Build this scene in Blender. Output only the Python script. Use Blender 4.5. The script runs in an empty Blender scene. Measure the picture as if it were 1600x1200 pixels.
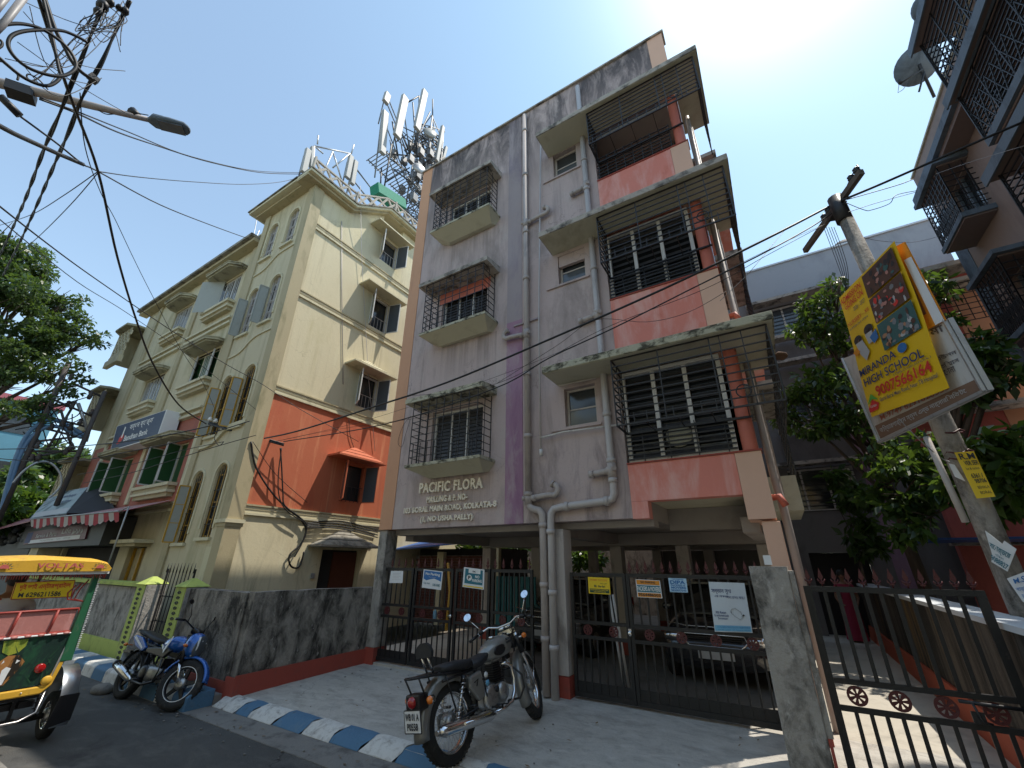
import bpy, math, random
from mathutils import Vector, Matrix, noise as mnoise
import numpy as np
R = random.Random(7)
PI = math.pi
V = Vector
SC = bpy.context.scene
COL = SC.collection
# ------------------------------------------------------------------ camera
CAMZ = 1.9
FPX = 647.0
def _rot(p, r, y):
    cy, sy = math.cos(y), math.sin(y); cp, sp = math.cos(p), math.sin(p); cr, sr = math.cos(r), math.sin(r)
    A = Matrix(((cy, -sy, 0), (sy, cy, 0), (0, 0, 1)))
    B = Matrix(((1, 0, 0), (0, sp, -cp), (0, cp, sp)))
    Cc = Matrix(((cr, -sr, 0), (sr, cr, 0), (0, 0, 1)))
    return Cc @ B @ A
CM = _rot(math.radians(23.35), math.radians(.35), math.radians(-31.42))
cam_d = bpy.data.cameras.new('camera')
cam = bpy.data.objects.new('camera', cam_d)
COL.objects.link(cam)
SC.camera = cam
cam_d.sensor_fit = 'HORIZONTAL'
cam_d.sensor_width = 36
cam_d.lens = 36 * FPX / 1600
cam_d.clip_start = .05
cam_d.clip_end = 3000
rt, dn, fw = CM[0], CM[1], CM[2]
mw = Matrix(((rt[0], -dn[0], -fw[0], 0), (rt[1], -dn[1], -fw[1], 0), (rt[2], -dn[2], -fw[2], CAMZ), (0, 0, 0, 1)))
cam.matrix_world = mw
# survey helpers: where the sight line of a point of the photograph meets a plane of the place
CMT = CM.transposed()
def ray(px, py):
    return (CMT @ V(((px - 800) / FPX, (py - 600) / FPX, 1.0))).normalized()
def on(px, py, ax, val):
    d = ray(px, py)
    o = V((0, 0, CAMZ))
    return o + d * ((val - o[ax]) / d[ax])
def FX(px, py, x): return on(px, py, 0, x)
def FY(px, py, y): return on(px, py, 1, y)
def FZ(px, py, z): return on(px, py, 2, z)
def AT(px, py, d):
    r = ray(px, py); h = math.hypot(r.x, r.y)
    return V((0, 0, CAMZ)) + r * (d / h)
# ------------------------------------------------------------------ light
SUN = V((.33, .32, 1.0)).normalized()
sun_el = math.asin(SUN.z)
sun_az = math.atan2(SUN.x, SUN.y)
world = bpy.data.worlds.new('World')
SC.world = world
world.use_nodes = True
wn, wl = world.node_tree.nodes, world.node_tree.links
for n in list(wn): wn.remove(n)
wo = wn.new('ShaderNodeOutputWorld'); wb = wn.new('ShaderNodeBackground')
sky = wn.new('ShaderNodeTexSky'); sky.sky_type = 'NISHITA'; sky.sun_disc = False
sky.sun_elevation = sun_el; sky.sun_rotation = sun_az
sky.air_density = 1.0; sky.dust_density = .25; sky.ozone_density = 1.0; sky.altitude = 10
wb.inputs['Strength'].default_value = .15
mx = wn.new('ShaderNodeMix'); mx.data_type = 'RGBA'; mx.blend_type = 'MULTIPLY'; mx.inputs[0].default_value = 1; mx.inputs[7].default_value = (1.0, 1.03, .93, 1)
wl.new(sky.outputs[0], mx.inputs[6])
# tone compression that holds back the bright sky: c / (1 + k c)
v1 = wn.new('ShaderNodeVectorMath'); v1.operation = 'MULTIPLY_ADD'; v1.inputs[1].default_value = (.085, .072, .06); v1.inputs[2].default_value = (1, 1, 1)
v2 = wn.new('ShaderNodeVectorMath'); v2.operation = 'DIVIDE'
wl.new(mx.outputs[2], v1.inputs[0]); wl.new(mx.outputs[2], v2.inputs[0]); wl.new(v1.outputs[0], v2.inputs[1])
# glow painted into the sky colour at top right, apart from the sun's direction
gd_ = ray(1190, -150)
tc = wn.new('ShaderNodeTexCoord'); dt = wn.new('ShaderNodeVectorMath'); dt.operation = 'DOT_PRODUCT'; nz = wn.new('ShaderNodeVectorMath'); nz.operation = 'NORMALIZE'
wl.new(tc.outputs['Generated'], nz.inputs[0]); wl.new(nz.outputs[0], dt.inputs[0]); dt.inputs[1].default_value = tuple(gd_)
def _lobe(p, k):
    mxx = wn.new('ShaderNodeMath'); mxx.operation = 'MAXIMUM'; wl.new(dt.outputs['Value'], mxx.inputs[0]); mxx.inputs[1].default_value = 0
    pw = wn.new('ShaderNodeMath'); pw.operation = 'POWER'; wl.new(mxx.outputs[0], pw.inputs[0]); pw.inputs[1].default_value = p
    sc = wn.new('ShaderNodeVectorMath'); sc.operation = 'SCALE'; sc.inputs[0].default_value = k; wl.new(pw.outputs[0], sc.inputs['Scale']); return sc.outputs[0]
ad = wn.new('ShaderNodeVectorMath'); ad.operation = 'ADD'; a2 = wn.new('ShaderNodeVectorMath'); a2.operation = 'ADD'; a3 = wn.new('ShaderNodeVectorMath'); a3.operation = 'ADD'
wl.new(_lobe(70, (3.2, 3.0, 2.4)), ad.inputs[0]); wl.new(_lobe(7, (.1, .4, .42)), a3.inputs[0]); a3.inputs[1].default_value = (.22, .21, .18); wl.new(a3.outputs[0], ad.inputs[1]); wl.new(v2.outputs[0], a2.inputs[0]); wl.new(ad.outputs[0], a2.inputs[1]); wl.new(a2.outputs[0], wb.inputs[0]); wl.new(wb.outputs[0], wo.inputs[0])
sd = bpy.data.lights.new('sun', 'SUN'); sd.energy = 2.2; sd.angle = math.radians(.6); sd.color = (1, .93, .82)
so = bpy.data.objects.new('sun', sd); COL.objects.link(so)
so.rotation_euler = SUN.to_track_quat('Z', 'Y').to_euler(); so.location = (0, 0, 40)
SC.view_settings.view_transform = 'Standard'
SC.view_settings.look = 'None'
SC.view_settings.gamma = 1
SC.view_settings.exposure = 1.13
SC.view_settings.use_curve_mapping = False
SC.cycles.max_bounces = 8
SC.cycles.diffuse_bounces = 4
# ------------------------------------------------------------------ materials
MATS = {}
def nodes_of(name):
    m = bpy.data.materials.new(name); m.use_nodes = True
    nt = m.node_tree
    return m, nt, nt.nodes['Principled BSDF']
def mixc(nt, fac, a, b, mode='MIX'):
    n = nt.nodes.new('ShaderNodeMix'); n.data_type = 'RGBA'; n.blend_type = mode
    for s, v in ((n.inputs[0], fac), (n.inputs[6], a), (n.inputs[7], b)):
        if isinstance(v, (int, float)): s.default_value = v
        elif isinstance(v, (tuple, list)): s.default_value = (*v[:3], 1)
        else: nt.links.new(v, s)
    return n.outputs[2]
def noise_n(nt, vec, scale, detail=5, rough=.6, dist=0):
    n = nt.nodes.new('ShaderNodeTexNoise'); n.inputs['Scale'].default_value = scale
    n.inputs['Detail'].default_value = detail; n.inputs['Roughness'].default_value = rough
    n.inputs['Distortion'].default_value = dist
    nt.links.new(vec, n.inputs['Vector']); return n.outputs[0]
def ramp(nt, fac, lo, hi, a=(0, 0, 0), b=(1, 1, 1)):
    n = nt.nodes.new('ShaderNodeValToRGB')
    e = n.color_ramp.elements; e[0].position = lo; e[1].position = hi
    e[0].color = (*a, 1); e[1].color = (*b, 1)
    nt.links.new(fac, n.inputs[0]); return n.outputs[0]
def mapping(nt, vec, sc):
    n = nt.nodes.new('ShaderNodeMapping'); n.inputs['Scale'].default_value = sc
    nt.links.new(vec, n.inputs[0]); return n.outputs[0]
def mat(name, col, rough=.75, var=.12, vs=2.5, stain=None, stain2=None, bump=.15, bs=30, metal=0, coat=0, obj=False, spec=.5, trans=0, zgrime=None, streak=None, crack=None, sills=None):
    """col: base colour. stain / stain2: (colour, lo, hi, scale, (sx,sy,sz)). zgrime: (colour, z0, z1, strength, lo, hi) dirt that grows from z0 to z1"""
    if name in MATS: return MATS[name]
    m, nt, p = nodes_of(name)
    g = nt.nodes.new('ShaderNodeTexCoord').outputs['Object'] if obj else nt.nodes.new('ShaderNodeNewGeometry').outputs['Position']
    d = tuple(max(0, c * (1 - var)) for c in col); l = tuple(min(1, c * (1 + var)) for c in col)
    c = mixc(nt, noise_n(nt, g, vs, 6, .65, .3), d, l)
    fine = noise_n(nt, g, vs * 9, 4, .7)
    c = mixc(nt, .35, c, mixc(nt, fine, d, l))
    for st in (stain, stain2):
        if st:
            sc_, lo, hi, s, str_ = st
            f = ramp(nt, noise_n(nt, mapping(nt, g, str_), s, 8, .68, .4), lo, hi)
            c = mixc(nt, f, c, sc_)
    if zgrime:
        gc, z0, z1, k, lo, hi = zgrime
        sx = nt.nodes.new('ShaderNodeSeparateXYZ'); nt.links.new(g, sx.inputs[0])
        mr = nt.nodes.new('ShaderNodeMapRange'); nt.links.new(sx.outputs[2], mr.inputs[0])
        mr.inputs[1].default_value = z0; mr.inputs[2].default_value = z1
        f = ramp(nt, noise_n(nt, mapping(nt, g, (1, 1, .22)), 2.6, 8, .72, .8), lo, hi)
        mu = nt.nodes.new('ShaderNodeMath'); mu.operation = 'MULTIPLY'; nt.links.new(mr.outputs[0], mu.inputs[0]); nt.links.new(f, mu.inputs[1])
        mk = nt.nodes.new('ShaderNodeMath'); mk.operation = 'MULTIPLY'; nt.links.new(mu.outputs[0], mk.inputs[0]); mk.inputs[1].default_value = k
        c = mixc(nt, mk.outputs[0], c, gc)
    def soft(f, k):
        mk = nt.nodes.new('ShaderNodeMath'); mk.operation = 'MULTIPLY'; nt.links.new(f, mk.inputs[0]); mk.inputs[1].default_value = k; return mk.outputs[0]
    if streak:      # rain marks running down the wall
        f1 = ramp(nt, noise_n(nt, mapping(nt, g, (1, 1, .045)), 5.5, 5, .7), .53, .70)
        f2 = ramp(nt, noise_n(nt, g, .55, 3, .5), .42, .62)
        mm_ = nt.nodes.new('ShaderNodeMath'); mm_.operation = 'MULTIPLY'; nt.links.new(f1, mm_.inputs[0]); nt.links.new(f2, mm_.inputs[1])
        c = mixc(nt, soft(mm_.outputs[0], streak[1]), c, streak[0])
        f3 = ramp(nt, noise_n(nt, g, 38, 3, .8), .60, .68); c = mixc(nt, soft(f3, .35), c, streak[0])
    if sills:       # dirty runs washed down from under each sill: (z of the first sill, storey height, length, x0, x1, colour, strength)
        z0_, pt, dp, xa_, xb_, sc2, k2_ = sills
        sx2 = nt.nodes.new('ShaderNodeSeparateXYZ'); nt.links.new(g, sx2.inputs[0])
        def M_(op, a, b=None, cc=None):
            n_ = nt.nodes.new('ShaderNodeMath'); n_.operation = op
            for i_, v_ in enumerate((a, b, cc)):
                if v_ is None: continue
                if isinstance(v_, (int, float)): n_.inputs[i_].default_value = v_
                else: nt.links.new(v_, n_.inputs[i_])
            return n_.outputs[0]
        fr_ = M_('FRACT', M_('DIVIDE', M_('SUBTRACT', z0_ + pt * 4, sx2.outputs[2]), pt)); fall = M_('MAXIMUM', M_('SUBTRACT', 1, M_('DIVIDE', M_('MULTIPLY', fr_, pt), dp)), 0)
        inx = M_('MULTIPLY', M_('GREATER_THAN', sx2.outputs[0], xa_), M_('LESS_THAN', sx2.outputs[0], xb_))
        run = ramp(nt, noise_n(nt, mapping(nt, g, (1, 1, .03)), 9, 4, .75), .40, .62)
        c = mixc(nt, M_('MULTIPLY', M_('MULTIPLY', M_('MULTIPLY', fall, inx), run), k2_), c, sc2)
    if crack:       # hairline cracks with a wandering course
        nz_ = nt.nodes.new('ShaderNodeTexNoise'); nz_.inputs['Scale'].default_value = 1.7; nz_.inputs['Detail'].default_value = 5; nt.links.new(g, nz_.inputs['Vector'])
        va = nt.nodes.new('ShaderNodeVectorMath'); va.operation = 'MULTIPLY_ADD'; nt.links.new(nz_.outputs['Color'], va.inputs[0]); va.inputs[1].default_value = (.9, .9, .9); nt.links.new(g, va.inputs[2])
        vo = nt.nodes.new('ShaderNodeTexVoronoi'); vo.feature = 'DISTANCE_TO_EDGE'; vo.inputs['Scale'].default_value = crack[2]; nt.links.new(va.outputs[0], vo.inputs['Vector'])
        f4 = ramp(nt, vo.outputs['Distance'], .0, crack[3], (1, 1, 1), (0, 0, 0)); f5 = ramp(nt, noise_n(nt, g, .9, 3, .5), .47, .58)
        m4 = nt.nodes.new('ShaderNodeMath'); m4.operation = 'MULTIPLY'; nt.links.new(f4, m4.inputs[0]); nt.links.new(f5, m4.inputs[1])
        c = mixc(nt, soft(m4.outputs[0], crack[1]), c, crack[0])
    nt.links.new(c, p.inputs['Base Color'])
    p.inputs['Roughness'].default_value = rough
    p.inputs['Metallic'].default_value = metal
    p.inputs['Specular IOR Level'].default_value = spec
    if coat: p.inputs['Coat Weight'].default_value = coat; p.inputs['Coat Roughness'].default_value = .08
    if bump:
        b = nt.nodes.new('ShaderNodeBump'); b.inputs['Strength'].default_value = bump; b.inputs['Distance'].default_value = .02
        nt.links.new(noise_n(nt, g, bs, 6, .65), b.inputs['Height']); nt.links.new(b.outputs[0], p.inputs['Normal'])
    MATS[name] = m
    return m
def leafmat(name, a, b, c):
    m, nt, p = nodes_of(name)
    g = nt.nodes.new('ShaderNodeNewGeometry')
    r = nt.nodes.new('ShaderNodeValToRGB'); e = r.color_ramp.elements
    e[0].color = (*a, 1); e[1].color = (*c, 1); n = e.new(.55); n.color = (*b, 1)
    nt.links.new(g.outputs['Random Per Island'], r.inputs[0])
    nt.links.new(r.outputs[0], p.inputs['Base Color']); p.inputs['Roughness'].default_value = .38
    t = nt.nodes.new('ShaderNodeBsdfTranslucent'); nt.links.new(mixc(nt, .5, r.outputs[0], (.22, .35, .03)), t.inputs[0])
    ms = nt.nodes.new('ShaderNodeMixShader'); ms.inputs[0].default_value = .35
    nt.links.new(p.outputs[0], ms.inputs[1]); nt.links.new(t.outputs[0], ms.inputs[2])
    nt.links.new(ms.outputs[0], nt.nodes['Material Output'].inputs[0])
    MATS[name] = m; return m
def glassmat(name, col, rough=.06):
    m, nt, p = nodes_of(name)
    p.inputs['Base Color'].default_value = (*col, 1); p.inputs['Roughness'].default_value = rough
    p.inputs['Specular IOR Level'].default_value = .8
    g = nt.nodes.new('ShaderNodeNewGeometry').outputs['Position']
    b = nt.nodes.new('ShaderNodeBump'); b.inputs['Strength'].default_value = .08; b.inputs['Distance'].default_value = .02
    nt.links.new(noise_n(nt, g, 3, 2), b.inputs['Height']); nt.links.new(b.outputs[0], p.inputs['Normal'])
    MATS[name] = m; return m
# ------------------------------------------------------------------ objects
OFF = {}
def thing(name, label, cat, loc=(0, 0, 0), group=None, kind=None):
    o = bpy.data.objects.new(name, None); COL.objects.link(o)
    o.empty_display_size = .2
    o.location = loc; OFF[o.name] = V(loc)
    if label: o['label'] = label
    if cat: o['category'] = cat
    if group: o['group'] = group
    if kind: o['kind'] = kind
    return o
def struct(name, loc=(0, 0, 0)):
    return thing(name, None, None, loc, None, 'structure')
class MB:
    def __init__(s): s.v = []; s.f = []; s.sm = []
    def add(s, vs, fs, smooth=False):
        n = len(s.v); s.v.extend([tuple(a) for a in vs]); s.f.extend([tuple(i + n for i in f) for f in fs]); s.sm.extend([smooth] * len(fs)); return s
    def box(s, x0, x1, y0, y1, z0, z1):
        if x0 > x1: x0, x1 = x1, x0
        if y0 > y1: y0, y1 = y1, y0
        if z0 > z1: z0, z1 = z1, z0
        return s.add([(x0, y0, z0), (x1, y0, z0), (x1, y1, z0), (x0, y1, z0), (x0, y0, z1), (x1, y0, z1), (x1, y1, z1), (x0, y1, z1)],
                     [(0, 3, 2, 1), (4, 5, 6, 7), (0, 1, 5, 4), (1, 2, 6, 5), (2, 3, 7, 6), (3, 0, 4, 7)])
    def hexa(s, p):   # 4 bottom, 4 top
        return s.add(p, [(0, 3, 2, 1), (4, 5, 6, 7), (0, 1, 5, 4), (1, 2, 6, 5), (2, 3, 7, 6), (3, 0, 4, 7)])
    def obox(s, c, ax, ay, az):  # centre and three half-axis vectors
        c, ax, ay, az = V(c), V(ax), V(ay), V(az)
        return s.hexa([c - ax - ay - az, c + ax - ay - az, c + ax + ay - az, c - ax + ay - az, c - ax - ay + az, c + ax - ay + az, c + ax + ay + az, c - ax + ay + az])
    def bar(s, a, b, w, h=None, up=(0, 0, 1)):
        a, b = V(a), V(b); h = h or w
        d = (b - a); L = d.length
        if L < 1e-6: return s
        d /= L; u = V(up)
        if abs(d.dot(u)) > .98: u = V((0, 1, 0))
        x = d.cross(u).normalized(); y = x.cross(d)
        return s.obox((a + b) / 2, x * w / 2, d * L / 2, y * h / 2)
    def tube(s, pts, r, n=8, caps=True, smooth=True, close=False):
        pts = [V(p) for p in pts]; m = len(pts)
        rs = r if isinstance(r, (list, tuple)) else [r] * m
        vs = []; fs = []
        t0 = (pts[1] - pts[0]).normalized()
        u = V((0, 0, 1)) if abs(t0.z) < .9 else V((1, 0, 0))
        x = t0.cross(u).normalized()
        for i in range(m):
            if close: t = pts[(i + 1) % m] - pts[i - 1]
            elif i == 0: t = pts[1] - pts[0]
            elif i == m - 1: t = pts[-1] - pts[-2]
            else: t = (pts[i] - pts[i - 1]).normalized() + (pts[i + 1] - pts[i]).normalized()
            if t.length < 1e-9: t = t0.copy()
            t.normalize()
            x = x - t * x.dot(t)
            if x.length < 1e-6: x = t.orthogonal()
            x.normalize(); y = t.cross(x)
            for k in range(n):
                a = 2 * PI * k / n
                vs.append(pts[i] + (x * math.cos(a) + y * math.sin(a)) * rs[i])
        mm = m if close else m - 1
        for i in range(mm):
            for k in range(n):
                a = i * n + k; b = i * n + (k + 1) % n; j = (i + 1) % m
                fs.append((a, b, j * n + (k + 1) % n, j * n + k))
        nf = len(fs)
        if caps and not close:
            fs.append(tuple(range(n - 1, -1, -1))); fs.append(tuple((m - 1) * n + k for k in range(n)))
        s.add(vs, fs, smooth)
        if caps and not close: s.sm[-1] = False; s.sm[-2] = False
        return s
    def lathe(s, c, axis, prof, n=20, smooth=True, a0=0, a1=2 * PI):  # prof: list of (along, radius)
        c = V(c); axis = V(axis).normalized(); x = axis.orthogonal().normalized(); y = axis.cross(x)
        full = abs(a1 - a0 - 2 * PI) < 1e-6
        cols = n if full else n + 1
        vs = []; fs = []
        for (t, r) in prof:
            for k in range(cols):
                a = a0 + (a1 - a0) * k / n
                vs.append(c + axis * t + (x * math.cos(a) + y * math.sin(a)) * r)
        for i in range(len(prof) - 1):
            for k in range(n):
                k2 = (k + 1) % cols
                fs.append((i * cols + k, i * cols + k2, (i + 1) * cols + k2, (i + 1) * cols + k))
        return s.add(vs, fs, smooth)
    def ell(s, c, rx, ry, rz, n=14, m=9, M=None):
        c = V(c); vs = []; fs = []
        for i in range(m + 1):
            th = PI * i / m
            for k in range(n):
                a = 2 * PI * k / n
                p = V((rx * math.sin(th) * math.cos(a), ry * math.sin(th) * math.sin(a), rz * math.cos(th)))
                vs.append(c + (M @ p if M else p))
        for i in range(m):
            for k in range(n):
                fs.append((i * n + k, (i + 1) * n + k, (i + 1) * n + (k + 1) % n, i * n + (k + 1) % n))
        return s.add(vs, fs, True)
    def prism(s, poly, f0, f1):   # poly: list of 2D; f0/f1 map 2D -> 3D
        n = len(poly)
        vs = [f0(*p) for p in poly] + [f1(*p) for p in poly]
        fs = [tuple(range(n)), tuple(range(2 * n - 1, n - 1, -1))] + [(i, (i + 1) % n + 0, (i + 1) % n + n, i + n) for i in range(n)]
        return s.add(vs, fs)
    def pxz(s, poly, y0, y1): return s.prism(poly, lambda x, z: (x, y0, z), lambda x, z: (x, y1, z))
    def pyz(s, poly, x0, x1): return s.prism(poly, lambda y, z: (x0, y, z), lambda y, z: (x1, y, z))
    def pxy(s, poly, z0, z1): return s.prism(poly, lambda x, y: (x, y, z0), lambda x, y: (x, y, z1))
    def quad(s, a, b, c, d): return s.add([a, b, c, d], [(0, 1, 2, 3)])
    def loft(s, rings, smooth=True, cap=True):
        n = len(rings[0]); vs = [p for r in rings for p in r]; fs = []
        for i in range(len(rings) - 1):
            for k in range(n):
                fs.append((i * n + k, i * n + (k + 1) % n, (i + 1) * n + (k + 1) % n, (i + 1) * n + k))
        s.add(vs, fs, smooth)
        if cap:
            s.add(rings[0], [tuple(range(n - 1, -1, -1))], False); s.add(rings[-1], [tuple(range(n))], False)
        return s
    def xf(s, M):
        s.v = [tuple(M @ V(p)) for p in s.v]; return s
    def mesh(s, name, off=V((0, 0, 0))):
        me = bpy.data.meshes.new(name)
        me.from_pydata([(p[0] - off.x, p[1] - off.y, p[2] - off.z) for p in s.v], [], s.f)
        me.polygons.foreach_set('use_smooth', s.sm)
        me.update()
        return me
    def build(s, name, mt, parent=None, label=None, kind=None, bevel=0, loc=None, cat=None, group=None, fix=True):
        if parent is not None: off = OFF[parent.name]
        else: off = V(loc) if loc is not None else V((0, 0, 0))
        me = s.mesh(name, off)
        if fix: fixn(me)
        me.materials.append(mt if not isinstance(mt, str) else MATS[mt])
        o = bpy.data.objects.new(name, me); COL.objects.link(o)
        OFF[o.name] = off
        if parent is not None: o.parent = parent
        else: o.location = off
        if label: o['label'] = label
        if kind: o['kind'] = kind
        if cat: o['category'] = cat
        if group: o['group'] = group
        if bevel:
            b = o.modifiers.new('bevel', 'BEVEL'); b.width = bevel; b.segments = 2; b.limit_method = 'ANGLE'
        return o
def fixn(me):
    import bmesh
    bm = bmesh.new(); bm.from_mesh(me); bmesh.ops.recalc_face_normals(bm, faces=bm.faces); bm.to_mesh(me); bm.free()
def inst(name, me, parent, pos, mt=None, M=None, label=None, kind=None):
    """another piece that shares a mesh; pos in world coordinates"""
    if mt is not None and not me.materials: me.materials.append(MATS[mt] if isinstance(mt, str) else mt)
    o = bpy.data.objects.new(name, me); COL.objects.link(o)
    off = OFF[parent.name]
    o.parent = parent
    T = Matrix.Translation(V(pos) - off)
    o.matrix_local = T @ M if M is not None else T
    OFF[o.name] = V(pos)
    if label: o['label'] = label
    if kind: o['kind'] = kind
    return o
def bx(name, mt, parent, x0, x1, y0, y1, z0, z1, **k):
    return MB().box(x0, x1, y0, y1, z0, z1).build(name, mt, parent, **k)
def wallcells(mb, a0, a1, z0, z1, b0, b1, holes, axis='x'):
    """a wall with rectangular holes [(a0,a1,z0,z1)]; axis is the direction it runs in"""
    A = sorted({a0, a1, *[h[0] for h in holes], *[h[1] for h in holes]})
    A = [a for a in A if a0 <= a <= a1]
    for i in range(len(A) - 1):
        m = (A[i] + A[i + 1]) / 2
        cuts = sorted([(h[2], h[3]) for h in holes if h[0] < m < h[1]])
        z = z0
        for c0, c1 in cuts + [(z1, z1)]:
            if c0 > z + 1e-6:
                if axis == 'x': mb.box(A[i], A[i + 1], b0, b1, z, c0)
                else: mb.box(b0, b1, A[i], A[i + 1], z, c0)
            z = max(z, c1)
    return mb
def copy_tree(o, parent=None):
    c = o.copy(); COL.objects.link(c); OFF[c.name] = OFF.get(o.name, V((0, 0, 0)))
    if parent is not None:
        c.parent = parent; c.matrix_local = o.matrix_local.copy()
    for ch in [x for x in COL.objects if x.parent == o]: copy_tree(ch, c)
    return c
# ---- text
_tc = {}
def text_shape(txt, bold=.0, sp=1.0):
    k = (txt, bold, sp)
    if k in _tc: return _tc[k]
    cu = bpy.data.curves.new('t', 'FONT'); cu.body = txt; cu.resolution_u = 3; cu.offset = bold; cu.space_character = sp
    o = bpy.data.objects.new('t', cu)
    me = bpy.data.meshes.new_from_object(o)
    co = [(v.co.x, v.co.y) for v in me.vertices]
    fs = [tuple(p.vertices) for p in me.polygons]
    bpy.data.objects.remove(o); bpy.data.curves.remove(cu); bpy.data.meshes.remove(me)
    if not co: co = [(0, 0), (1, 0), (1, 1)]; fs = [(0, 1, 2)]
    x0 = min(c[0] for c in co); x1 = max(c[0] for c in co); y0 = min(c[1] for c in co); y1 = max(c[1] for c in co)
    r = ([((c[0] - x0) / (x1 - x0 + 1e-9), (c[1] - y0) / (y1 - y0 + 1e-9)) for c in co], fs)
    _tc[k] = r
    return r
def text3(mb, txt, P, U, W, N, depth=0, bold=0, sp=1.0):
    """lettering: P lower-left corner, U vector to lower right, W vector to upper left, N outward offset vector"""
    co, fs = text_shape(txt, bold, sp)
    P, U, W, N = V(P), V(U), V(W), V(N)
    top = [P + U * x + W * y + N for x, y in co]
    n = len(co)
    mb.add(top, fs)
    if depth:
        nn = N.normalized()
        mb.add([p - nn * depth for p in top], fs)
        cnt = {}
        for f in fs:
            for i in range(len(f)):
                a, b = f[i], f[(i + 1) % len(f)]
                if (b, a) in cnt: del cnt[(b, a)]
                else: cnt[(a, b)] = 1
        q = []
        vs = top + [p - nn * depth for p in top]
        for a, b in cnt: q.append((a, b, b + n, a + n))
        mb.add(vs, q)
    return mb
class Quad:
    """a flat sheet with four corners (tl, tr, br, bl); places print on it"""
    def __init__(s, tl, tr, br, bl, out=None):
        s.c = [V(a) for a in (tl, tr, br, bl)]
        s.n = (s.c[1] - s.c[3]).cross(s.c[0] - s.c[2]).normalized()
        if s.n.dot(V((0, 0, CAMZ)) - s.c[0]) < 0: s.n = -s.n
    def p(s, u, v, h=0):
        tl, tr, br, bl = s.c
        return (bl * (1 - u) + br * u) * (1 - v) + (tl * (1 - u) + tr * u) * v + s.n * h
    def text(s, mb, txt, u0, u1, v0, v1, h=.003, bold=0):
        co, fs = text_shape(txt, bold)
        return mb.add([s.p(u0 + (u1 - u0) * x, v0 + (v1 - v0) * y, h) for x, y in co], fs)
    def rect(s, mb, u0, u1, v0, v1, h=.0015):
        return mb.add([s.p(u0, v0, h), s.p(u1, v0, h), s.p(u1, v1, h), s.p(u0, v1, h)], [(0, 1, 2, 3)])
    def poly(s, mb, pts, h=.0015):
        return mb.add([s.p(u, v, h) for u, v in pts], [tuple(range(len(pts)))])
    def sheet(s, mb, t=.004, nu=1, nv=1, wav=0):
        vs = []; fs = []
        for hh in (0, -t):
            for j in range(nv + 1):
                for i in range(nu + 1):
                    u, v = i / nu, j / nv
                    vs.append(s.p(u, v, hh + (wav * math.sin(u * 7 + v * 3) * math.sin(v * 5 + 1) if wav else 0)))
        n = (nu + 1) * (nv + 1)
        for j in range(nv):
            for i in range(nu):
                a = j * (nu + 1) + i; fs.append((a, a + 1, a + nu + 2, a + nu + 1)); fs.append((a + n, a + n + nu + 1, a + n + nu + 2, a + n + 1))
        edge = [i for i in range(nu + 1)] + [(j + 1) * (nu + 1) + nu for j in range(nv)] + [nv * (nu + 1) + i for i in range(nu - 1, -1, -1)] + [j * (nu + 1) for j in range(nv - 1, 0, -1)]
        for i in range(len(edge)):
            a, b = edge[i], edge[(i + 1) % len(edge)]; fs.append((a, b, b + n, a + n))
        return mb.add(vs, fs)
def P1(name, mt, q, parent, rects, h=.0015):
    mb = MB()
    for r in rects: q.rect(mb, *r, h=h)
    return mb.build(name, mt, parent, fix=False)
def T1(name, mt, q, parent, items, h=.003):
    for it in items:
        mb = MB(); q.text(mb, it[0], *it[1:5], h=h, bold=it[5] if len(it) > 5 else 0); o = mb.build(name, mt, parent, fix=False)
    return o
def split_loose(o, name):
    """turn the separate pieces of one mesh into objects of their own"""
    import bmesh
    bm = bmesh.new(); bm.from_mesh(o.data); bmesh.ops.remove_doubles(bm, verts=bm.verts, dist=1e-5); bm.verts.ensure_lookup_table()
    seen = set(); comps = []
    for v in bm.verts:
        if v.index in seen: continue
        st = [v]; seen.add(v.index); cm = []
        while st:
            a = st.pop(); cm.append(a.index)
            for e in a.link_edges:
                b = e.other_vert(a)
                if b.index not in seen: seen.add(b.index); st.append(b)
        comps.append(cm)
    co = [v.co.copy() for v in bm.verts]; faces = [([v.index for v in f.verts], f.smooth) for f in bm.faces]; bm.free()
    if len(comps) < 2: return
    own = {i: k for k, cm in enumerate(comps) for i in cm}; fl = [[] for _ in comps]
    for f, s in faces: fl[own[f[0]]].append((f, s))
    for k, cm in enumerate(comps):
        mp = {i: j for j, i in enumerate(cm)}; me = bpy.data.meshes.new(name)
        me.from_pydata([co[i] for i in cm], [], [tuple(mp[i] for i in f) for f, s in fl[k]]); me.polygons.foreach_set('use_smooth', [s for f, s in fl[k]])
        me.materials.append(o.data.materials[0]); q = bpy.data.objects.new(name, me); COL.objects.link(q); q.parent = o.parent; q.matrix_local = o.matrix_local.copy()
        OFF[q.name] = OFF[o.name]
    for ch in list(o.children): ch.parent = o.parent
    bpy.data.objects.remove(o)
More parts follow.
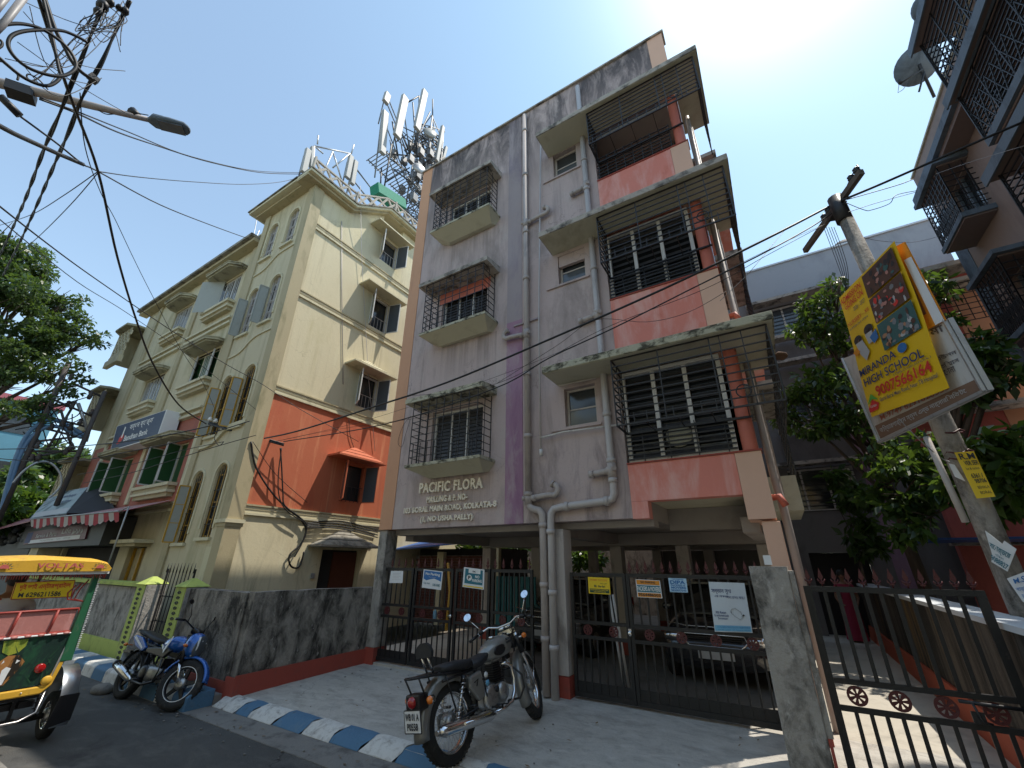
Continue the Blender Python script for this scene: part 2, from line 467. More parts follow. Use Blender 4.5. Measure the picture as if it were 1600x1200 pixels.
# ---- palette
_ST = ((.19, .155, .15), .42)
mat('plaster_mauve', (.49, .395, .38), .85, .12, 1.0, ((.27, .225, .21), .50, .68, 1.3, (1, 1, .25)), ((.52, .455, .43), .54, .74, 2.0, (1, 1, .4)), .35, 14, streak=_ST, crack=((.2, .16, .15), .6, .9, .006), sills=(3.42, 2.94, 1.1, -5.7, -4.2, (.14, .12, .11), .5),
    zgrime=((.075, .065, .07), 9.6, 12.4, .95, .36, .55))
mat('plaster_mauve_low', (.48, .39, .375), .85, .12, 1.0, ((.27, .225, .21), .50, .68, 1.3, (1, 1, .25)), ((.52, .46, .43), .56, .72, 2.2, (1, 1, .35)), .35, 14, streak=_ST,
    zgrime=((.16, .13, .14), 3.9, 3.5, .7, .5, .66))
mat('plaster_peach', (.60, .33, .20), .85, .06, 1.5, ((.5, .27, .17), .55, .75, 1.5, (1, 1, .3)), None, .2, 14)
mat('plaster_peach_pale', (.72, .46, .34), .85, .06, 1.5, ((.5, .33, .25), .6, .75, 1.5, (1, 1, .3)), None, .2, 14)
mat('plaster_pink', (.72, .25, .195), .8, .08, 1.5, ((.78, .44, .39), .47, .66, 2.4, (1, 1, .25)), ((.55, .13, .08), .55, .75, 1.6, (1, 1, .5)), .2, 14)
mat('paint_red_column', (.58, .17, .12), .6, .06, 2, ((.5, .12, .1), .55, .75, 2, (1, 1, .4)), None, .12, 14)
mat('paint_purple', (.34, .205, .285), .85, .1, 2, ((.26, .13, .22), .50, .66, 1.6, (1, 1, .3)), ((.42, .35, .36), .50, .68, 2.4, (1, 1, .4)), .3, 14)
mat('plaster_lilac', (.35, .30, .31), .85, .08, 1.5, ((.24, .2, .25), .5, .66, 1.4, (1, 1, .3)), None, .3, 14, zgrime=((.10, .085, .10), 10.2, 12.6, .85, .38, .56))
mat('concrete_cream', (.52, .50, .38), .85, .08, 1.5, ((.40, .37, .27), .52, .7, 2, (1, 1, 1)), None, .25, 20)
mat('concrete_cream_mossy', (.46, .44, .33), .9, .12, 2, ((.07, .065, .045), .47, .60, 4.5, (1, 1, 1.6)), ((.60, .58, .47), .6, .7, 9, (1, 1, 1)), .5, 22)
mat('concrete_cap', (.42, .38, .33), .9, .12, 2, ((.10, .09, .08), .46, .62, 3.5, (1, 1, 1.2)), None, .4, 22)
mat('soffit_grey', (.36, .33, .31), .9, .08, .8, ((.27, .24, .23), .5, .7, 1.0, (1, 1, 1)), None, .15, 14)
mat('column_grey', (.48, .44, .41), .85, .08, 1.5, ((.25, .22, .2), .55, .7, 2.2, (1, 1, .35)), None, .3, 18)
mat('red_oxide', (.34, .065, .045), .7, .12, 3, ((.20, .07, .055), .55, .7, 4, (1, 1, .6)), None, .25, 24)
mat('pvc_grey', (.43, .38, .355), .55, .06, 4, ((.28, .25, .24), .5, .7, 4, (1, 1, .4)), None, .06, 30)
mat('pvc_pipe_light', (.47, .44, .43), .45, .06, 4, ((.35, .32, .31), .55, .7, 5, (1, 1, .5)), None, .06, 30)
mat('iron_black', (.018, .018, .020), .5, .3, 6, ((.06, .035, .025), .62, .74, 8, (1, 1, 1)), None, .15, 60)
mat('iron_gate', (.013, .013, .014), .5, .25, 5, ((.07, .05, .045), .6, .76, 9, (1, 1, .6)), None, .2, 60)
mat('iron_maroon', (.085, .016, .018), .5, .2, 6, ((.05, .02, .02), .55, .7, 12, (1, 1, 1)), None, .15, 60)
mat('white_frame', (.62, .61, .59), .5, .06, 3, ((.35, .34, .31), .58, .7, 4, (1, 1, .5)), None, .05, 30)
mat('louvre_dark', (.055, .055, .06), .45, .15, 3, ((.12, .11, .10), .55, .75, 3, (1, 1, 1)), None, .1, 30)
mat('letter_cream', (.85, .78, .66), .35, .06, 5, ((.45, .38, .3), .55, .72, 7, (1, 1, 1)), None, .1, 40)
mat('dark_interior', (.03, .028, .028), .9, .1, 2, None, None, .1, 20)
mat('concrete_wall_black', (.30, .275, .24), .95, .35, 9, ((.035, .032, .028), .40, .62, 4.5, (1, 1, .5)), ((.40, .385, .36), .60, .70, 16, (1, 1, .6)), 1.0, 26)
mat('concrete_pillar', (.36, .34, .31), .95, .25, 7, ((.07, .065, .058), .46, .66, 4.2, (1, 1, .6)), ((.48, .46, .43), .58, .72, 9, (1, 1, .5)), .9, 26)
mat('cement_apron', (.47, .445, .40), .85, .20, 1.6, ((.33, .31, .28), .46, .66, 2.6, (1, 2.2, 1)), ((.55, .525, .48), .52, .72, 3.4, (1, 2.6, 1)), .9, 7, crack=((.13, .12, .11), .55, .6, .008), streak=((.16, .15, .135), .4))
mat('garage_floor_shaded', (.20, .19, .17), .85, .15, 1.2, ((.12, .115, .10), .5, .7, 2, (1, 1, 1)), None, .35, 12)  # darker copy of the cement floor: shade under the stilts painted in
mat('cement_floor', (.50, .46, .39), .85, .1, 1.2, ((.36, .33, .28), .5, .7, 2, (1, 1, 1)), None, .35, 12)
mat('asphalt', (.095, .095, .093), .9, .25, .7, ((.16, .155, .145), .5, .70, 1.3, (1, 2.0, 1)), ((.06, .06, .06), .56, .64, .6, (1, 1.5, 1)), 1.0, 90, crack=((.02, .02, .02), .8, .9, .014), streak=((.15, .145, .135), .5))
mat('gutter_cement', (.22, .21, .195), .92, .15, 2, ((.10, .095, .09), .5, .68, 3.5, (1, 1, 1)), None, .5, 40)
mat('kerb_white', (.62, .61, .58), .85, .08, 2, ((.24, .22, .20), .55, .68, 5, (1, 1, 1)), ((.40, .38, .35), .5, .72, 14, (1, 1, 1)), .45, 26)
mat('kerb_blue', (.075, .17, .28), .8, .14, 2, ((.12, .20, .28), .54, .72, 5, (1, 1, 1)), ((.07, .09, .11), .60, .72, 9, (1, 1, 1)), .4, 26)
mat('dirt', (.16, .135, .11), .95, .2, 1.5, None, None, .5, 30)
glassmat('glass_dark', (.035, .04, .045), .12)
glassmat('glass_blue', (.085, .10, .115), .1)
mat('wire_black', (.012, .012, .013), .55, .1, 5, None, None, 0)
mat('wire_grey', (.28, .27, .27), .5, .1, 5, None, None, 0)
mat('paper_white', (.74, .76, .78), .7, .04, 4, None, None, .15, 12)
mat('print_dark', (.03, .03, .035), .6, 0, 3, None, None, 0)
mat('print_red', (.62, .035, .03), .6, 0, 3, None, None, 0)
mat('print_navy', (.02, .04, .15), .6, 0, 3, None, None, 0)
mat('print_white', (.80, .80, .78), .6, 0, 3, None, None, 0)
mat('print_teal', (.02, .16, .22), .55, .05, 3, None, None, 0)
mat('print_blue', (.03, .16, .42), .55, .05, 3, None, None, 0)
mat('print_sky', (.16, .42, .62), .55, .05, 3, None, None, 0)
mat('print_yellow', (.80, .56, .02), .55, .05, 3, None, None, 0)
mat('print_orange', (.72, .27, .02), .55, .05, 3, None, None, 0)
mat('print_green', (.12, .42, .06), .55, .05, 3, None, None, 0)
mat('print_grey', (.45, .46, .47), .6, .05, 3, None, None, 0)
mat('print_skin', (.42, .22, .13), .6, .05, 3, None, None, 0)
mat('chrome', (.78, .78, .78), .12, 0, 3, None, None, 0, metal=1)
mat('steel_worn', (.45, .44, .43), .35, .1, 9, ((.2, .15, .12), .6, .7, 12, (1, 1, 1)), None, .1, 60, metal=1)
mat('rubber', (.018, .018, .018), .8, .15, 9, ((.09, .08, .07), .58, .74, 7, (1, 1, 1)), None, .2, 60, obj=True)
mat('galv', (.42, .43, .44), .45, .1, 5, ((.22, .2, .19), .55, .72, 6, (1, 1, .4)), None, .1, 40, metal=.6)
# ================================================================== GROUND
rd = struct('road', (0, 0, 0))
AS = 3.60
mb = MB()
mb.box(-60, 30, -9, AS, -.3, 0)
mb.build('asphalt', 'asphalt', rd)
MB().box(-60, 30, AS + .003, 4.06, -.3, .006).build('gutter', 'gutter_cement', rd)
# paler patch on the road, lower left: sunlight painted as lighter ground
MB().box(-8.9, -5.2, .2, 1.92, -.2, .004).build('patch', 'gutter_cement', rd)
gd = MB(); gd.box(-900, 900, -900, 900, -1.2, -.32)
gd.build('ground', 'dirt', None, kind='structure')
# cement apron rising from the kerb to the gates
ap = struct('forecourt', (0, 0, 0))
def gz(y):
    if y < 3.95: return 0
    if y < 4.2: return .03 + (y - 3.95) / .25 * .07
    if y < 6.3: return .10 + (y - 4.2) / 2.1 * .10
    return .2
mb = MB(); NX, NY = 60, 22
X0, X1 = -7.42, 4.6
vs = []; fs = []
for j in range(NY + 1):
    y = 4.14 + (6.55 - 4.14) * j / NY
    for i in range(NX + 1):
        x = X0 + (X1 - X0) * i / NX
        z = gz(y) + .012 * mnoise.noise(V((x * 1.1, y * 1.1, 0))) + .004 * mnoise.noise(V((x * 5, y * 5, 3)))
        vs.append((x, y, z - (.0 if 0 < j < NY else .0)))
for j in range(NY):
    for i in range(NX):
        a = j * (NX + 1) + i; fs.append((a, a + 1, a + NX + 2, a + NX + 1))
mb.add(vs, fs, True); mb.build('cement_slab', 'cement_apron', ap)
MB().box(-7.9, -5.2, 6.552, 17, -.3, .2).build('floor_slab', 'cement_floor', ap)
MB().box(-5.197, -.16, 6.552, 17, -.3, .2).build('floor_slab', 'garage_floor_shaded', ap)
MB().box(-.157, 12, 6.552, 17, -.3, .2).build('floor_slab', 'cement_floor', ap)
# --- sloping painted kerb along the forecourt
kb = struct('kerb', (0, 0, 0))
lowx = [FZ(px, py, .01).x for px, py in ((327.7, 1112.6), (365.6, 1121), (384.6, 1126), (421, 1134.5), (466, 1147.6), (511.5, 1160.7), (559.7, 1174), (615, 1191.4))]
bounds = []
xx = -7.36
bounds = [-7.36, -6.80, -6.50, -5.94, -5.38, -4.88, -4.38, -3.87, -3.36, -2.9, -2.4, -1.9, -1.4, -.9, -.4, .1, .6, 1.1, 1.6, 2.1, 2.6]
for i in range(len(bounds) - 1):
    a, b = bounds[i] + .002, bounds[i + 1] - .002
    m = MB(); n = 6; vs = []; fs = []
    for j in range(n + 1):
        y = (3.95 + .025 * (a + 7.3)) + .235 * j / n
        h = .012 + .11 * math.sin(min(1, j / n * 1.0) * PI / 2) ** .8
        for k in range(5):
            x = a + (b - a) * k / 4 + (.02 * math.sin(j * 1.3 + i * 2))
            x += (.09 * (j / n))
            vs.append((x, y + (.012 * mnoise.noise(V((x * 3, i, 0))) if j == 0 else 0), h + .008 * mnoise.noise(V((x * 6, y * 6, 1)))))
    for j in range(n):
        for k in range(4):
            q = j * 5 + k; fs.append((q, q + 1, q + 6, q + 5))
    m.add(vs, fs, True)
    # front and side skirts
    m.add([vs[0], vs[4], (vs[4][0], vs[4][1], -.05), (vs[0][0], vs[0][1], -.05)], [(0, 1, 2, 3)])
    m.build('kerb_stone', 'kerb_white' if i % 2 == 0 else 'kerb_blue', kb, fix=False)
# --- upright kerb beside the boundary wall on the left
k2 = struct('left_kerb', (0, 0, 0))
x = -7.42
for i in range(16):
    w = .50 if i else .42
    m = MB(); x1 = x - w + .006
    top = .20 + R.uniform(-.01, .01)
    m.pyz([(3.60, -.05), (3.62, top - .04), (3.66, top), (3.98, top + .01), (3.98, -.05)], x1, x)
    m.build('kerb_stone', 'kerb_blue' if i % 2 == 0 else 'kerb_white', k2, bevel=.015)
    x -= w
pv = MB().box(-40, -7.43, 3.985, 5.3, -.2, .12)
pv.build('pavement', 'gutter_cement', None, kind='structure')
rb = MB()
rb.ell((-9.55, 3.38, .04), .22, .13, .09)
rb.v = [(a + .02 * mnoise.noise(V((a * 9, b * 9, c * 9))), b, max(0.0, c + .02 * mnoise.noise(V((a * 7, b * 9, c * 9))))) for a, b, c in rb.v]
rb.build('concrete_rubble', 'gutter_cement', None, label='lump of broken concrete lying in the gutter behind the blue motorcycle', cat='rubble')

# ================================================================== MAIN APARTMENT BUILDING
D = 6.25
ab = thing('apartment_building', 'mauve four-storey apartment block on stilts with raised name letters and caged windows', 'apartment building', (-3.5, 6.25, .2))
TOP = 12.68
FL = 2.94
def winz(k): return 3.62 + FL * k
# front wall left of the balconies
holes = []
for k in range(3):
    z = winz(k); holes.append((-5.78, -4.48, z + .03, z + 1.20))
    holes.append((-2.74, -2.17, 4.03 + FL * k, 4.72 + FL * k))
mb = MB(); wallcells(mb, -6.62, -3.95, 2.5, TOP, D, D + .22, [h for h in holes if h[0] < -3.95])
mb.build('wall', 'plaster_mauve', ab)
mb = MB(); wallcells(mb, -3.58, -1.76, 2.5, 3.95, D, D + .22, [])
mb.build('wall', 'plaster_mauve_low', ab)
mb = MB(); wallcells(mb, -3.58, -1.76, 3.953, TOP, D, D + .22, [h for h in holes if h[0] > -3.95])
mb.build('wall', 'plaster_mauve', ab)
bx('corner_band', 'plaster_peach', ab, -6.98, -6.623, D - .012, D + .25, 2.5, TOP)
bx('purple_band', 'paint_purple', ab, -3.947, -3.583, D - .008, D + .22, 2.5, 6.45)
bx('lilac_band', 'plaster_lilac', ab, -3.947, -3.583, D - .004, D + .22, 6.453, TOP)
bx('roof_coping', 'concrete_cap', ab, -7.02, .04, D - .05, D + .28, TOP + .003, TOP + .05)
bx('left_wall', 'plaster_mauve', ab, -6.98, -6.78, D + .253, 14, 2.5, TOP)
bx('right_wall', 'plaster_mauve', ab, -.2, 0, 7.3, 14, 2.5, TOP)
bx('rear_wall', 'plaster_mauve', ab, -6.777, -.203, 13.8, 14, 2.5, TOP)
bx('parapet', 'plaster_mauve', ab, -1.757, -.32, D, D + .22, 10.82, TOP)
bx('corner_band', 'plaster_peach_pale', ab, -.318, 0.0, D - .012, D + .25, 10.82, TOP)
bx('parapet', 'plaster_mauve', ab, -.2, 0, D + .253, 7.297, 11.0, TOP)
# floor slabs
for z in (2.5, 5.0, 7.95, 10.72):
    bx('floor_slab', 'soffit_grey', ab, -6.775, -.205 if z > 3 else -1.52, D + .225, 13.795, z + .003, z + .15)
bx('floor_slab', 'soffit_grey', ab, -1.517, -.205, 7.55, 13.795, 2.503, 2.65)
bx('balcony_slab', 'concrete_cream', ab, -1.517, -.302, D + .203, 7.8, 2.735, 2.84)
bx('beam_face', 'soffit_grey', ab, -1.517, -.205, 7.50, 7.547, 2.40, 2.733)
bx('slab_edge', 'soffit_grey', ab, -1.525, -1.519, D + .203, 7.5, 2.49, 2.733)
for y0 in (6.5, 9.6, 13.3):
    bx('beam', 'soffit_grey', ab, -6.77, -.21 if y0 > 7 else -1.53, y0, y0 + .28, 2.26 if y0 > 7 else 2.40, 2.497)
for x0 in (-6.75, -3.3, -.42):
    bx('beam', 'soffit_grey', ab, x0, x0 + .22, 6.785, 13.29, 2.30, 2.497)
for x0 in (-4.95,):
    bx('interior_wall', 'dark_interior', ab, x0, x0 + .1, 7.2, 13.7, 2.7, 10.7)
# stilts
def stilt(x, y, w=.25, dd=.28, mt='column_grey', zt=2.497):
    bx('column', mt, ab, x, x + w, y, y + dd, .455, zt, bevel=.01)
    bx('column_base', 'red_oxide', ab, x - .008, x + w + .008, y - .008, y + dd + .008, .15, .452)
stilt(-6.98, 6.27, .22, .3, 'concrete_pillar', zt=2.49); stilt(-3.10, 6.27, .22, .3, zt=2.39); stilt(-.16, 6.27, .2, .3, 'plaster_peach_pale', 2.39)
for x in (-6.75, -5.3, -3.3, -1.9, -.42):
    for y in (9.62, 13.32): stilt(x, y, zt=2.25)
# ---- bay windows with canopy, sill and cage
def cage(mb, x0, x1, y0, y1, z0, z1, nh, nv, r=.009, left=True, right=True, bottom=True):
    for i in range(nh + 1):
        z = z0 + (z1 - z0) * i / nh
        rr = r * (1.5 if i in (0, nh) else 1)
        mb.bar((x0, y0, z), (x1, y0, z), rr * 1.6)
        if left: mb.bar((x0, y0, z), (x0, y1, z), rr * 1.6)
        if right: mb.bar((x1, y0, z), (x1, y1, z), rr * 1.6)
    for i in range(nv + 1):
        x = x0 + (x1 - x0) * i / nv
        mb.bar((x, y0 - .004, z0), (x, y0 - .004, z1), r * 1.7)
    for x in ([x0] if left else []) + ([x1] if right else []):
        mb.bar((x, y1 - .01, z0), (x, y1 - .01, z1), r * 1.7); mb.bar((x, (y0 + y1) / 2, z0), (x, (y0 + y1) / 2, z1), r * 1.4)
    return mb
lettered = ['first-floor', 'second-floor', 'third-floor']
for k in range(3):
    z = winz(k)
    # sill: wedge-shaped slab
    m = MB(); m.hexa([(-5.62, D - .12, z - .22), (-4.35, D - .12, z - .22), (-4.30, D - .002, z - .20), (-5.67, D - .002, z - .20),
                      (-5.95, D - .48, z - .05), (-4.18, D - .48, z - .05), (-4.18, D - .002, z - .05), (-5.95, D - .002, z - .05)])
    m.build('sill_soffit', 'concrete_cream', ab)
    bx('window_sill', 'concrete_cream_mossy', ab, -5.96, -4.17, D - .49, D - .003, z - .047, z + .01)
    m = MB(); zc = z + 1.30
    m.pyz([(D - .5, zc), (D - .5, zc + .10), (D - .003, zc + .16), (D - .003, zc - .02)], -6.12, -4.16)
    m.build('canopy', 'concrete_cream_mossy' if k == 0 else 'concrete_cap', ab)
    if k == 1:
        bx('painted_lintel', 'paint_red_column', ab, -5.86, -4.40, D - .006, D - .001, z + 1.0, zc - .003)
    m = MB()
    cage(m, -5.90, -4.28, D - .45, D - .003, z + .012, zc - .0, 9, 8, .0075)
    for i in range(9):   # hairpin motif in the lower third
        x = -5.90 + 1.62 * (i + .5) / 9
        m.bar((x, D - .455, z + .02), (x, D - .455, z + .42), .012)
    m.build('window_cage', 'iron_black', ab)
    wf = MB(); x0, x1, a, b = -5.78, -4.48, z + .03, z + 1.20
    for zz in (a, b - .05): wf.box(x0, x1, D + .10, D + .15, zz, zz + .05)
    for i in range(4):
        xx = x0 + (x1 - x0 - .05) * i / 3; wf.box(xx, xx + .05, D + .095, D + .155, a + .05, b - .05)
    w = wf.build('window_frame', 'white_frame', ab)
    for i in range(3):
        xa = x0 + .05 + (x1 - x0 - .05) / 3 * i; xb = xa + (x1 - x0 - .05) / 3 - .05
        m = MB()
        for j in range(14):
            zz = a + .07 + (b - a - .13) * j / 14
            m.add([(xa, D + .115, zz), (xb, D + .115, zz), (xb, D + .135, zz + .07), (xa, D + .135, zz + .07)], [(0, 1, 2, 3)])
        m.build('louvre_panel', 'louvre_dark', w, fix=False)
        bx('pane', 'glass_dark', w, xa, xb, D + .14, D + .145, a + .05, b - .05)
# ---- small ventilator windows
for k in range(3):
    z0, z1 = 4.03 + FL * k, 4.72 + FL * k
    m = MB()
    m.box(-2.735, -2.695, D + .10, D + .14, z0 + .003, z1 - .003); m.box(-2.215, -2.175, D + .10, D + .14, z0 + .003, z1 - .003)
    m.box(-2.694, -2.216, D + .10, D + .14, z0 + .003, z0 + .04); m.box(-2.694, -2.216, D + .10, D + .14, z1 - .04, z1 - .003)
    m.box(-2.694, -2.216, D + .102, D + .138, z0 + .30, z0 + .325)
    w = m.build('ventilator_frame', 'column_grey', ab)
    bx('pane', 'glass_blue', w, -2.69, -2.22, D + .115, D + .12, z0 + .04, z0 + .30)
    bx('pane', 'glass_dark', w, -2.69, -2.22, D + .125, D + .13, z0 + .325, z1 - .04)
    if k == 1: bx('infill_panel', 'plaster_mauve', ab, -2.73, -2.18, D + .02, D + .09, z1 - .26, z1 - .002)
    bx('sill_ledge', 'plaster_mauve_low', ab, -3.0, -2.10, D - .035, D - .002, z0 - .06, z0 - .02)
    if k == 0:
        m = MB(); m.bar((-2.78, D - .12, z1 + .03), (-2.12, D - .05, z1 + .06), .02, .02); m.build('top_hinge_bar', 'column_grey', ab)
# ---- big canopies and balconies
for k in range(3):
    zc = 4.86 + 2.93 * k if k < 2 else 10.68
    zb = 3.27 + 2.96 * k
    m = MB()
    m.box(-2.86, .50, D - .62, D - .003, zc - .05, zc + .075)
    m.box(0.002, .50, D - .001, 7.3, zc - .05, zc + .075)
    m.build('canopy', 'concrete_cream_mossy' if k == 0 else 'concrete_cap', ab, bevel=.012)
    m = MB(); m.box(-2.84, .48, D - .60, D - .004, zc - .056, zc - .051); m.box(0.004, .48, D - .003, 7.28, zc - .056, zc - .051)
    m.build('canopy_soffit', 'concrete_cream', ab)
    # parapet wall of the balcony
    z0 = 2.73 if k == 0 else zc - 2.93 + .08 if k == 1 else 7.79 + .08
    bx('balcony_wall', 'plaster_pink', ab, -1.755, -.302, D - .01, D + .20, z0, zb)
    if k == 0: bx('balcony_wall', 'plaster_pink', ab, -1.755, -1.52, D - .01, D + .20, 2.49, 2.727)
    bx('corner_band', 'plaster_peach_pale', ab, -.298, .015, D - .015, 7.29, (2.42 if k == 0 else z0), zb)
    bx('coping', 'red_oxide', ab, -1.76, .03, D - .03, D + .22, zb + .003, zb + .025)
    # round corner column
    m = MB(); m.tube([(-.10, D + .10, zb + .028), (-.10, D + .10, zc - .058)], .095, 16, False); m.build('corner_column', 'paint_red_column', ab)
    zt = zc - .06
    if k < 2:
        x0, x1 = -1.74, -.24
        wf = MB(); cw = (x1 - x0 - .06) / 3
        for i in range(4):
            xx = x0 + cw * i; wf.box(xx, xx + .06, D + .06, D + .12, zb + .085, zt - .06)
        wf.box(x0, x1, D + .055, D + .125, zb + .03, zb + .08); wf.box(x0, x1, D + .055, D + .125, zt - .055, zt)
        w = wf.build('window_frame', 'white_frame', ab)
        for i in range(3):
            xa = x0 + .06 + cw * i; xb = xa + cw - .06
            m = MB()
            for j in range(10):
                zz = zb + .10 + (zt - zb - .2) * j / 10
                m.add([(xa, D + .10, zz), (xb, D + .10, zz), (xb, D + .16, zz + .10), (xa, D + .16, zz + .10)], [(0, 1, 2, 3)])
            m.build('louvre_panel', 'louvre_dark', w, fix=False)
            bx('pane', 'glass_dark', w, xa, xb, D + .17, D + .175, zb + .085, zt - .06)
        m = MB()
        for j in range(7):
            zz = zb + .08 + .42 * j / 6
            m.bar((x0, D + .03, zz), (x1, D + .03, zz), .02)
        for i in range(4):
            m.bar((x0 + .25 + i * .38, D + .022, zb + .03), (x0 + .25 + i * .38, D + .022, zb + .55), .014)
        m.build('lower_grille', 'iron_black', ab)
        if k == 0:
            m = MB(); m.ell((-.98, D + .135, zb + .38), .20, .02, .17); m.build('round_tray', 'concrete_cream', ab)
    else:
        bx('back_wall', 'plaster_pink', ab, -1.74, -.22, D + 1.2, D + 1.25, zb - .3, zt)
        bx('door_leaf', 'dark_interior', ab, -1.2, -.5, D + 1.17, D + 1.19, zb - .3, zt - .25)
        m = MB()
        for j in range(8):
            zz = zb + .05 + .62 * j / 7
            m.bar((-1.74, D + .03, zz), (-.24, D + .03, zz), .018)
        for i in range(9): m.bar((-1.70 + i * .18, D + .022, zb + .03), (-1.70 + i * .18, D + .022, zb + .70), .014)
        m.build('lower_grille', 'iron_black', ab)
    # hanging cage
    cz0 = zb + .47 if k < 2 else zb + .50
    m = MB(); y0 = D - .52
    cage(m, -1.70, .40, y0, D - .01, cz0, zc - .06, 9, 3, .010, True, False)
    for i in range(10):
        z = cz0 + (zc - .06 - cz0) * i / 9
        m.bar((.40, y0, z), (.40, 7.25, z), .015)
    for y in (y0, D + .2, 6.9, 7.25): m.bar((.404, y, cz0), (.404, y, zc - .06), .018)
    for i in range(6):
        x = -1.70 + 2.1 * i / 5
        m.bar((x, y0, cz0), (x, D - .015, cz0), .012)
    for i in range(12):
        x = -1.62 + 1.98 * i / 11
        m.bar((x, y0 - .005, cz0), (x, y0 - .005, cz0 + .16), .013)
    m.bar((-1.70, D - .014, cz0), (.02, D - .014, cz0), .028)
    c = V((-.02, y0 - .006, cz0 + .20))
    m.tube([c + V((.085 * math.cos(a * PI / 8), 0, .085 * math.sin(a * PI / 8))) for a in range(16)], .009, 5, close=True)
    c = V((.405, 6.55, cz0 + .20))
    m.tube([c + V((0, .085 * math.cos(a * PI / 8), .085 * math.sin(a * PI / 8))) for a in range(16)], .009, 5, close=True)
    for dx in (-.15, .12): m.bar((-.02 + dx, y0 - .005, cz0), (-.02 + dx, y0 - .005, zc - .06), .014)
    m.build('balcony_cage', 'iron_black', ab)
    if k == 0:
        c0 = FY(1219, 557, 6.9); m = MB(); m.ell(c0, .10, .13, .045); m.v = [(a, b, c_ + .03 * mnoise.noise(V((a * 12, b * 12, c_ * 12)))) for a, b, c_ in m.v]
        m.build('old_sack', mat('basket_brown', (.14, .08, .05), .9, .3, 12), None, loc=c0, label='crumpled brown sack caught in the lowest balcony cage', cat='sack')
# canopies and boxes further along the right side
for k in range(3):
    zc = 4.86 + 2.93 * k if k < 2 else 10.68
    m = MB(); m.box(.003, .52, 8.1, 10.3, zc - .05, zc + .05); m.build('canopy', 'concrete_cap', ab)
    m = MB(); m.box(.003, .42, 8.25, 10.1, 2.7 + FL * k, 3.25 + FL * k); m.build('side_balcony_wall', 'concrete_cream' if k == 0 else 'plaster_pink', ab)
    m = MB()
    for j in range(9): m.bar((.44, 8.25, 3.27 + FL * k + j * .17), (.44, 10.1, 3.27 + FL * k + j * .17), .016)
    for j in range(8): m.bar((.44, 8.25 + j * .264, 3.25 + FL * k), (.44, 8.25 + j * .264, zc - .05), .014)
    m.build('side_cage', 'iron_black', ab)
# ---- drain pipes
YP = D - .075
def pipe(pxs, r=.058, y=YP, mt='pvc_grey', n=12, name='drain_pipe'):
    pts = [FY(a, b, y) for a, b in pxs]
    m = MB(); m.tube(pts, r, n)
    o = m.build(name, mt, ab)
    return pts
def collar(mb, p, d, r=.07, l=.07):
    d = V(d); mb.tube([V(p) - d * l / 2, V(p) + d * l / 2], r, 12)
XP1 = -3.44
main = [(XP1, YP, 12.5), (XP1, YP, 2.93)]
m = MB(); m.tube(main, .055, 12)
m.tube([(XP1, YP, 2.93), (XP1, YP, 2.80), (XP1 + .03, YP, 2.74), (XP1 + .10, YP, 2.70), (XP1 + .2, YP, 2.68), (XP1 + .25, YP, 2.62), (XP1 + .26, YP, 2.5), (XP1 + .26, YP, .22)], .058, 12)
m.build('drain_pipe', 'pvc_grey', ab)
m = MB()
for z in (11.9, 10.35, 8.6, 7.35, 5.15, 3.95, 2.95): collar(m, (XP1, YP, z), (0, 0, 1))
for z in (2.45, 1.6, .9): collar(m, (XP1 + .26, YP, z), (0, 0, 1))
m.build('pipe_collar', 'pvc_grey', ab)
XP2 = -1.98
m = MB()
m.tube([(XP2, YP, 12.4), (XP2, YP, 2.98), (XP2, YP, 2.86), (XP2 - .03, YP, 2.78), (XP2 - .12, YP, 2.755), (-2.85, YP, 2.71), (-2.98, YP, 2.69), (-3.03, YP, 2.62), (-3.04, YP, 2.5), (-3.04, YP - .02, .2)], .056, 12)
m.build('drain_pipe', 'pvc_pipe_light', ab)
m = MB()
for z in (9.9, 9.05, 7.0, 6.05, 4.1, 3.35, 3.05): collar(m, (XP2, YP, z), (0, 0, 1))
for z in (2.35, 1.5, .8): collar(m, (-3.04, YP - .01, z), (0, 0, 1))
collar(m, (-2.75, YP, 2.715), (1, 0, 0)); collar(m, (-2.1, YP, 2.755), (1, 0, 0))
m.build('pipe_collar', 'pvc_pipe_light', ab)
for z in (3.22, 6.0, 9.15):      # short outlets to the left of the second pipe
    m = MB(); m.tube([(XP2, YP, z - .02), (XP2 - .33, YP, z - .05)], .048, 12); collar(m, (XP2 - .33, YP, z - .05), (1, 0, 0), .058, .07); collar(m, (XP2 - .05, YP, z - .02), (1, 0, 0), .062, .06)
    m.tube([(XP2, YP, z - .13), (XP2, YP, z + .09)], .068, 12); m.tube([(XP2 + .02, YP - .03, z), (XP2 + .06, YP - .075, z)], .04, 10)
    m.build('pipe_branch', 'pvc_grey', ab)
# swan-neck traps joining the main pipe
def trap(x0, x1, z, dirn, mt='pvc_grey', r=.046):
    m = MB()
    s = 1 if x1 > x0 else -1
    pts = [(x0, YP, z), (x1 - s * .10, YP - .01, z + .03)]
    for i in range(9):
        a = -PI / 2 + PI * i / 8 * .95
        pts.append((x1 + s * .085 * math.cos(a) - s * .02, YP - .02, z + .10 + .085 * math.sin(a) - .0))
    m.tube(pts[:2] + [(x1, YP - .02, z + .015)] + pts[4:], r, 12)
    e = pts[-1]
    m.tube([e, (e[0] - s * .04, e[1], e[2] + .02)], r * 1.25, 12)
    m.tube([(x0, YP, z - .1), (x0, YP, z + .09)], .066, 12); collar(m, (x0 + s * .12, YP, z), (1, 0, .1), r * 1.2, .06)
    m.tube([(x0 - s * .03, YP - .02, z), (x0 - s * .09, YP - .06, z)], .036, 10)
    m.build('trap_pipe', mt, ab)
trap(XP1, -2.95, 2.88, 1); trap(XP1, -3.9, 6.02, -1); trap(XP1, -2.93, 8.85, 1)
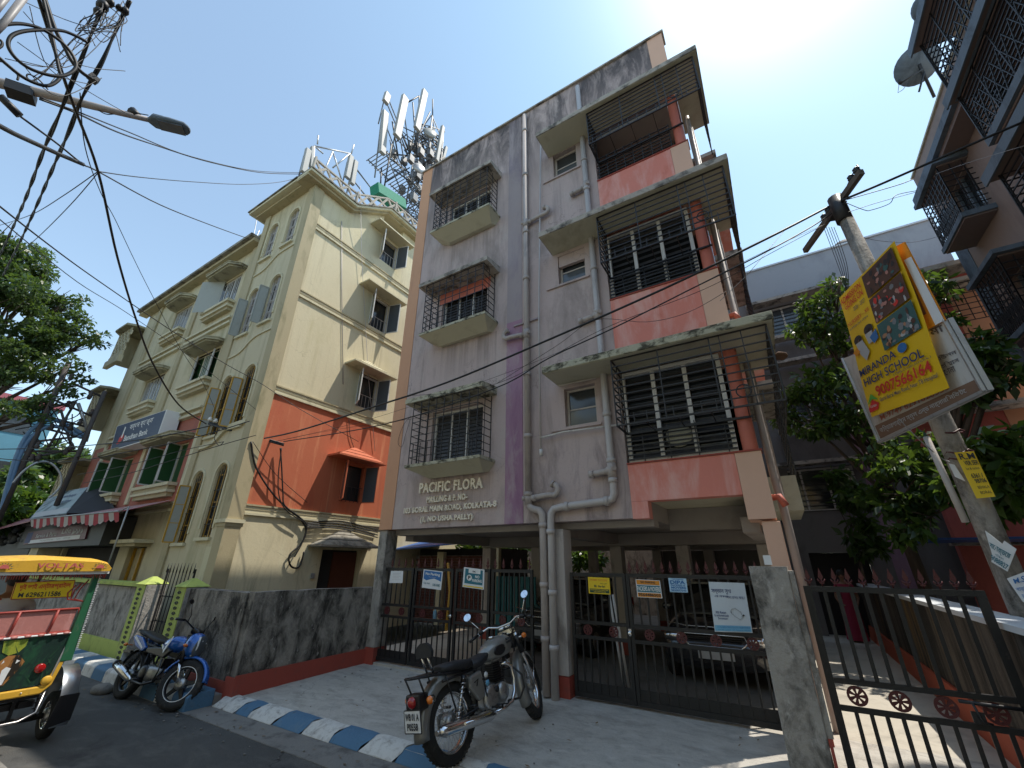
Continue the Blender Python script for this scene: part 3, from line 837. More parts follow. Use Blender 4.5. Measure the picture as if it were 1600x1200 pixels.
m = MB(); m.tube([FY(845, 215, YP), FY(842, 500, YP), FY(845, 702, YP)], .017, 8); m.build('water_pipe', 'pvc_pipe_light', ab)
m = MB(); m.tube([FY(845, 684, YP), FY(880, 675, YP), FY(972, 663, YP)], .016, 8); m.tube([FY(845, 702, YP), FY(846, 712, YP)], .028, 8); m.build('water_pipe', 'white_frame', ab)
m = MB(); m.bar(FY(803, 510, YP + .05), FY(841, 497, YP + .05), .03); m.build('pipe_bracket', 'plaster_lilac', ab)
# rain pipe down the right corner
m = MB(); m.tube([(.10, 6.9, 12.3), (.10, 6.9, 3.0), (.12, 6.85, 2.6), (.12, 6.75, .2)], .05, 12); m.tube([(.16, 7.2, 12), (.16, 7.2, .2)], .02, 8)
m.build('rain_pipe', 'pvc_grey', ab)
m = MB(); m.tube([(-.02, 6.7, 2.72), (.10, 6.62, 2.72), (.15, 6.62, 2.60)], .045, 12); m.build('outlet_pipe', 'paint_red_column', ab)
m = MB(); m.tube([(-.02, 6.8, 5.62), (.10, 6.75, 5.62), (.15, 6.75, 5.50)], .045, 12); m.build('outlet_pipe', 'paint_red_column', ab)
# half-round vent above the first canopy
m = MB(); m.tube([(-2.72, D - .02, 5.02), (-2.45, D - .02, 5.02)], .10, 14); m.build('vent_cowl', 'dark_interior', ab)
# ---- raised letters
m = MB(); Nn = (0, -.045, 0)
def tline(txt, x0, x1, z0, z1, h): text3(m, txt, (x0, D - .001, z0), (x1 - x0, 0, z1 - z0), (0, 0, h), Nn, .042, .03, 1.08)
tline('PACIFIC FLORA', -5.94, -4.40, 3.15, 3.13, .20)
m.build('name_letters', 'letter_cream', ab, label='raised cream letters spelling the name of the block')
m = MB(); tline('MAILLING & P. NO-', -5.72, -4.74, 2.955, 2.955, .115); tline('103 BORAL MAIN ROAD, KOLKATA-8', -6.30, -4.10, 2.765, 2.775, .125); tline('(1, NO USHA PALLY)', -5.84, -4.60, 2.58, 2.58, .125)
m.build('address_letters', 'letter_cream', ab)
# ================================================================== YELLOW CORNER BUILDING
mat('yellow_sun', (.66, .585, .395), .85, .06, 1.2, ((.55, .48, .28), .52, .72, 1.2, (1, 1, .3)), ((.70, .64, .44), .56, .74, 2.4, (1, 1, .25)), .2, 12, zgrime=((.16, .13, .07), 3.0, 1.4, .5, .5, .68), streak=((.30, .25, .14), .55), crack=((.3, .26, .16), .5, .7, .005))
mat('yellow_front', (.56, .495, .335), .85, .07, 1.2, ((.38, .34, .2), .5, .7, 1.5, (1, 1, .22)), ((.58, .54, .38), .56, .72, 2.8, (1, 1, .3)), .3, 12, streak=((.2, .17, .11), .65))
mat('olive_trim', (.43, .365, .225), .8, .08, 2, ((.28, .25, .14), .52, .7, 2.6, (1, 1, .3)), None, .2, 20)
mat('cream_trim', (.60, .55, .38), .8, .08, 2, ((.38, .34, .22), .55, .7, 3, (1, 1, .5)), None, .2, 20)
mat('terracotta', (.52, .14, .065), .82, .06, 1.5, ((.66, .26, .13), .55, .70, 1.8, (1, 1.6, .12)), ((.48, .10, .045), .55, .72, 2, (1, 1, .4)), .2, 12, streak=((.28, .08, .05), .6))
mat('maroon_wall', (.40, .14, .10), .85, .08, 1.5, ((.27, .09, .075), .5, .7, 2, (1, 1, .3)), None, .25, 14)
mat('mossy_roof', (.29, .27, .225), .95, .2, 2, ((.07, .065, .055), .46, .62, 2.5, (1, 1, 1)), ((.36, .34, .27), .6, .72, 5, (1, 1, 1)), .6, 24)
mat('canopy_olive', (.40, .37, .25), .9, .12, 2, ((.16, .145, .10), .50, .66, 2.5, (1, 1, 1)), None, .4, 24)
mat('shutter_green', (.03, .10, .035), .5, .1, 4, None, None, .08, 30)
mat('shutter_pale', (.33, .34, .30), .5, .1, 4, ((.3, .3, .26), .55, .7, 4, (1, 1, .5)), None, .08, 30)
mat('mustard', (.50, .28, .03), .5, .1, 4, None, None, .08, 30)
mat('lime_paint', (.42, .50, .12), .8, .1, 3, ((.25, .3, .09), .52, .7, 4, (1, 1, .5)), None, .2, 24)
mat('net_green', (.02, .26, .16), .7, .15, 6, None, None, .3, 40)
mat('black_trim', (.04, .04, .045), .7, .1, 3, None, None, .1, 30)
mat('lattice_grey', (.46, .42, .36), .9, .12, 4, ((.2, .18, .16), .52, .7, 5, (1, 1, 1)), None, .3, 30)
XS = -10.6; YF = 5.05
yb = thing('corner_building', 'pale yellow corner building with arched tower windows and a terracotta band on its sunlit side', 'building', (-14, 5.05, .1))
# body
WIN_S = [(3.50, 4.62), (6.42, 7.56), (9.38, 10.60), (12.22, 13.3)]
def side_roof(y):
    return 13.25 if y < 6.4 else 13.25 + min(1, (y - 6.4) / 1.5) * 1.15
# side wall (faces the passage, +X)
hs = [(7.86, 8.66, a, b) for a, b in WIN_S[:3]]
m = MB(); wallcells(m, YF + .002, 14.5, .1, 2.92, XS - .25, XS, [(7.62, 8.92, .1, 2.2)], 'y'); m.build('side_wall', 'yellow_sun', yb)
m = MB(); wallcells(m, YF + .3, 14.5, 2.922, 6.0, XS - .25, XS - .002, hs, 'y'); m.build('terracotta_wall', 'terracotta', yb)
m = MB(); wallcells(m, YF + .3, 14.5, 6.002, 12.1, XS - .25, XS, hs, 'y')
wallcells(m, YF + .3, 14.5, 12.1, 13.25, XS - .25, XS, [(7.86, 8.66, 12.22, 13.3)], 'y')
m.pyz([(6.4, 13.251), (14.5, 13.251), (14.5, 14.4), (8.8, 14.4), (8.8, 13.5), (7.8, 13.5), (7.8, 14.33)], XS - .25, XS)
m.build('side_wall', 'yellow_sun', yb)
def rib(y0, y1, z, h=.09, p=.055, mt='cream_trim', nm='moulding'):
    bx(nm, mt, yb, XS + .001, XS + p, y0, y1, z, z + h)
for z in (2.97, 6.02, 9.08, 11.62):
    bx('moulding_band', 'cream_trim' if z < 7 else 'yellow_sun', yb, XS + .001, XS + .02, YF + .302, 14.5, z - .02, z + .13)
    rib(YF + .302, 14.5, z - .07, .045, .05); rib(YF + .302, 14.5, z + .135, .04, .045, 'olive_trim'); rib(YF + .302, 14.5, z + .05, .02, .03, 'olive_trim')
# corner pilaster on the side
bx('corner_pilaster', 'olive_trim', yb, XS - .3, XS + .045, YF - .045, YF + .298, .1, 13.2)
# cornice along the sloping side roof
def strip(name, mt, pts, x0, x1, t):
    m = MB()
    for (a, za), (b, zb) in zip(pts[:-1], pts[1:]):
        m.hexa([(x0, a, za), (x1, a, za), (x1, b, zb), (x0, b, zb), (x0, a, za + t), (x1, a, za + t), (x1, b, zb + t), (x0, b, zb + t)])
    return m.build(name, mt, yb)
prof = [(4.62, 13.22), (6.4, 13.25), (7.8, 14.33), (14.5, 14.42)]
strip('cornice', 'cream_trim', prof, XS - .4, XS + .34, .09)
strip('cornice', 'olive_trim', [(y, z - .10) for y, z in prof], XS - .4, XS + .20, .095)
strip('cornice_cap', 'mossy_roof', [(y, z + .095) for y, z in prof], XS - .4, XS + .38, .05)
# lattice balustrade on the side roof
for i in range(22):
    y = 4.75 + i * .42
    zz = np.interp(y, [p[0] for p in prof], [p[1] for p in prof]) + .145; z2 = np.interp(y + .42, [p[0] for p in prof], [p[1] for p in prof]) + .145
    m = MB(); X = XS + .18; W = .05
    m.bar((X, y + .01, zz + .03), (X, y + .40, z2 + .50), W, .075); m.bar((X, y + .01, zz + .50), (X, y + .40, z2 + .03), W + .004, .071)
    m.bar((X, y + .005, zz + .54), (X, y + .415, z2 + .54), .07, .05); m.bar((X, y + .005, zz + .02), (X, y + .415, z2 + .02), .06, .04)
    if i % 4 == 0: m.box(X - .06, X + .06, y - .05, y + .004, zz, zz + .62)
    m.build('lattice_panel', 'lattice_grey', yb)
# side windows
def hipawn(y0, y1, z, p, h, mt, n=3):
    m = MB(); ym = (y0 + y1) / 2
    b = [(XS + .002, y0, z), (XS + p, y0, z), (XS + p, y1, z), (XS + .002, y1, z)]
    m.hexa(b + [(a, b_, z + .05) for a, b_, c in b])
    for i in range(n):     # stepped hip
        t0, t1 = i / n, (i + 1) / n
        f = lambda t, s: (y0 + .04 + (ym - y0 - .1) * t) if s < 0 else (y1 - .04 - (y1 - ym - .1) * t)
        a0, a1, b0, b1 = f(t0, -1), f(t0, 1), f(t1, -1), f(t1, 1)
        z0, z1 = z + .052 + (h - .05) * t0, z + .05 + (h - .05) * t1 - .012
        q0, q1 = XS + (p - .05) * (1 - t0 * .95), XS + (p - .05) * (1 - t1 * .95)
        m.hexa([(XS + .002, a0, z0), (q0, a0, z0), (q0, a1, z0), (XS + .002, a1, z0), (XS + .002, b0, z1), (q1, b0, z1), (q1, b1, z1), (XS + .002, b1, z1)])
    return m.build('awning', mt, yb)
for k, (a, b) in enumerate(WIN_S):
    red = k == 0
    hipawn(7.25, 9.02, b + .06, .52, .44, 'terracotta' if red else 'cream_trim')
    m = MB()
    for yy in (7.87, 8.62): m.box(XS - .12, XS - .06, yy, yy + .04, a, b)
    m.box(XS - .12, XS - .06, 7.911, 8.619, a + .001, a + .05); m.box(XS - .12, XS - .06, 7.911, 8.619, b - .05, b - .001)
    w = m.build('window_frame', 'white_frame' if not red else 'terracotta', yb)
    bx('pane', 'glass_dark', w, XS - .2, XS - .19, 7.87, 8.65, a, b)
    m = MB()
    for i in range(5): m.bar((XS - .03, 7.98 + i * .14, a + .01), (XS - .03, 7.98 + i * .14, a + .45), .011)
    m.bar((XS - .03, 7.87, a + .45), (XS - .03, 8.65, a + .45), .014)
    m.build('window_bars', 'column_grey' if not red else 'iron_black', w)
    for s, yh, ang in ((-1, 7.87, 62), (1, 8.65, 75)):
        t = math.radians(ang); L = .44
        d = V((math.sin(t), s * math.cos(t) * 1, 0)) * L
        p0 = V((XS + .02, yh, a + .03)); p1 = p0 + d; H = V((0, 0, b - a - .06))
        m = MB(); th = .028
        m.bar(p0, p0 + H, th); m.bar(p1, p1 + H, th); m.bar(p0, p1, th); m.bar(p0 + H, p1 + H, th)
        sh = m.build('casement', 'white_frame' if not red else 'terracotta', yb)
        nn = V((-d.y, d.x, 0)).normalized() * .004
        MB().hexa([p0 - nn, p1 - nn, p1 + nn, p0 + nn, p0 - nn + H, p1 - nn + H, p1 + nn + H, p0 + nn + H]).build('pane', 'glass_blue', sh)
# rear door with porch hood
bx('door', mat('door_brown', (.10, .03, .015), .5, .2, 3), yb, XS - .2, XS - .16, 8.1, 8.9, .1, 2.15)
bx('door_dark', 'dark_interior', yb, XS - .24, XS - .205, 7.62, 8.92, .1, 2.2)
hipawn(7.15, 9.15, 2.26, .55, .48, 'mossy_roof', 3)
m = MB(); m.box(XS + .002, XS + .06, 7.38, 7.47, 1.5, 1.62); m.build('electric_meter', 'galv', yb)
# cable run and thin pipes on the side wall
m = MB()
for dz, dy in ((0, 0), (.03, .02), (-.03, .03)):
    m.tube([FX(563, 290, XS + .3) + V((0, dy, 0)), FX(565, 400, XS + .1), FX(575, 580, XS + .05), FX(586, 705, XS + .04)] if dz == 0 else [FX(533, 345, XS + .02) + V((0, dy, 0)), FX(533, 450, XS + .02) + V((0, dy, 0)), FX(535, 600, XS + .03) + V((0, dy, 0))], .009, 5)
m.build('loose_cable', 'pvc_pipe_light', yb)
# ---- tower front
TX0 = -13.35
ARW = []
for z0, z1 in ((2.30, 4.12), (5.00, 6.85), (8.15, 9.88), (11.02, 12.55)):
    ARW += [(-11.72, -11.20, z0 + .10, z1), (-12.86, -12.34, z0, z1 - .08)]
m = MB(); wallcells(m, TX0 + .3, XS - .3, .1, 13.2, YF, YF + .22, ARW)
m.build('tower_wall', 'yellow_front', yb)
bx('pilaster', 'olive_trim', yb, TX0, TX0 + .298, YF - .045, YF + .25, .1, 13.2)
bx('cornice', 'cream_trim', yb, -13.85, XS - .402, YF - .42, YF + 1.5, 13.22, 13.31)
bx('cornice', 'olive_trim', yb, -13.65, XS - .402, YF - .25, YF + 1.5, 13.12, 13.215)
bx('cornice_cap', 'mossy_roof', yb, -13.9, XS - .402, YF - .46, YF + 1.6, 13.315, 13.36)
bx('tower_side', 'yellow_front', yb, TX0, TX0 + .2, YF + .253, 8.5, 12.0, 13.2)
def archfill(mb, x0, x1, zt, y0, y1, n=10):
    r = (x1 - x0) / 2; cx = (x0 + x1) / 2; zc = zt - r
    for s in (-1, 1):
        pts = [(cx + s * r, zt)] + [(cx + s * r * math.cos(a), zc + r * math.sin(a)) for a in [i * PI / 2 / n for i in range(n + 1)]]
        for i in range(1, len(pts) - 1):
            mb.pxz([pts[0], pts[i], pts[i + 1]] if s > 0 else [pts[0], pts[i + 1], pts[i]], y0, y1)
for i, (x0, x1, z0, z1) in enumerate(ARW):
    fl = i // 2; cx = (x0 + x1) / 2; r = (x1 - x0) / 2
    m = MB(); archfill(m, x0, x1, z1, YF + .001, YF + .219); m.build('arch_spandrel', 'yellow_front', yb)
    pts = [V((x0 - .06, YF - .012, z0 + .2)), V((x0 - .06, YF - .012, z1 - r))] + [V((cx - (r + .06) * math.cos(a), YF - .012, z1 - r + (r + .06) * math.sin(a))) for a in [j * PI / 12 for j in range(1, 12)]] + [V((x1 + .06, YF - .012, z1 - r)), V((x1 + .06, YF - .012, z0 + .2))]
    m = MB()
    for a, b in zip(pts[:-1], pts[1:]): m.bar(a, b, .06, .035, (0, 1, 0))
    m.build('arch_moulding', 'cream_trim', yb)
    bx('sill', 'cream_trim', yb, x0 - .08, x1 + .08, YF - .07, YF - .002, z0 - .07, z0)
    dark = fl < 2
    m = MB()
    for xx in (x0 + .0, x1 - .035): m.box(xx, xx + .035, YF + .06, YF + .10, z0, z1 - r)
    m.box(cx - .015, cx + .015, YF + .06, YF + .10, z0, z1 - .01)
    for zz in (z0 + .02, z0 + .4, z0 + .8, z1 - r): m.box(x0 + .036, x1 - .036, YF + .065, YF + .095, zz, zz + .03)
    w = m.build('window_frame', 'white_frame' if not dark else 'mustard', yb)
    bx('pane', 'glass_blue' if not dark else 'glass_dark', w, x0, x1, YF + .12, YF + .125, z0, z1)
    m = MB()
    for j in range(5): m.bar((x0 + .05 + j * .105, YF + .04, z0), (x0 + .05 + j * .105, YF + .04, z1 - .05 - abs(j - 2) * .05), .012)
    for zz in (z0 + .3, z0 + .7, z0 + 1.1): m.bar((x0, YF + .04, zz), (x1, YF + .04, zz), .012)
    m.build('window_bars', 'iron_black' if dark else 'column_grey', w)
    if fl == 3 or (fl == 0 and x0 > -12): continue
    # one casement leaf thrown open to the left
    H = (z1 - r) - z0 - .12; L = .22
    p0 = V((x0 - .01, YF - .03, z0 + .02)); p1 = p0 + V((-.30, -.95, 0)).normalized() * L
    m = MB()
    for q in (p0, p1): m.bar(q, q + V((0, 0, H)), .032)
    for t in (0, .33, .66, 1): m.bar(p0 + V((0, 0, H * t)), p1 + V((0, 0, H * t)), .03 if t in (0, 1) else .016)
    sh = m.build('casement', 'mustard' if dark else 'shutter_pale', yb)
    nn = V((.95, -.30, 0)).normalized() * .004
    MB().hexa([p0 - nn, p1 - nn, p1 + nn, p0 + nn] + [p + V((0, 0, H)) for p in (p0 - nn, p1 - nn, p1 + nn, p0 + nn)]).build('frosted_pane', 'shutter_pale', sh)
# ogee eyebrow mouldings between the floors
for z, th in ((10.45, .035), (7.45, .035), (4.72, .09)):
    pts = []
    for i in range(17):
        t = i / 16; x = -13.0 + 2.1 * t
        pts.append(V((x, YF - .02, z + (.42 / (1 + math.exp(-(t - .42) * 14))))))
    m = MB()
    for a, b in zip(pts[:-1], pts[1:]): m.bar(a, b, th * 1.2, th, (0, 1, 0))
    m.build('eyebrow_moulding', 'cream_trim', yb)
m = MB(); archfill(m, -11.16, -10.98, 2.4, YF - .004, YF - .001, 6); bx('shallow_niche', 'cream_trim', yb, -11.2, -10.96, YF - .012, YF - .002, 1.2, 2.2)
bx('capital', 'cream_trim', yb, -11.02, XS + .09, YF - .09, YF + .35, 2.70, 2.78); bx('capital', 'olive_trim', yb, -10.98, XS + .06, YF - .06, YF + .33, 2.62, 2.697)
# ---- main front
MY = 5.18
bays = [(-16.45, -14.15), (-20.05, -17.95)]
rows = [(3.92, 5.12), (7.12, 8.22), (10.02, 11.22)]
WX = [[(-16.45, -14.25), (-19.95, -18.15)], [(-15.8, -14.15), (-19.7, -18.1)], [(-15.95, -14.3), (-19.3, -17.85)]]
holes = [(x0, x1, rows[r][0], rows[r][1]) for r in range(3) for x0, x1 in WX[r]]
def mainwall(nm, mt, z0, z1, dy=0):
    m = MB(); wallcells(m, -22.5, TX0, z0, z1, MY + dy, MY + .25, holes); m.build(nm, mt, yb)
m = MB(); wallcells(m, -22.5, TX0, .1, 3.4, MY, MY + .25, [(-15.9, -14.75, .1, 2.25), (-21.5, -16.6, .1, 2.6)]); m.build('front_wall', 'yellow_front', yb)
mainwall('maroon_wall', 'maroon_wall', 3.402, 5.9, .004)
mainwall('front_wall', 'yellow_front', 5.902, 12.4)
bx('roof_slab', 'mossy_roof', yb, -22.6, XS - .252, MY + .252, 14.4, 12.3, 12.42)
bx('left_end_wall', 'yellow_front', yb, -22.5, -22.3, MY + .252, 14.4, .1, 12.3)
bx('rear_wall', 'yellow_front', yb, -22.3, XS - .252, 14.2, 14.4, .1, 12.3)
bx('parapet', 'mossy_roof', yb, -22.5, TX0 - .05, MY - .02, MY + .12, 12.423, 12.62)
m = MB(); m.box(-22.9, -13.5, MY - .42, MY - .002, 12.25, 12.36); m.build('roof_ledge', 'mossy_roof', yb)
m = MB(); m.box(-22.9, -13.5, MY - .30, MY - .002, 12.12, 12.245); m.build('roof_ledge', 'olive_trim', yb)
for i in range(9):
    bx('parapet_block', 'canopy_olive', yb, -22.3 + i * 1.05, -21.9 + i * 1.05, MY - .05, MY + .15, 12.623, 12.68 + R.random() * .14)
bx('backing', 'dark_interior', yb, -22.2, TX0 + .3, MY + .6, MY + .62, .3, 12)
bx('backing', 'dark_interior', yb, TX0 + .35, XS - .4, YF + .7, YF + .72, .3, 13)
bx('tower_roof', 'mossy_roof', yb, TX0 + .2, XS - .25, YF + .25, 8.5, 13.0, 13.1)
for x in (-13.75, -17.25, -21.2):
    bx('pilaster', 'olive_trim', yb, x - .17, x + .17, MY - .06, MY - .001, 5.95, 12.1)
    bx('pilaster', 'cream_trim', yb, x - .12, x + .12, MY - .05, MY - .001, 3.5, 5.94)
for z in (3.12, 5.92, 9.05):
    for j, (h, p) in enumerate(((.08, .10), (.10, .06), (.07, .13))):
        zz = z + (0, .083, .186)[j]
        for xa, xb in ((-17.07, -13.93), (-21.02, -17.43)):
            bx('string_course', ('cream_trim', 'olive_trim', 'cream_trim')[j], yb, xa, xb, MY - p, MY - .001, zz, zz + h)
for r in range(3):
    for wi, (x0, x1) in enumerate(WX[r]):
        a, b = rows[r]
        # sill bracket, moulded
        for j, (dx, zz, h, p) in enumerate(((.12, a - .09, .088, .24), (.06, a - .20, .108, .19), (.10, a - .27, .068, .21), (.03, a - .38, .108, .15))):
            bx('sill_moulding', ('cream_trim', 'olive_trim')[j % 2], yb, x0 - dx, x1 + dx, MY - p, MY - .001, zz, zz + h)
        # chamfered canopy
        m = MB(); c = .28; x_0, x_1 = x0 - .22, x1 + .22; p = .50; z = b + .12
        m.pxy([(x_0, MY - .002), (x_0, MY - p + c), (x_0 + c, MY - p), (x_1 - c, MY - p), (x_1, MY - p + c), (x_1, MY - .002)], z, z + .07)
        m.pxy([(x_0 + .06, MY - .002), (x_0 + .06, MY - p + c + .03), (x_0 + c + .03, MY - p + .06), (x_1 - c - .03, MY - p + .06), (x_1 - .06, MY - p + c + .03), (x_1 - .06, MY - .002)], z - .05, z - .003)
        m.pxy([(x_0 - .02, MY - .002), (x_0 - .02, MY - p + c - .01), (x_0 + c - .01, MY - p - .02), (x_1 - c + .01, MY - p - .02), (x_1 + .02, MY - p + c - .01), (x_1 + .02, MY - .002)], z + .073, z + .10)
        m.build('canopy', 'canopy_olive', yb)
        green = r == 0 or (r == 1 and wi == 0)
        n = 4 if (r == 0 and wi == 0) else 3
        w_ = (x1 - x0) / n
        m = MB()
        for i in range(n + 1): m.box(x0 + w_ * i - (.0 if i == 0 else .03), x0 + w_ * i + (.03 if i < n else 0), MY + .05, MY + .10, a, b)
        for zz in (a, b - .04): m.box(x0, x1, MY + .055, MY + .095, zz, zz + .04)
        w = m.build('window_frame', 'white_frame' if r == 2 else 'cream_trim', yb)
        for i in range(n):
            xa = x0 + w_ * i + .04; xb = x0 + w_ * (i + 1) - .04
            bx('pane', 'shutter_green' if green else 'glass_dark', w, xa, xb, MY + .07, MY + .08, a + .045, b - .045)
            if green and i != n - 2:   # leaves ajar
                L = w_ * .9; t = math.radians(R.choice([18, 70, 80]))
                p0 = V((xa - .03, MY + .03, a + .05)); p1 = p0 + V((math.cos(t), -math.sin(t), 0)) * L * .8; H = V((0, 0, b - a - .1))
                mm = MB()
                for q in (p0, p1): mm.bar(q, q + H, .035)
                for q in (V((0, 0, 0)), H): mm.bar(p0 + q, p1 + q, .035)
                lf = mm.build('shutter', 'white_frame', w)
                nn = V((math.sin(t), math.cos(t), 0)) * .005
                MB().hexa([p0 - nn, p1 - nn, p1 + nn, p0 + nn] + [p + H for p in (p0 - nn, p1 - nn, p1 + nn, p0 + nn)]).build('shutter_panel', 'shutter_green', lf)
            else:
                mm = MB()
                for j in range(4): mm.bar((xa + (xb - xa) * (j + .5) / 4, MY + .03, a + .04), (xa + (xb - xa) * (j + .5) / 4, MY + .03, b - .04), .014)
                mm.build('window_bars', 'white_frame', w)
        if r == 2 and wi == 0:   # a pale board propped in the opening
            MB().hexa([(x0 - .25, MY - .45, a - .05), (x0 + .55, MY - .04, a - .05), (x0 + .56, MY - .03, a - .05), (x0 - .24, MY - .44, a - .05), (x0 - .25, MY - .45, b + .05), (x0 + .5, MY - .04, b + .1), (x0 + .51, MY - .03, b + .1), (x0 - .24, MY - .44, b + .05)]).build('propped_board', 'shutter_pale', yb)
# far balcony bay with pierced screens
for k in range(3):
    z = 3.7 + 3.0 * k
    m = MB(); m.pxy([(-24.3, MY + .5), (-24.3, MY - .35), (-24.0, MY - .6), (-22.7, MY - .6), (-22.5, MY - .3), (-22.5, MY + .5)], z + 1.75, z + 1.84); m.build('canopy', 'canopy_olive', yb)
    m = MB()
    for i in range(9):
        for j in range(6):
            if (i + j) % 2 == 0: m.box(-24.0 + i * .17, -23.83 + i * .17, MY - .40, MY - .36, z + .5 + j * .2, z + .7 + j * .2)
    m.box(-24.05, -22.5, MY - .42, MY - .36, z + .28, z + .49); m.box(-24.1, -22.5, MY - .48, MY - .32, z - .02, z + .28); m.box(-24.05, -24.0, MY - .4, MY + .5, z + .28, z + 1.75)
    m.build('pierced_screen', 'yellow_front', yb)
    bx('balcony_wall', 'yellow_front', yb, -24.0, -22.502, MY + .3, MY + .5, z - 1.2, z + 1.75)
# ground floor door and hood
bx('hood', 'cream_trim', yb, -16.1, -14.4, MY - .45, MY - .002, 2.33, 2.42)
bx('hood', 'olive_trim', yb, -15.95, -14.55, MY - .36, MY - .003, 2.25, 2.327)
m = MB(); m.box(-15.88, -15.84, MY + .1, MY + .16, .1, 2.22); m.box(-15.35, -15.31, MY + .1, MY + .16, .1, 2.22); m.box(-14.81, -14.77, MY + .1, MY + .16, .1, 2.22); m.box(-15.83, -14.82, MY + .105, MY + .155, 1.2, 1.24)
dr = m.build('door_frame', 'mustard', yb); bx('door_leaf', 'olive_trim', dr, -15.84, -14.81, MY + .17, MY + .2, .1, 2.22)
# aerial and pipes on the main roof
m = MB()
p = FY(393, 340, 6.2); q = FY(442, 337, 7); 
m.tube([FY(395, 385, 6.0), FY(405, 360, 6.0)], .02, 6); m.tube([FY(402, 338, 6), FY(392, 392, 6)], .02, 6); m.tube([FY(441, 337, 6), FY(418, 385, 6)], .012, 5); m.tube([FY(410, 378, 6), FY(468, 356, 6)], .018, 6); m.tube([FY(410, 378, 6), FY(418, 390, 6)], .015, 6)
m.build('roof_aerial', 'galv', None, loc=(-15, 6, 12.5), label='thin crooked aerial rods on the roof edge beside the arched tower', cat='aerial')
# ---- bank sign
bs = thing('bank_sign', 'dark blue bank sign box with white lettering and red flame mark on the yellow building', 'sign', (-18, 4.8, 5.5))
q = Quad(FY(183, 666, 4.72), FY(261, 640, 4.72), FY(246, 683, 4.72), FY(172, 705, 4.72))
tl, tr, br, bl = q.c; B = V((0, .4, 0))
MB().hexa([bl, br, br + B, bl + B, tl, tr, tr + B, tl + B]).build('sign_box', 'print_white', bs)
P1('sign_face', mat('bank_navy', (.012, .03, .085), .45, .1, 2), q, bs, [(.01, .985, .03, .985)], .004)
m = MB(); q.poly(m, [(.12, .2), (.20, .22), (.25, .42), (.22, .62), (.15, .45)], .008); m.build('flame_mark', 'print_red', bs, fix=False)
m = MB(); q.poly(m, [(.185, .42), (.215, .42), (.24, .8), (.215, .86)], .010); m.build('flame_tip', 'print_white', bs, fix=False)
T1('lettering', 'print_white', q, bs, [('বন্ধন ব্যাঙ্ক', .33, .80, .58, .86, .012), ('Bandhan Bank', .27, .76, .24, .46, .018)], .008)
# ---- shops
mat('fascia_dark', (.05, .055, .06), .6, .1, 3); mat('sign_white_blue', (.30, .38, .40), .5, .15, 1.2, ((.06, .09, .10), .5, .6, 1.6, (1, 1, 1))); mat('sign_maroon', (.12, .03, .05), .5, .2, 4)
sh = thing('roadside_shop', 'grey fascia roadside shop below the yellow building with dark opening', 'shop', (-18.5, 4.7, .1))
bx('fascia', 'fascia_dark', sh, -24, -16.0, 4.52, 5.17, 2.28, 3.05)
bx('opening', 'dark_interior', sh, -21.6, -16.3, 5.3, 5.4, .1, 2.27)
bx('pier', 'yellow_front', sh, -22.6, -21.7, 4.6, 5.16, .1, 2.277)
s2 = thing('shop_sign', 'dark maroon service and parts sign under the striped awning', 'sign', (-20, 4.5, 2.4))
q = Quad(FY(44, 832, 4.47), FY(139, 817, 4.47), FY(132, 842, 4.47), FY(36, 851, 4.47))
q.sheet(MB(), .04).build('board', 'sign_maroon', s2)
P1('lower_strip', 'paper_white', q, s2, [(.1, .93, .04, .3)], .004); P1('corner_patch', 'print_navy', q, s2, [(.01, .12, .1, .95)], .005)
T1('lettering', 'print_grey', q, s2, [('Service & Parts', .2, .56, .42, .72, .01), ('Life', .64, .78, .5, .85, .01), ('স্কুটার  মোটর', .3, .8, .09, .24, .01)], .008)
m = MB()
for i in range(7): q.poly(m, [(.80 + i * .02, .35), (.83 + i * .02, .45 + .1 * (i % 3)), (.81 + i * .022, .7 - .06 * (i % 2))], .008)
m.build('picture_marks', 'print_grey', s2, fix=False)
s3 = thing('tilted_signboard', 'faded blue-white signboard leaning back above the striped awning', 'sign', (-20, 4.6, 3))
tl, tr, br, bl = FY(81, 771, 4.9), FY(137, 761, 4.9), FY(103, 802, 4.1), FY(47, 810, 4.1)
q = Quad(tl, tr, br, bl); q.sheet(MB(), .05).build('board', 'sign_white_blue', s3)
P1('printed_strip', 'print_grey', q, s3, [(.02, .98, .02, .2)], .004); T1('lettering', 'print_navy', q, s3, [('Speedways', .45, .85, .62, .8, .0), ('অটোমোবাইলস', .45, .85, .42, .55, .0)], .006)
m = MB(); m.hexa([tr + V((.02, 0, 0)), tr + V((.05, 0, 0)), tr + V((.9, .25, -.1)), tr + V((.85, .25, -.1)), br + V((.02, 0, 0)), br + V((.05, 0, 0)), br + V((.9, .9, .05)), br + V((.85, .9, .05))]); m.build('side_panel', 'black_trim', s3)
aw = thing('striped_awning', 'red and white striped awning over the shop front', 'awning', (-18.5, 4.2, 3))
mat('awning_red', (.36, .02, .035), .7, .1, 4); mat('awning_white', (.45, .42, .40), .7, .1, 4)
a0, a1 = FY(186, 800, 4.05), FY(48, 812, 4.05); n = 22
for i in range(n):
    p = a0.lerp(a1, i / n); r = a0.lerp(a1, (i + 1) / n); sag = .05 * math.sin(i * .9)
    b0, b1 = V((p.x + .25, 5.1, 3.42)), V((r.x + .25, 5.1, 3.42))
    m = MB(); D1 = V((0, .06, -.21 + sag)); D2 = V((0, .06, -.21 + .05 * math.sin((i + 1) * .9)))
    m.add([p, r, b1, b0, p + D1, r + D2, (p + r) / 2 + (D1 + D2) / 2 + V((0, 0, -.05))], [(0, 1, 2, 3), (0, 4, 6, 5, 1)])
    m.build('awning_stripe', 'awning_red' if i % 2 == 0 else 'awning_white', aw, fix=False)
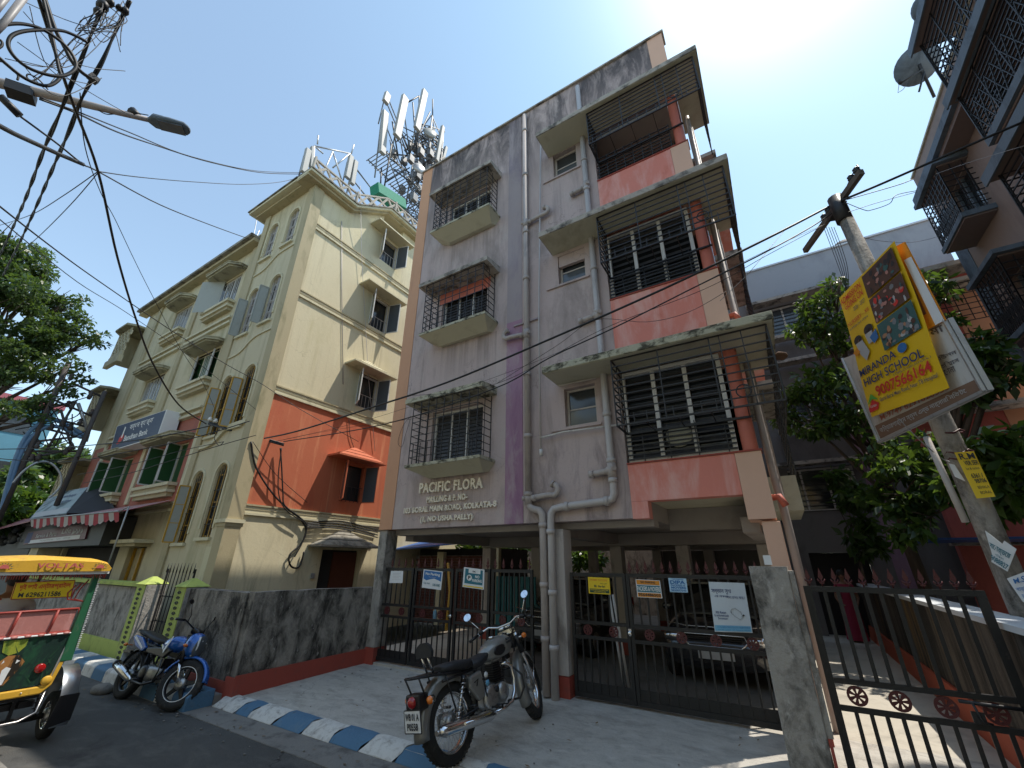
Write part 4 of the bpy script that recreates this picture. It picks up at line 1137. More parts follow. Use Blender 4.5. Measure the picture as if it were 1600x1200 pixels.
m = MB(); m.tube([a0 + V((0, 0, .02)), a1 + V((0, 0, .02))], .02, 6); m.tube([a0, a0 + V((.5, 0, .1)), a0 + V((.5, 0, -1.2))], .018, 6); m.build('awning_rod', 'galv', aw)
a2 = thing('far_awning', 'dull pink tin awning sloping over the farther shops', 'awning', (-27, 4.2, 3)); 
p, r = FY(47, 813, 4.05), FY(-60, 840, 4.05)
m = MB(); m.add([p, r, V((r.x, 5.4, 3.7)), V((p.x, 5.4, 3.6)), p + V((0, 0, -.05)), r + V((0, 0, -.05)), V((r.x, 5.4, 3.65)), V((p.x, 5.4, 3.55))], [(0, 1, 2, 3), (4, 5, 6, 7), (0, 1, 5, 4), (0, 3, 7, 4)]); m.build('tin_sheet', mat('tin_pink', (.3, .12, .13), .6, .15, 3), a2)
m = MB()
for i in range(26):
    c = FY(R.uniform(-10, 40), R.uniform(822, 850), 4.6); m.ell(c, .16, .12, .1, 8, 5)
m.build('hanging_goods', 'fascia_dark', None, loc=(-26, 4.6, 2.5), label='dark bunches of goods hanging under the far awning', cat='shop goods', kind='stuff')
# ================================================================== ROOF EQUIPMENT
mat('mast_steel', (.17, .175, .18), .5, .2, 5, ((.3, .3, .3), .55, .7, 5, (1, 1, 1)), None, .1, 40, metal=.3)
mat('antenna_white', (.33, .34, .33), .5, .05, 3, None, None, .02, 20)
def frame_pts(x, pts): return [FX(a, b, x) for a, b in pts]
def panel_antenna(name, par, x, top, bot, w, d=.14, mt='antenna_white'):
    a, b = FX(*top, x), FX(*bot, x)
    k = MB(); cc = V((-12.3, FX(655, 230, -12.2).y, 0)); k.tube([V((a.x - .2, a.y, a.z - .2)), V((a.x - .2, b.y, b.z - 1.3))], .03, 6)
    if a.z > 16:
        for t in (.25, .8): q_ = a.lerp(b, t); k.tube([q_, V((cc.x, cc.y + (q_.y - cc.y) * .2, q_.z - .25))], .028, 6)
    k.build('mount_pole', 'mast_steel', par)
    m = MB(); m.bar(a, b, w * .85, d, (1, 0, 0)); o = m.build(name, mt, par, bevel=.02); return a, b
XT = -11.9
sa = thing('rooftop_antenna_frame', 'small steel frame with pale panel antennas on the top of the arched tower', 'antenna', (-11.5, 7, 13.3))
m = MB()
for a, b in (((488, 300), (491, 228)), ((545, 300), (547, 240)), ((491, 228), (547, 240)), ((500, 282), (520, 237)), ((520, 237), (530, 268)), ((547, 240), (520, 262)), ((491, 228), (505, 240)), ((496, 225), (497, 212)), ((549, 240), (553, 226)), ((520, 237), (535, 285))):
    p, q = frame_pts(XT, (a, b)); m.tube([p, q], .03, 6)
m.build('frame', 'galv', sa)
panel_antenna('antenna_panel', sa, XT + .05, (482, 234), (474, 270), .24); panel_antenna('antenna_panel', sa, XT + .05, (488, 230), (486, 262), .14)
panel_antenna('antenna_panel', sa, XT + .1, (549, 244), (542, 278), .24); panel_antenna('antenna_panel', sa, XT + .1, (556, 252), (550, 288), .22); 
ct = thing('cell_tower', 'tall lattice mobile phone mast bristling with pale antennas behind the roof', 'cell tower', (-12.2, 11, 14.4))
XC = -12.2
base = FX(668, 420, XC); topc = FX(650, 170, XC)
cy_ = FX(668, 250, XC).y - .5
m = MB()
zt, zb = topc.z, 14.4
for sx in (-.6, .6):
    for sy in (-.6, .6):
        m.tube([(XC + sx, cy_ + sy + .5, zb), (XC + sx * .8, cy_ + sy * .8 + .5, zt)], .045, 6)
nb = 11
for i in range(nb):
    z0 = zb + (zt - zb) * i / nb; z1 = zb + (zt - zb) * (i + 1) / nb
    cs = [(-.5, -.55), (.5, -.55), (.5, .55), (-.5, .55)]
    for j in range(4):
        a, b = cs[j], cs[(j + 1) % 4]
        m.bar((XC + a[0], cy_ + .5 + a[1], z0), (XC + b[0], cy_ + .5 + b[1], z1), .04); m.bar((XC + a[0], cy_ + .5 + a[1], z1), (XC + b[0], cy_ + .5 + b[1], z0), .04)
        m.bar((XC + a[0], cy_ + .5 + a[1], z0), (XC + b[0], cy_ + .5 + b[1], z0), .05)
m.build('lattice', 'mast_steel', ct)
m = MB(); RR = random.Random(5)
for a, b in (((626, 205), (640, 240)), ((700 - 55, 160), (655, 300)), ((655, 150), (650, 290)), ((640, 240), (672, 175)), ((637, 160), (655, 150)), ((655, 190), (690, 222)), ((690, 222), (660, 200)), ((606, 240), (700, 250)), ((600, 295), (612, 225)), ((594, 300), (596, 262)), ((613, 190), (622, 245)), ((676, 155), (676, 185)), ((676, 185), (684, 240)), ((690, 240), (672, 300)), ((605, 245), (640, 270)), ((615, 265), (650, 290)), ((602, 285), (640, 262))):
    p, q = frame_pts(XC + RR.uniform(-.7, .9), (a, b)); m.tube([p, q], .035, 6)
for i in range(150):
    yy = RR.uniform(205, 400); c = FX(RR.gauss(654 + (yy - 205) * .22, 20), yy, XC + RR.uniform(-.6, .8)); d = V((RR.uniform(-.2, .2), RR.uniform(-.5, .5), RR.uniform(-.4, .4)))
    m.tube([c - d * 1.6, c + d * 1.6], .026, 5)
m.build('brackets', 'iron_black', ct)
m = MB()
for i in range(26):
    c = FX(RR.gauss(656, 20), RR.uniform(225, 315), XC + RR.uniform(-.4, .9)); m.box(c.x - .1, c.x + .1, c.y - .14, c.y + .14, c.z - .2, c.z + .2)
m.build('radio_units', 'mast_steel', ct, kind='stuff')
m = MB()
for k in range(2):
    c = FX(618 + k * 32, 248 + k * 38, XC + .9)
    for j in range(9): m.bar(c + V((0, -.6 + j * .15, 0)), c + V((-1.2, -.6 + j * .15, 0)), .03)
    for j in range(2): m.bar(c + V((-.1 - j, -.6, 0)), c + V((-.1 - j, .6, 0)), .04)
m.build('grating_platform', 'mast_steel', ct)
for tp, bt, w, x in (((602, 175), (597, 240), .34, .9), ((633, 152), (620, 214), .42, 1.2), ((664, 143), (651, 202), .40, 1.1), ((692, 198), (682, 252), .24, .9), ((606, 147), (602, 160), .34, .8), ((697, 230), (691, 252), .2, .4)):
    panel_antenna('antenna_panel', ct, XC + x, tp, bt, w, .17)
m = MB(); c = FX(672, 207, XC + 1.0); m.lathe(c, (.8, -.5, .1), [(-.12, 0), (-.12, .30), (0, .34), (.02, .33), (.025, 0)], 18); m.build('dish', 'antenna_white', ct)
m = MB(); c = FX(655, 262, XC + 1.0); m.lathe(c, (.8, -.4, .1), [(-.08, 0), (-.08, .30), (0, .3), (.01, 0)], 18); m.build('dish', 'galv', ct)
m = MB(); m.bar(FX(585, 296, XC + .9), FX(628, 322, XC + .9), .5, .45); m.build('green_shade_net', 'net_green', None, loc=(-11.3, 9.8, 14.5), label='green shade net draped over a roof structure beside the mast', cat='shade net')
# ================================================================== BOUNDARY WALLS, GATES
def wall_thing(label, mt, pts, z0, z1, t=.2, cap=None, seg=14, cat='wall'):
    w = thing('boundary_wall', label, cat, (pts[0][0], pts[0][1], z0))
    a, b = V((*pts[0], 0)), V((*pts[1], 0)); d = (b - a); n = V((-d.y, d.x, 0)).normalized() * t
    m = MB()
    for i in range(seg):
        p, q = a + d * i / seg, a + d * (i + 1) / seg
        h0, h1 = z1 + .012 * mnoise.noise(p * 3), z1 + .012 * mnoise.noise(q * 3)
        m.hexa([(p.x, p.y, z0), (q.x, q.y, z0), (q.x + n.x, q.y + n.y, z0), (p.x + n.x, p.y + n.y, z0), (p.x, p.y, h0), (q.x, q.y, h1), (q.x + n.x, q.y + n.y, h1), (p.x + n.x, p.y + n.y, h0)])
    m.build('render_coat', mt, w)
    return w
w1 = wall_thing('blackened cement wall running along the road beside the blue motorcycle', 'concrete_wall_black', [(-9.38, 4.12), (-7.43, 4.12)], .0, 1.44)
bx('plinth', 'red_oxide', w1, -8.7, -7.43, 4.09, 4.118, .0, .26)
w2 = wall_thing('blackened cement wall with a red base leading back to the left gate pillar', 'concrete_wall_black', [(-7.20, 4.12), (-6.98, 6.3)], .02, 1.45, .22)
m = MB(); m.hexa([(-7.195, 4.09, .05), (-7.17, 4.09, .05), (-6.95, 6.27, .15), (-6.975, 6.27, .15), (-7.195, 4.09, .36), (-7.17, 4.09, .36), (-6.95, 6.27, .43), (-6.975, 6.27, .43)]); m.box(-7.44, -7.197, 4.09, 4.115, .0, .33)
m.build('red_base', 'red_oxide', w2)
w3 = wall_thing('stained grey wall with lime green coping left of the small gate', 'concrete_pillar', [(-20, 4.2), (-11.42, 4.2)], .0, 1.38)
bx('coping', 'lime_paint', w3, -20, -11.42, 4.14, 4.44, 1.40, 1.47); bx('painted_base', 'lime_paint', w3, -20, -11.42, 4.17, 4.197, .0, .40)
for i, x in enumerate((-11.2, -9.52)):
    p = thing('gate_post', ('lime green gate post with pierced trim, left of the small iron gate', 'lime green gate post with pierced trim, right of the small iron gate')[i], 'gate post', (x, 4.15, 0))
    bx('shaft', 'lime_paint', p, x - .19, x + .19, 4.05, 4.42, 0, 1.46)
    m = MB(); m.hexa([(x - .22, 4.02, 1.463), (x + .22, 4.02, 1.463), (x + .22, 4.45, 1.463), (x - .22, 4.45, 1.463), (x - .03, 4.2, 1.60), (x + .03, 4.2, 1.60), (x + .03, 4.26, 1.60), (x - .03, 4.26, 1.60)]); m.build('cap', 'lime_paint', p)
    m = MB()
    for j in range(15):
        z = .18 + j * .083
        for s in (-1, 1):
            m.pxz([(x + s * .015, z), (x + s * .075, z + .03), (x + s * .015, z + .055)], 4.040, 4.048)
    m.build('pierced_trim', 'black_trim', p, kind='stuff')
    bx('side_render', 'concrete_pillar', p, x + .193, x + .22, 4.06, 4.41, .1, 1.45)
sg = thing('small_gate', 'open-work black iron gate with spikes between the lime green posts', 'gate', (-10.35, 4.3, .1))
m = MB()
x0, x1 = -10.92, -9.78
for z in (.22, .62, .82, 1.25): m.bar((x0, 4.32, z), (x1, 4.32, z), .022)
for x in (x0, x1): m.bar((x, 4.32, .15), (x, 4.32, 1.75), .03)
m.build('frame', 'iron_black', sg)
bar_me = MB().bar((0, 0, .2), (0, 0, 1.72), .014).mesh('gate_bar'); bar_me.materials.append(MATS['iron_black'])
for i in range(7): inst('bar', bar_me, sg, (x0 + (i + 1) * 1.14 / 8, 4.30, 0))
m = MB()
for i in range(9): m.tube([(x0 + i * 1.14 / 8, 4.3, 1.68), (x0 + i * 1.14 / 8, 4.3, 1.86)], [.014, .002], 5)
m.build('spikes', 'iron_black', sg)
m = MB(); m.tube([V((-10.4 + .1 * math.cos(a * PI / 8), 4.3, .72 + .1 * math.sin(a * PI / 8))) for a in range(16)], .008, 5, close=True); m.build('ring', 'iron_black', sg)
bx('back_fill', 'yellow_front', sg, -10.9, -9.8, 4.34, 4.345, .2, .6) if False else None
# ---- iron gates
def fleur(mb, x, y, z):
    mb.tube([(x, y, z), (x, y, z + .06)], .007, 6)
    mb.add([(x, y - .006, z + .17), (x - .022, y - .006, z + .085), (x, y - .006, z + .05), (x + .022, y - .006, z + .085), (x, y + .006, z + .17), (x - .022, y + .006, z + .085), (x, y + .006, z + .05), (x + .022, y + .006, z + .085)],
           [(0, 1, 2, 3), (7, 6, 5, 4), (0, 4, 5, 1), (1, 5, 6, 2), (2, 6, 7, 3), (3, 7, 4, 0)])
    for s in (-1, 1):
        mb.tube([(x, y, z + .035), (x + s * .026, y, z + .05), (x + s * .030, y, z + .068)], [.007, .008, .004], 5)
    mb.bar((x - .02, y, z + .03), (x + .02, y, z + .03), .012)
    return mb
spike_me = fleur(MB(), 0, 0, 0).mesh('finial'); spike_me.materials.append(MATS['iron_maroon'])
def wheel_mb(r=.07):
    m = MB()
    m.lathe((0, 0, 0), (0, 1, 0), [(-.009, r), (-.009, r * .74), (.009, r * .74), (.009, r), (-.009, r)], 20, False)
    m.lathe((0, 0, 0), (0, 1, 0), [(-.012, 0), (-.012, r * .26), (.012, r * .26), (.012, 0)], 12, False)
    for k in range(7):
        a = 2 * PI * k / 7
        d = V((math.cos(a), 0, math.sin(a))); t = V((-d.z, 0, d.x))
        m.hexa([d * r * .2 - t * .006 + V((0, -.006, 0)), d * r * .2 + t * .006 + V((0, -.006, 0)), d * r * .2 + t * .006 + V((0, .006, 0)), d * r * .2 - t * .006 + V((0, .006, 0)),
                d * r * .8 - t * .015 + V((0, -.006, 0)), d * r * .8 + t * .015 + V((0, -.006, 0)), d * r * .8 + t * .015 + V((0, .006, 0)), d * r * .8 - t * .015 + V((0, .006, 0))])
    return m
wh_me = wheel_mb(.066).mesh('rosette'); wh_me.materials.append(MATS['iron_maroon'])
wh2_me = wheel_mb(.078).mesh('rosette'); wh2_me.materials.append(MATS['iron_maroon'])
def leaf(label, x0, x1, y, zb, zt, zm0, zm1, nb, nw, ns, group, panel=.12, bw=.022, wm=None, st=.045):
    g = thing('gate_leaf', label, 'gate', ((x0 + x1) / 2, y, zb), group)
    bx('stile', 'iron_gate', g, x0, x0 + st, y - .02, y + .02, zb, zt); bx('stile', 'iron_gate', g, x1 - st, x1, y - .02, y + .02, zb, zt)
    for nm, a, b in (('top_rail', zt - .05, zt), ('middle_rail', zm1, zm1 + .042), ('middle_rail', zm0 - .042, zm0), ('bottom_rail', zb, zb + .06)):
        bx(nm, 'iron_gate', g, x0 + st + .001, x1 - st - .001, y - .018, y + .018, a, b)
    if panel: bx('kick_plate', 'iron_gate', g, x0 + st + .001, x1 - st - .001, y - .004, y + .004, zb + .06, zb + .06 + panel)
    mu = MB().bar((0, 0, zm1 + .043), (0, 0, zt - .051), bw, .012).mesh('bar_u'); ml = MB().bar((0, 0, zb + .061), (0, 0, zm0 - .043), bw, .012).mesh('bar_l')
    for me in (mu, ml): me.materials.append(MATS['iron_gate'])
    for i in range(nb):
        x = x0 + st + (x1 - x0 - 2 * st) * (i + 1) / (nb + 1)
        inst('bar', mu, g, (x, y - .008, 0)); inst('bar', ml, g, (x, y - .008, 0))
    for i in range(ns):
        x = x0 + .06 + (x1 - x0 - .12) * (i / max(1, ns - 1))
        inst('finial', spike_me, g, (x, y, zt))
    for i in range(nw):
        x = x0 + st + (x1 - x0 - 2 * st) * (i + .5) / nw
        inst('rosette', wm or wh_me, g, (x, y, (zm0 + zm1) / 2))
    return g
GY = 6.36
xs = [FY(px, 888, GY).x for px in (599, 648, 650, 710, 713, 767, 769, 833)]
ls = ['black gate leaf with white paper notice, farthest left of the left gateway', 'black gate leaf carrying the blue and white no parking card with the wave',
      'black gate leaf carrying the teal no parking card with round P', 'plain black gate leaf nearest the twin drain pipes']
LG = [leaf(ls[i], xs[2 * i] + .004, xs[2 * i + 1] - .004, GY, .26, 1.80, .99, 1.14, (5, 6, 6, 6)[i], 2, (5, 6, 5, 5)[i], 'leaves of the left gateway') for i in range(4)]
RG = [leaf('narrow black gate leaf with yellow card beside the drain pipes', -2.83, -1.985, GY, .235, 1.77, .965, 1.105, 6, 2, 0, 'leaves of the garage gateway'),
      leaf('wide black gate leaf with the large white poster in front of the parked car', -1.975, -.28, GY, .235, 1.77, .965, 1.105, 13, 4, 15, 'leaves of the garage gateway', wm=wh_me)]
bx('gate_slab', 'cement_apron', ap, -6.74, -3.2, GY - .08, GY + .18, .1, .235)
FG = leaf('tall black gate leaf with maroon wheel rosettes closing the lane at far right', .10, 1.43, 5.6, .10, 1.70, .71, .88, 10, 4, 12, None, 0, .032, wh2_me, .062)
# padlock bolt, locks
m = MB(); m.ell((-1.98, GY - .05, 1.035), .028, .02, .035); m.box(-2.0, -1.96, GY - .04, GY - .02, 1.03, 1.09); m.build('padlock', 'chrome', None, loc=(-1.98, GY - .05, 1.0), label='small brass padlock joining the two garage gate leaves', cat='padlock')
m = MB(); m.ell((xs[3] + .01, GY - .05, 1.06), .022, .02, .03); m.box(xs[3] - .06, xs[3] + .0, GY - .04, GY - .02, 1.05, 1.08); m.build('padlock', 'chrome', None, loc=(xs[3], GY - .05, 1.04), label='small pale padlock joining the middle leaves of the left gateway', cat='padlock')
m = MB(); m.tube([(1.0, 5.56, .86), (1.42, 5.56, .85)], .014, 8); m.tube([(1.08, 5.545, .86), (1.1, 5.53, .74), (1.16, 5.53, .73)], .01, 6); m.box(1.05, 1.13, 5.54, 5.56, .72, .80); m.build('slide_bolt', 'iron_black', FG)
# ---- gate pillar at the right
gp = thing('gate_pillar', 'weathered grey concrete pillar between the garage gate and the lane gate', 'pillar', (-.18, 5.5, .1))
m = MB(); n = 14; rings = []
for j in range(n + 1):
    z = .0 + 1.88 * j / n
    ring = []
    for (sx, sy) in ((-1, -1), (0, -1), (1, -1), (1, 0), (1, 1), (0, 1), (-1, 1), (-1, 0)):
        o = .009 * mnoise.noise(V((sx * 2 + 5, sy * 2, z * 3)))
        ring.append(V((-.175 + sx * (.175 + o), 5.62 + sy * (.14 + o), z + (.02 * mnoise.noise(V((sx * 3, sy * 3, 9))) if j == n else 0))))
    rings.append(ring)
m.loft(rings, False); m.build('shaft', 'concrete_pillar', gp, bevel=.012)
bx('side_base', 'red_oxide', gp, .004, .03, 5.48, 5.76, .1, .46); m = MB(); m.box(.002, .05, 5.50, 5.78, .46, 1.84); m.build('side_render', 'concrete_pillar', gp)
bx('paper_packet', 'paper_white', None, -.20, -.13, 5.56, 5.62, 1.895, 1.99, loc=(-.16, 5.6, 1.89), label='small white packet left standing on the grey gate pillar', cat='packet')
# ---- cards and posters on the gates
def card(nm, label, pxs, y=GY - .03, t=.004, mt='paper_white', cat='notice', group=None, nu=1, nv=1, wav=0):
    q = Quad(*[FY(a, b, y) for a, b in pxs]); t_ = thing(nm, label, cat, q.c[3], group)
    q.sheet(MB(), t, nu, nv, wav).build('sheet', mt, t_); return t_, q
c, q = card('paper_notice', 'plain white typed paper notice on the leftmost gate leaf', ((611, 892), (630, 892), (629, 911), (608, 911)))
m = MB()
for i in range(5): q.rect(m, .2, .82 - .1 * (i % 2), .78 - i * .12, .80 - i * .12)
m.build('typed_lines', 'print_grey', c, fix=False)
c, q = card('no_parking_card', 'white and blue No Parking card with a wave across the middle', ((662, 889.5), (692, 893), (689, 922), (659, 918)))
m = MB(); q.poly(m, [(.05, .95), (.05, .50), (.2, .42), (.4, .50), (.6, .56), (.8, .50), (.95, .44), (.95, .95)]); m.build('blue_field', 'print_blue', c, fix=False)
T1('lettering', 'print_white', q, c, [('No Parking', .14, .88, .68, .86, .03), ('please keep clear', .3, .7, .6, .64)], .004); T1('small_print', 'print_teal', q, c, [('City Hub', .08, .40, .2, .32, .02), ('CARE HOMES', .55, .92, .16, .30, .02)], .004)
c, q = card('no_parking_card', 'teal NO PARKING card with a white circled P', ((725, 886), (757, 890), (756, 921.5), (722.5, 917)))
P1('teal_field', 'print_teal', q, c, [(.08, .93, .2, .94)]); P1('top_label', 'print_white', q, c, [(.25, .82, .74, .95)], .003); P1('foot_strip', 'print_yellow', q, c, [(.04, .96, .04, .10)], .002)
m = MB(); q.poly(m, [(.30 + .125 * math.cos(a * PI / 10), .5 + .15 * math.sin(a * PI / 10)) for a in range(20)], .003); m.build('disc', 'print_white', c, fix=False)
T1('lettering', 'print_white', q, c, [('NO', .58, .78, .52, .66, .04), ('PARKING', .45, .90, .32, .47, .03), ('we tow vehicles away', .12, .9, .13, .18, .01)], .004); T1('letter_P', 'print_dark', q, c, [('P', .25, .37, .42, .60, .04), ('KMC', .45, .6, .79, .88, .02)], .006)
c, q = card('yellow_card', 'yellow advertising card with a dark green foot strip on the narrow leaf', ((918.5, 901.5), (952, 903), (954, 929), (920, 927)), mt='print_yellow')
P1('foot_strip', mat('print_deep_green', (.02, .07, .04), .6), q, c, [(.06, .96, .06, .30)]); T1('small_print', 'print_orange', q, c, [('HOME TUTORS', .1, .9, .78, .9, .02)], .003)
T1('lettering', 'print_deep_green', q, c, [('TO LET', .55, .88, .6, .66, .01), ('Ghar Bari', .45, .78, .40, .52, .03), ('RR', .28, .4, .4, .54, .04)], .003); T1('foot_text', 'print_yellow', q, c, [('FOR RENTAL MATTER', .1, .92, .2, .27, .02), ('CALL NOW ONLINE', .25, .8, .1, .16, .02)], .004)
c, q = card('packers_card', 'orange and blue NO PARKING packers and movers card', ((993, 905), (1031, 907), (1035, 935), (996, 933)), mt='paper_white')
P1('orange_field', 'print_orange', q, c, [(.03, .97, .72, .97), (.03, .97, .03, .26)]); P1('blue_field', 'print_teal', q, c, [(.03, .97, .3, .68)])
T1('lettering', 'print_white', q, c, [('PACKERS & MOVERS', .04, .96, .36, .62, .02)], .004); T1('dark_text', 'print_dark', q, c, [('NO PARKING', .2, .8, .8, .92, .03), ('9564486503', .06, .95, .07, .24, .03), ('local domestic shifting', .1, .9, .73, .77)], .004)
c, q = card('packers_card', 'pale blue DIPA packers and movers card', ((1044, 903), (1072, 904), (1075, 926), (1047, 925)), mt=mat('card_pale_blue', (.42, .62, .78), .6, .04))
T1('lettering', 'print_blue', q, c, [('DIPA', .08, .92, .58, .84, .04), ('PACKERS &', .1, .9, .43, .55, .03), ('MOVERS', .1, .92, .25, .40, .04), ('NO PARKING', .25, .85, .88, .96, .02), ('9830077543', .08, .92, .06, .20, .03)], .003)
c, q = card('white_poster', 'large creased white poster in Bengali with a line drawing on the wide leaf', ((1107, 909), (1163, 911), (1176, 989), (1117, 987)), y=GY - .04, nu=10, nv=12, wav=.004, mt=mat('poster_ice', (.56, .63, .69), .55, .05, 4, None, None, .3, 6))
T1('lettering', 'print_navy', q, c, [('সন্তান সুখ', .05, .60, .75, .86, .01), ('এক আপনার', .12, .5, .69, .73, .0), ('ভালোবাসার আলো', .45, .95, .665, .72, .0), ('RB Ratan', .10, .38, .36, .41, .01), ('& endometriosis', .05, .44, .30, .35, .01), ('Sonoscan', .14, .40, .245, .29, .01)], .008)
m = MB()
dr_ = [(.52, .42), (.55, .46), (.65, .47), (.78, .40), (.80, .34), (.86, .33), (.80, .30), (.74, .25), (.60, .32), (.52, .38)]
for a, b in zip(dr_, dr_[1:] + dr_[:1]): m.bar(q.p(*a, .008), q.p(*b, .008), .006, .002)
q.poly(m, [(.78, .31), (.88, .34), (.84, .36)], .009); m.build('line_drawing', 'print_dark', c, fix=False)
P1('foot_strip', 'print_sky', q, c, [(.02, .98, .02, .13)], .007); T1('foot_text', 'print_blue', q, c, [('E-1/46 GARIA PARK KOLKATA 700084 PHONE', .1, .95, .08, .115), ('email www 24 hours open', .1, .95, .03, .06)], .009)
# blue water bottle hanging on the gate
m = MB(); p = FY(680, 955, GY + .3); m.lathe(p + V((0, 0, -.16)), (0, 0, 1), [(0, 0), (0, .036), (.15, .036), (.19, .014), (.22, .014), (.22, 0)], 12); m.build('water_bottle', glassmat('bottle_blue', (.25, .5, .7), .2), None, loc=p, label='pale blue plastic bottle standing behind the left gateway bars', cat='bottle')
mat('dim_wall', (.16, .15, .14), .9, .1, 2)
# ================================================================== BEHIND THE STILTS
rw = thing('rear_wall', 'mossy rear plot wall seen through the stilts', 'wall', (-4, 17, .2))
bx('render_coat', 'concrete_pillar', rw, -13, 1.0, 17.0, 17.2, .2, 3.6)
bwall = thing('brick_outhouse', 'low brick outhouse under a blue sheet roof behind the left gateway', 'outhouse', (-9.2, 12, .2))
bx('mortar', 'gutter_cement', bwall, -10.4, -7.2, 11.03, 11.2, .2, 2.1)
brk = MB().box(0, .235, 0, .05, 0, .068).mesh('brick'); brk.materials.append(mat('brick_red', (.12, .045, .035), .9, .25, 9, None, None, .3, 40))
for r in range(24):
    for i in range(13):
        x = -10.35 + i * .247 + (.12 if r % 2 else 0)
        if x < -7.45: inst('brick', brk, bwall, (x + R.uniform(-.004, .004), 11.0 + R.uniform(-.004, .004), .22 + r * .078))
bx('corner_post', 'yellow_sun', bwall, -9.35, -9.1, 10.85, 10.995, .2, 2.2); bx('corner_post', 'yellow_sun', bwall, -7.25, -7.05, 10.85, 10.995, .2, 2.9)
m = MB(); m.hexa([(-10.6, 10.2, 2.25), (-7.4, 10.0, 2.4), (-7.4, 12.5, 2.75), (-10.6, 12.5, 2.75), (-10.6, 10.2, 2.29), (-7.4, 10.0, 2.44), (-7.4, 12.5, 2.79), (-10.6, 12.5, 2.79)]); m.build('sheet_roof', mat('tarp_blue', (.03, .10, .32), .5, .15, 4, None, None, .3, 10), bwall)
bx('back_house', 'dark_interior', bwall, -10.5, -7.3, 11.3, 13, .2, 2.3)
m = MB(); m.tube([FY(700, 880, 9.2), FY(703, 925, 9.0), FY(697, 985, 8.6)], .035, 8); m.build('bamboo_pole', 'mustard', None, loc=(-7.5, 9, .2), label='yellow bamboo pole leaning behind the left gateway', cat='pole')
m = MB()
for i in range(7): m.box(-6.1 + i * .16, -5.98 + i * .16, 9.3, 9.34, .2, 1.6)
m.build('teal_sheet_stack', mat('teal_sheet', (.02, .16, .20), .5, .1), None, loc=(-5.6, 9.3, .2), label='teal corrugated sheets leaning against a column inside the stilts', cat='sheet')
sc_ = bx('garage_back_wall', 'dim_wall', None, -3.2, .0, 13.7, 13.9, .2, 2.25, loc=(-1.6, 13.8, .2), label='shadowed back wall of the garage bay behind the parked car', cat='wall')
m = MB(); m.tube([(-2.45, 7.3, .2), (-2.47, 7.0, 1.45)], .02, 8); m.tube([(-2.38, 7.3, .2), (-2.41, 7.0, 1.45)], .02, 8); m.build('painted_pipe', 'print_white', None, loc=(-2.4, 7.2, .2), label='pair of white and red pipes leaning behind the narrow gate leaf', cat='pipe')
# ================================================================== LANE AT THE RIGHT
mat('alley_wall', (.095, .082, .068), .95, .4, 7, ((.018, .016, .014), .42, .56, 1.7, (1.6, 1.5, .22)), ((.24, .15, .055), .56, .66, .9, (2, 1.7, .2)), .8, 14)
mat('coping_white', (.62, .66, .70), .7, .06, 2, None, None, .15, 20)
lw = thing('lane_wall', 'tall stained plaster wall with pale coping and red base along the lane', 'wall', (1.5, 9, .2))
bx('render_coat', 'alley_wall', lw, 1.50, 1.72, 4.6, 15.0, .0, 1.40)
m = MB()
for i in range(8):
    y0 = 4.6 + i * 1.3; bx('coping_slab', 'coping_white', lw, 1.46, 1.80, y0 + .004, y0 + 1.296, 1.403, 1.455)
m.hexa([(1.42, 4.6, .15), (1.497, 4.6, .15), (1.497, 15, .15), (1.42, 15, .15), (1.46, 4.6, .5), (1.497, 4.6, .5), (1.497, 15, .5), (1.46, 15, .5)]); m.build('red_base', mat('red_base_bright', (.45, .10, .05), .8, .1, 3), lw)
# back building across the end of the lane
bb = thing('back_building', 'shaded grey apartment house at the end of the lane with purple stripes', 'building', (3, 15, .2))
BY = 15.0
hb = [(.25, 2.15, 3.3, 4.5), (.95, 2.9, 8.9, 10.0), (.95, 2.9, 5.95, 7.1), (.4, 1.9, .2, 2.2)]
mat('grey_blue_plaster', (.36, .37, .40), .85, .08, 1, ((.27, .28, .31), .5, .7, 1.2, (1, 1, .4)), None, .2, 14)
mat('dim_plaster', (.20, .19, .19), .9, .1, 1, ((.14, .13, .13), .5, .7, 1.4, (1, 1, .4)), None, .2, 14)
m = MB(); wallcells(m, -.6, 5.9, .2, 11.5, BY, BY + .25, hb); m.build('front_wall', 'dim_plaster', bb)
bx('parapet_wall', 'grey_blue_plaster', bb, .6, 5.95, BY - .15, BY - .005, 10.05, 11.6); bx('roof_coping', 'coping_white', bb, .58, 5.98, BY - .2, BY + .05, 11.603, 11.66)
bx('left_part', 'dim_plaster', bb, -.55, .58, BY - .1, BY - .003, .2, 8.3)
bx('side_wall', 'grey_blue_plaster', bb, 5.7, 5.95, BY + .253, 24, .2, 11.6); bx('roof_slab', 'mossy_roof', bb, -.6, 5.69, BY + .253, 24, 10.9, 11.05)
for z, xa, xb in ((4.55, .1, 2.5), (7.75, .6, 3.2), (10.05, .6, 3.3), (5.55, .6, 3.4), (8.62, .8, 3.1)):
    bx('ledge', 'concrete_cap', bb, xa, xb, BY - .55, BY - .152, z, z + .10)
for xa, z0, z1 in ((2.95, 5.6, 8.2), (2.35, .5, 5.5), (3.0, 8.3, 8.9)): bx('purple_stripe', 'paint_purple', bb, xa, xa + .45, BY - .012, BY - .002, z0, z1)
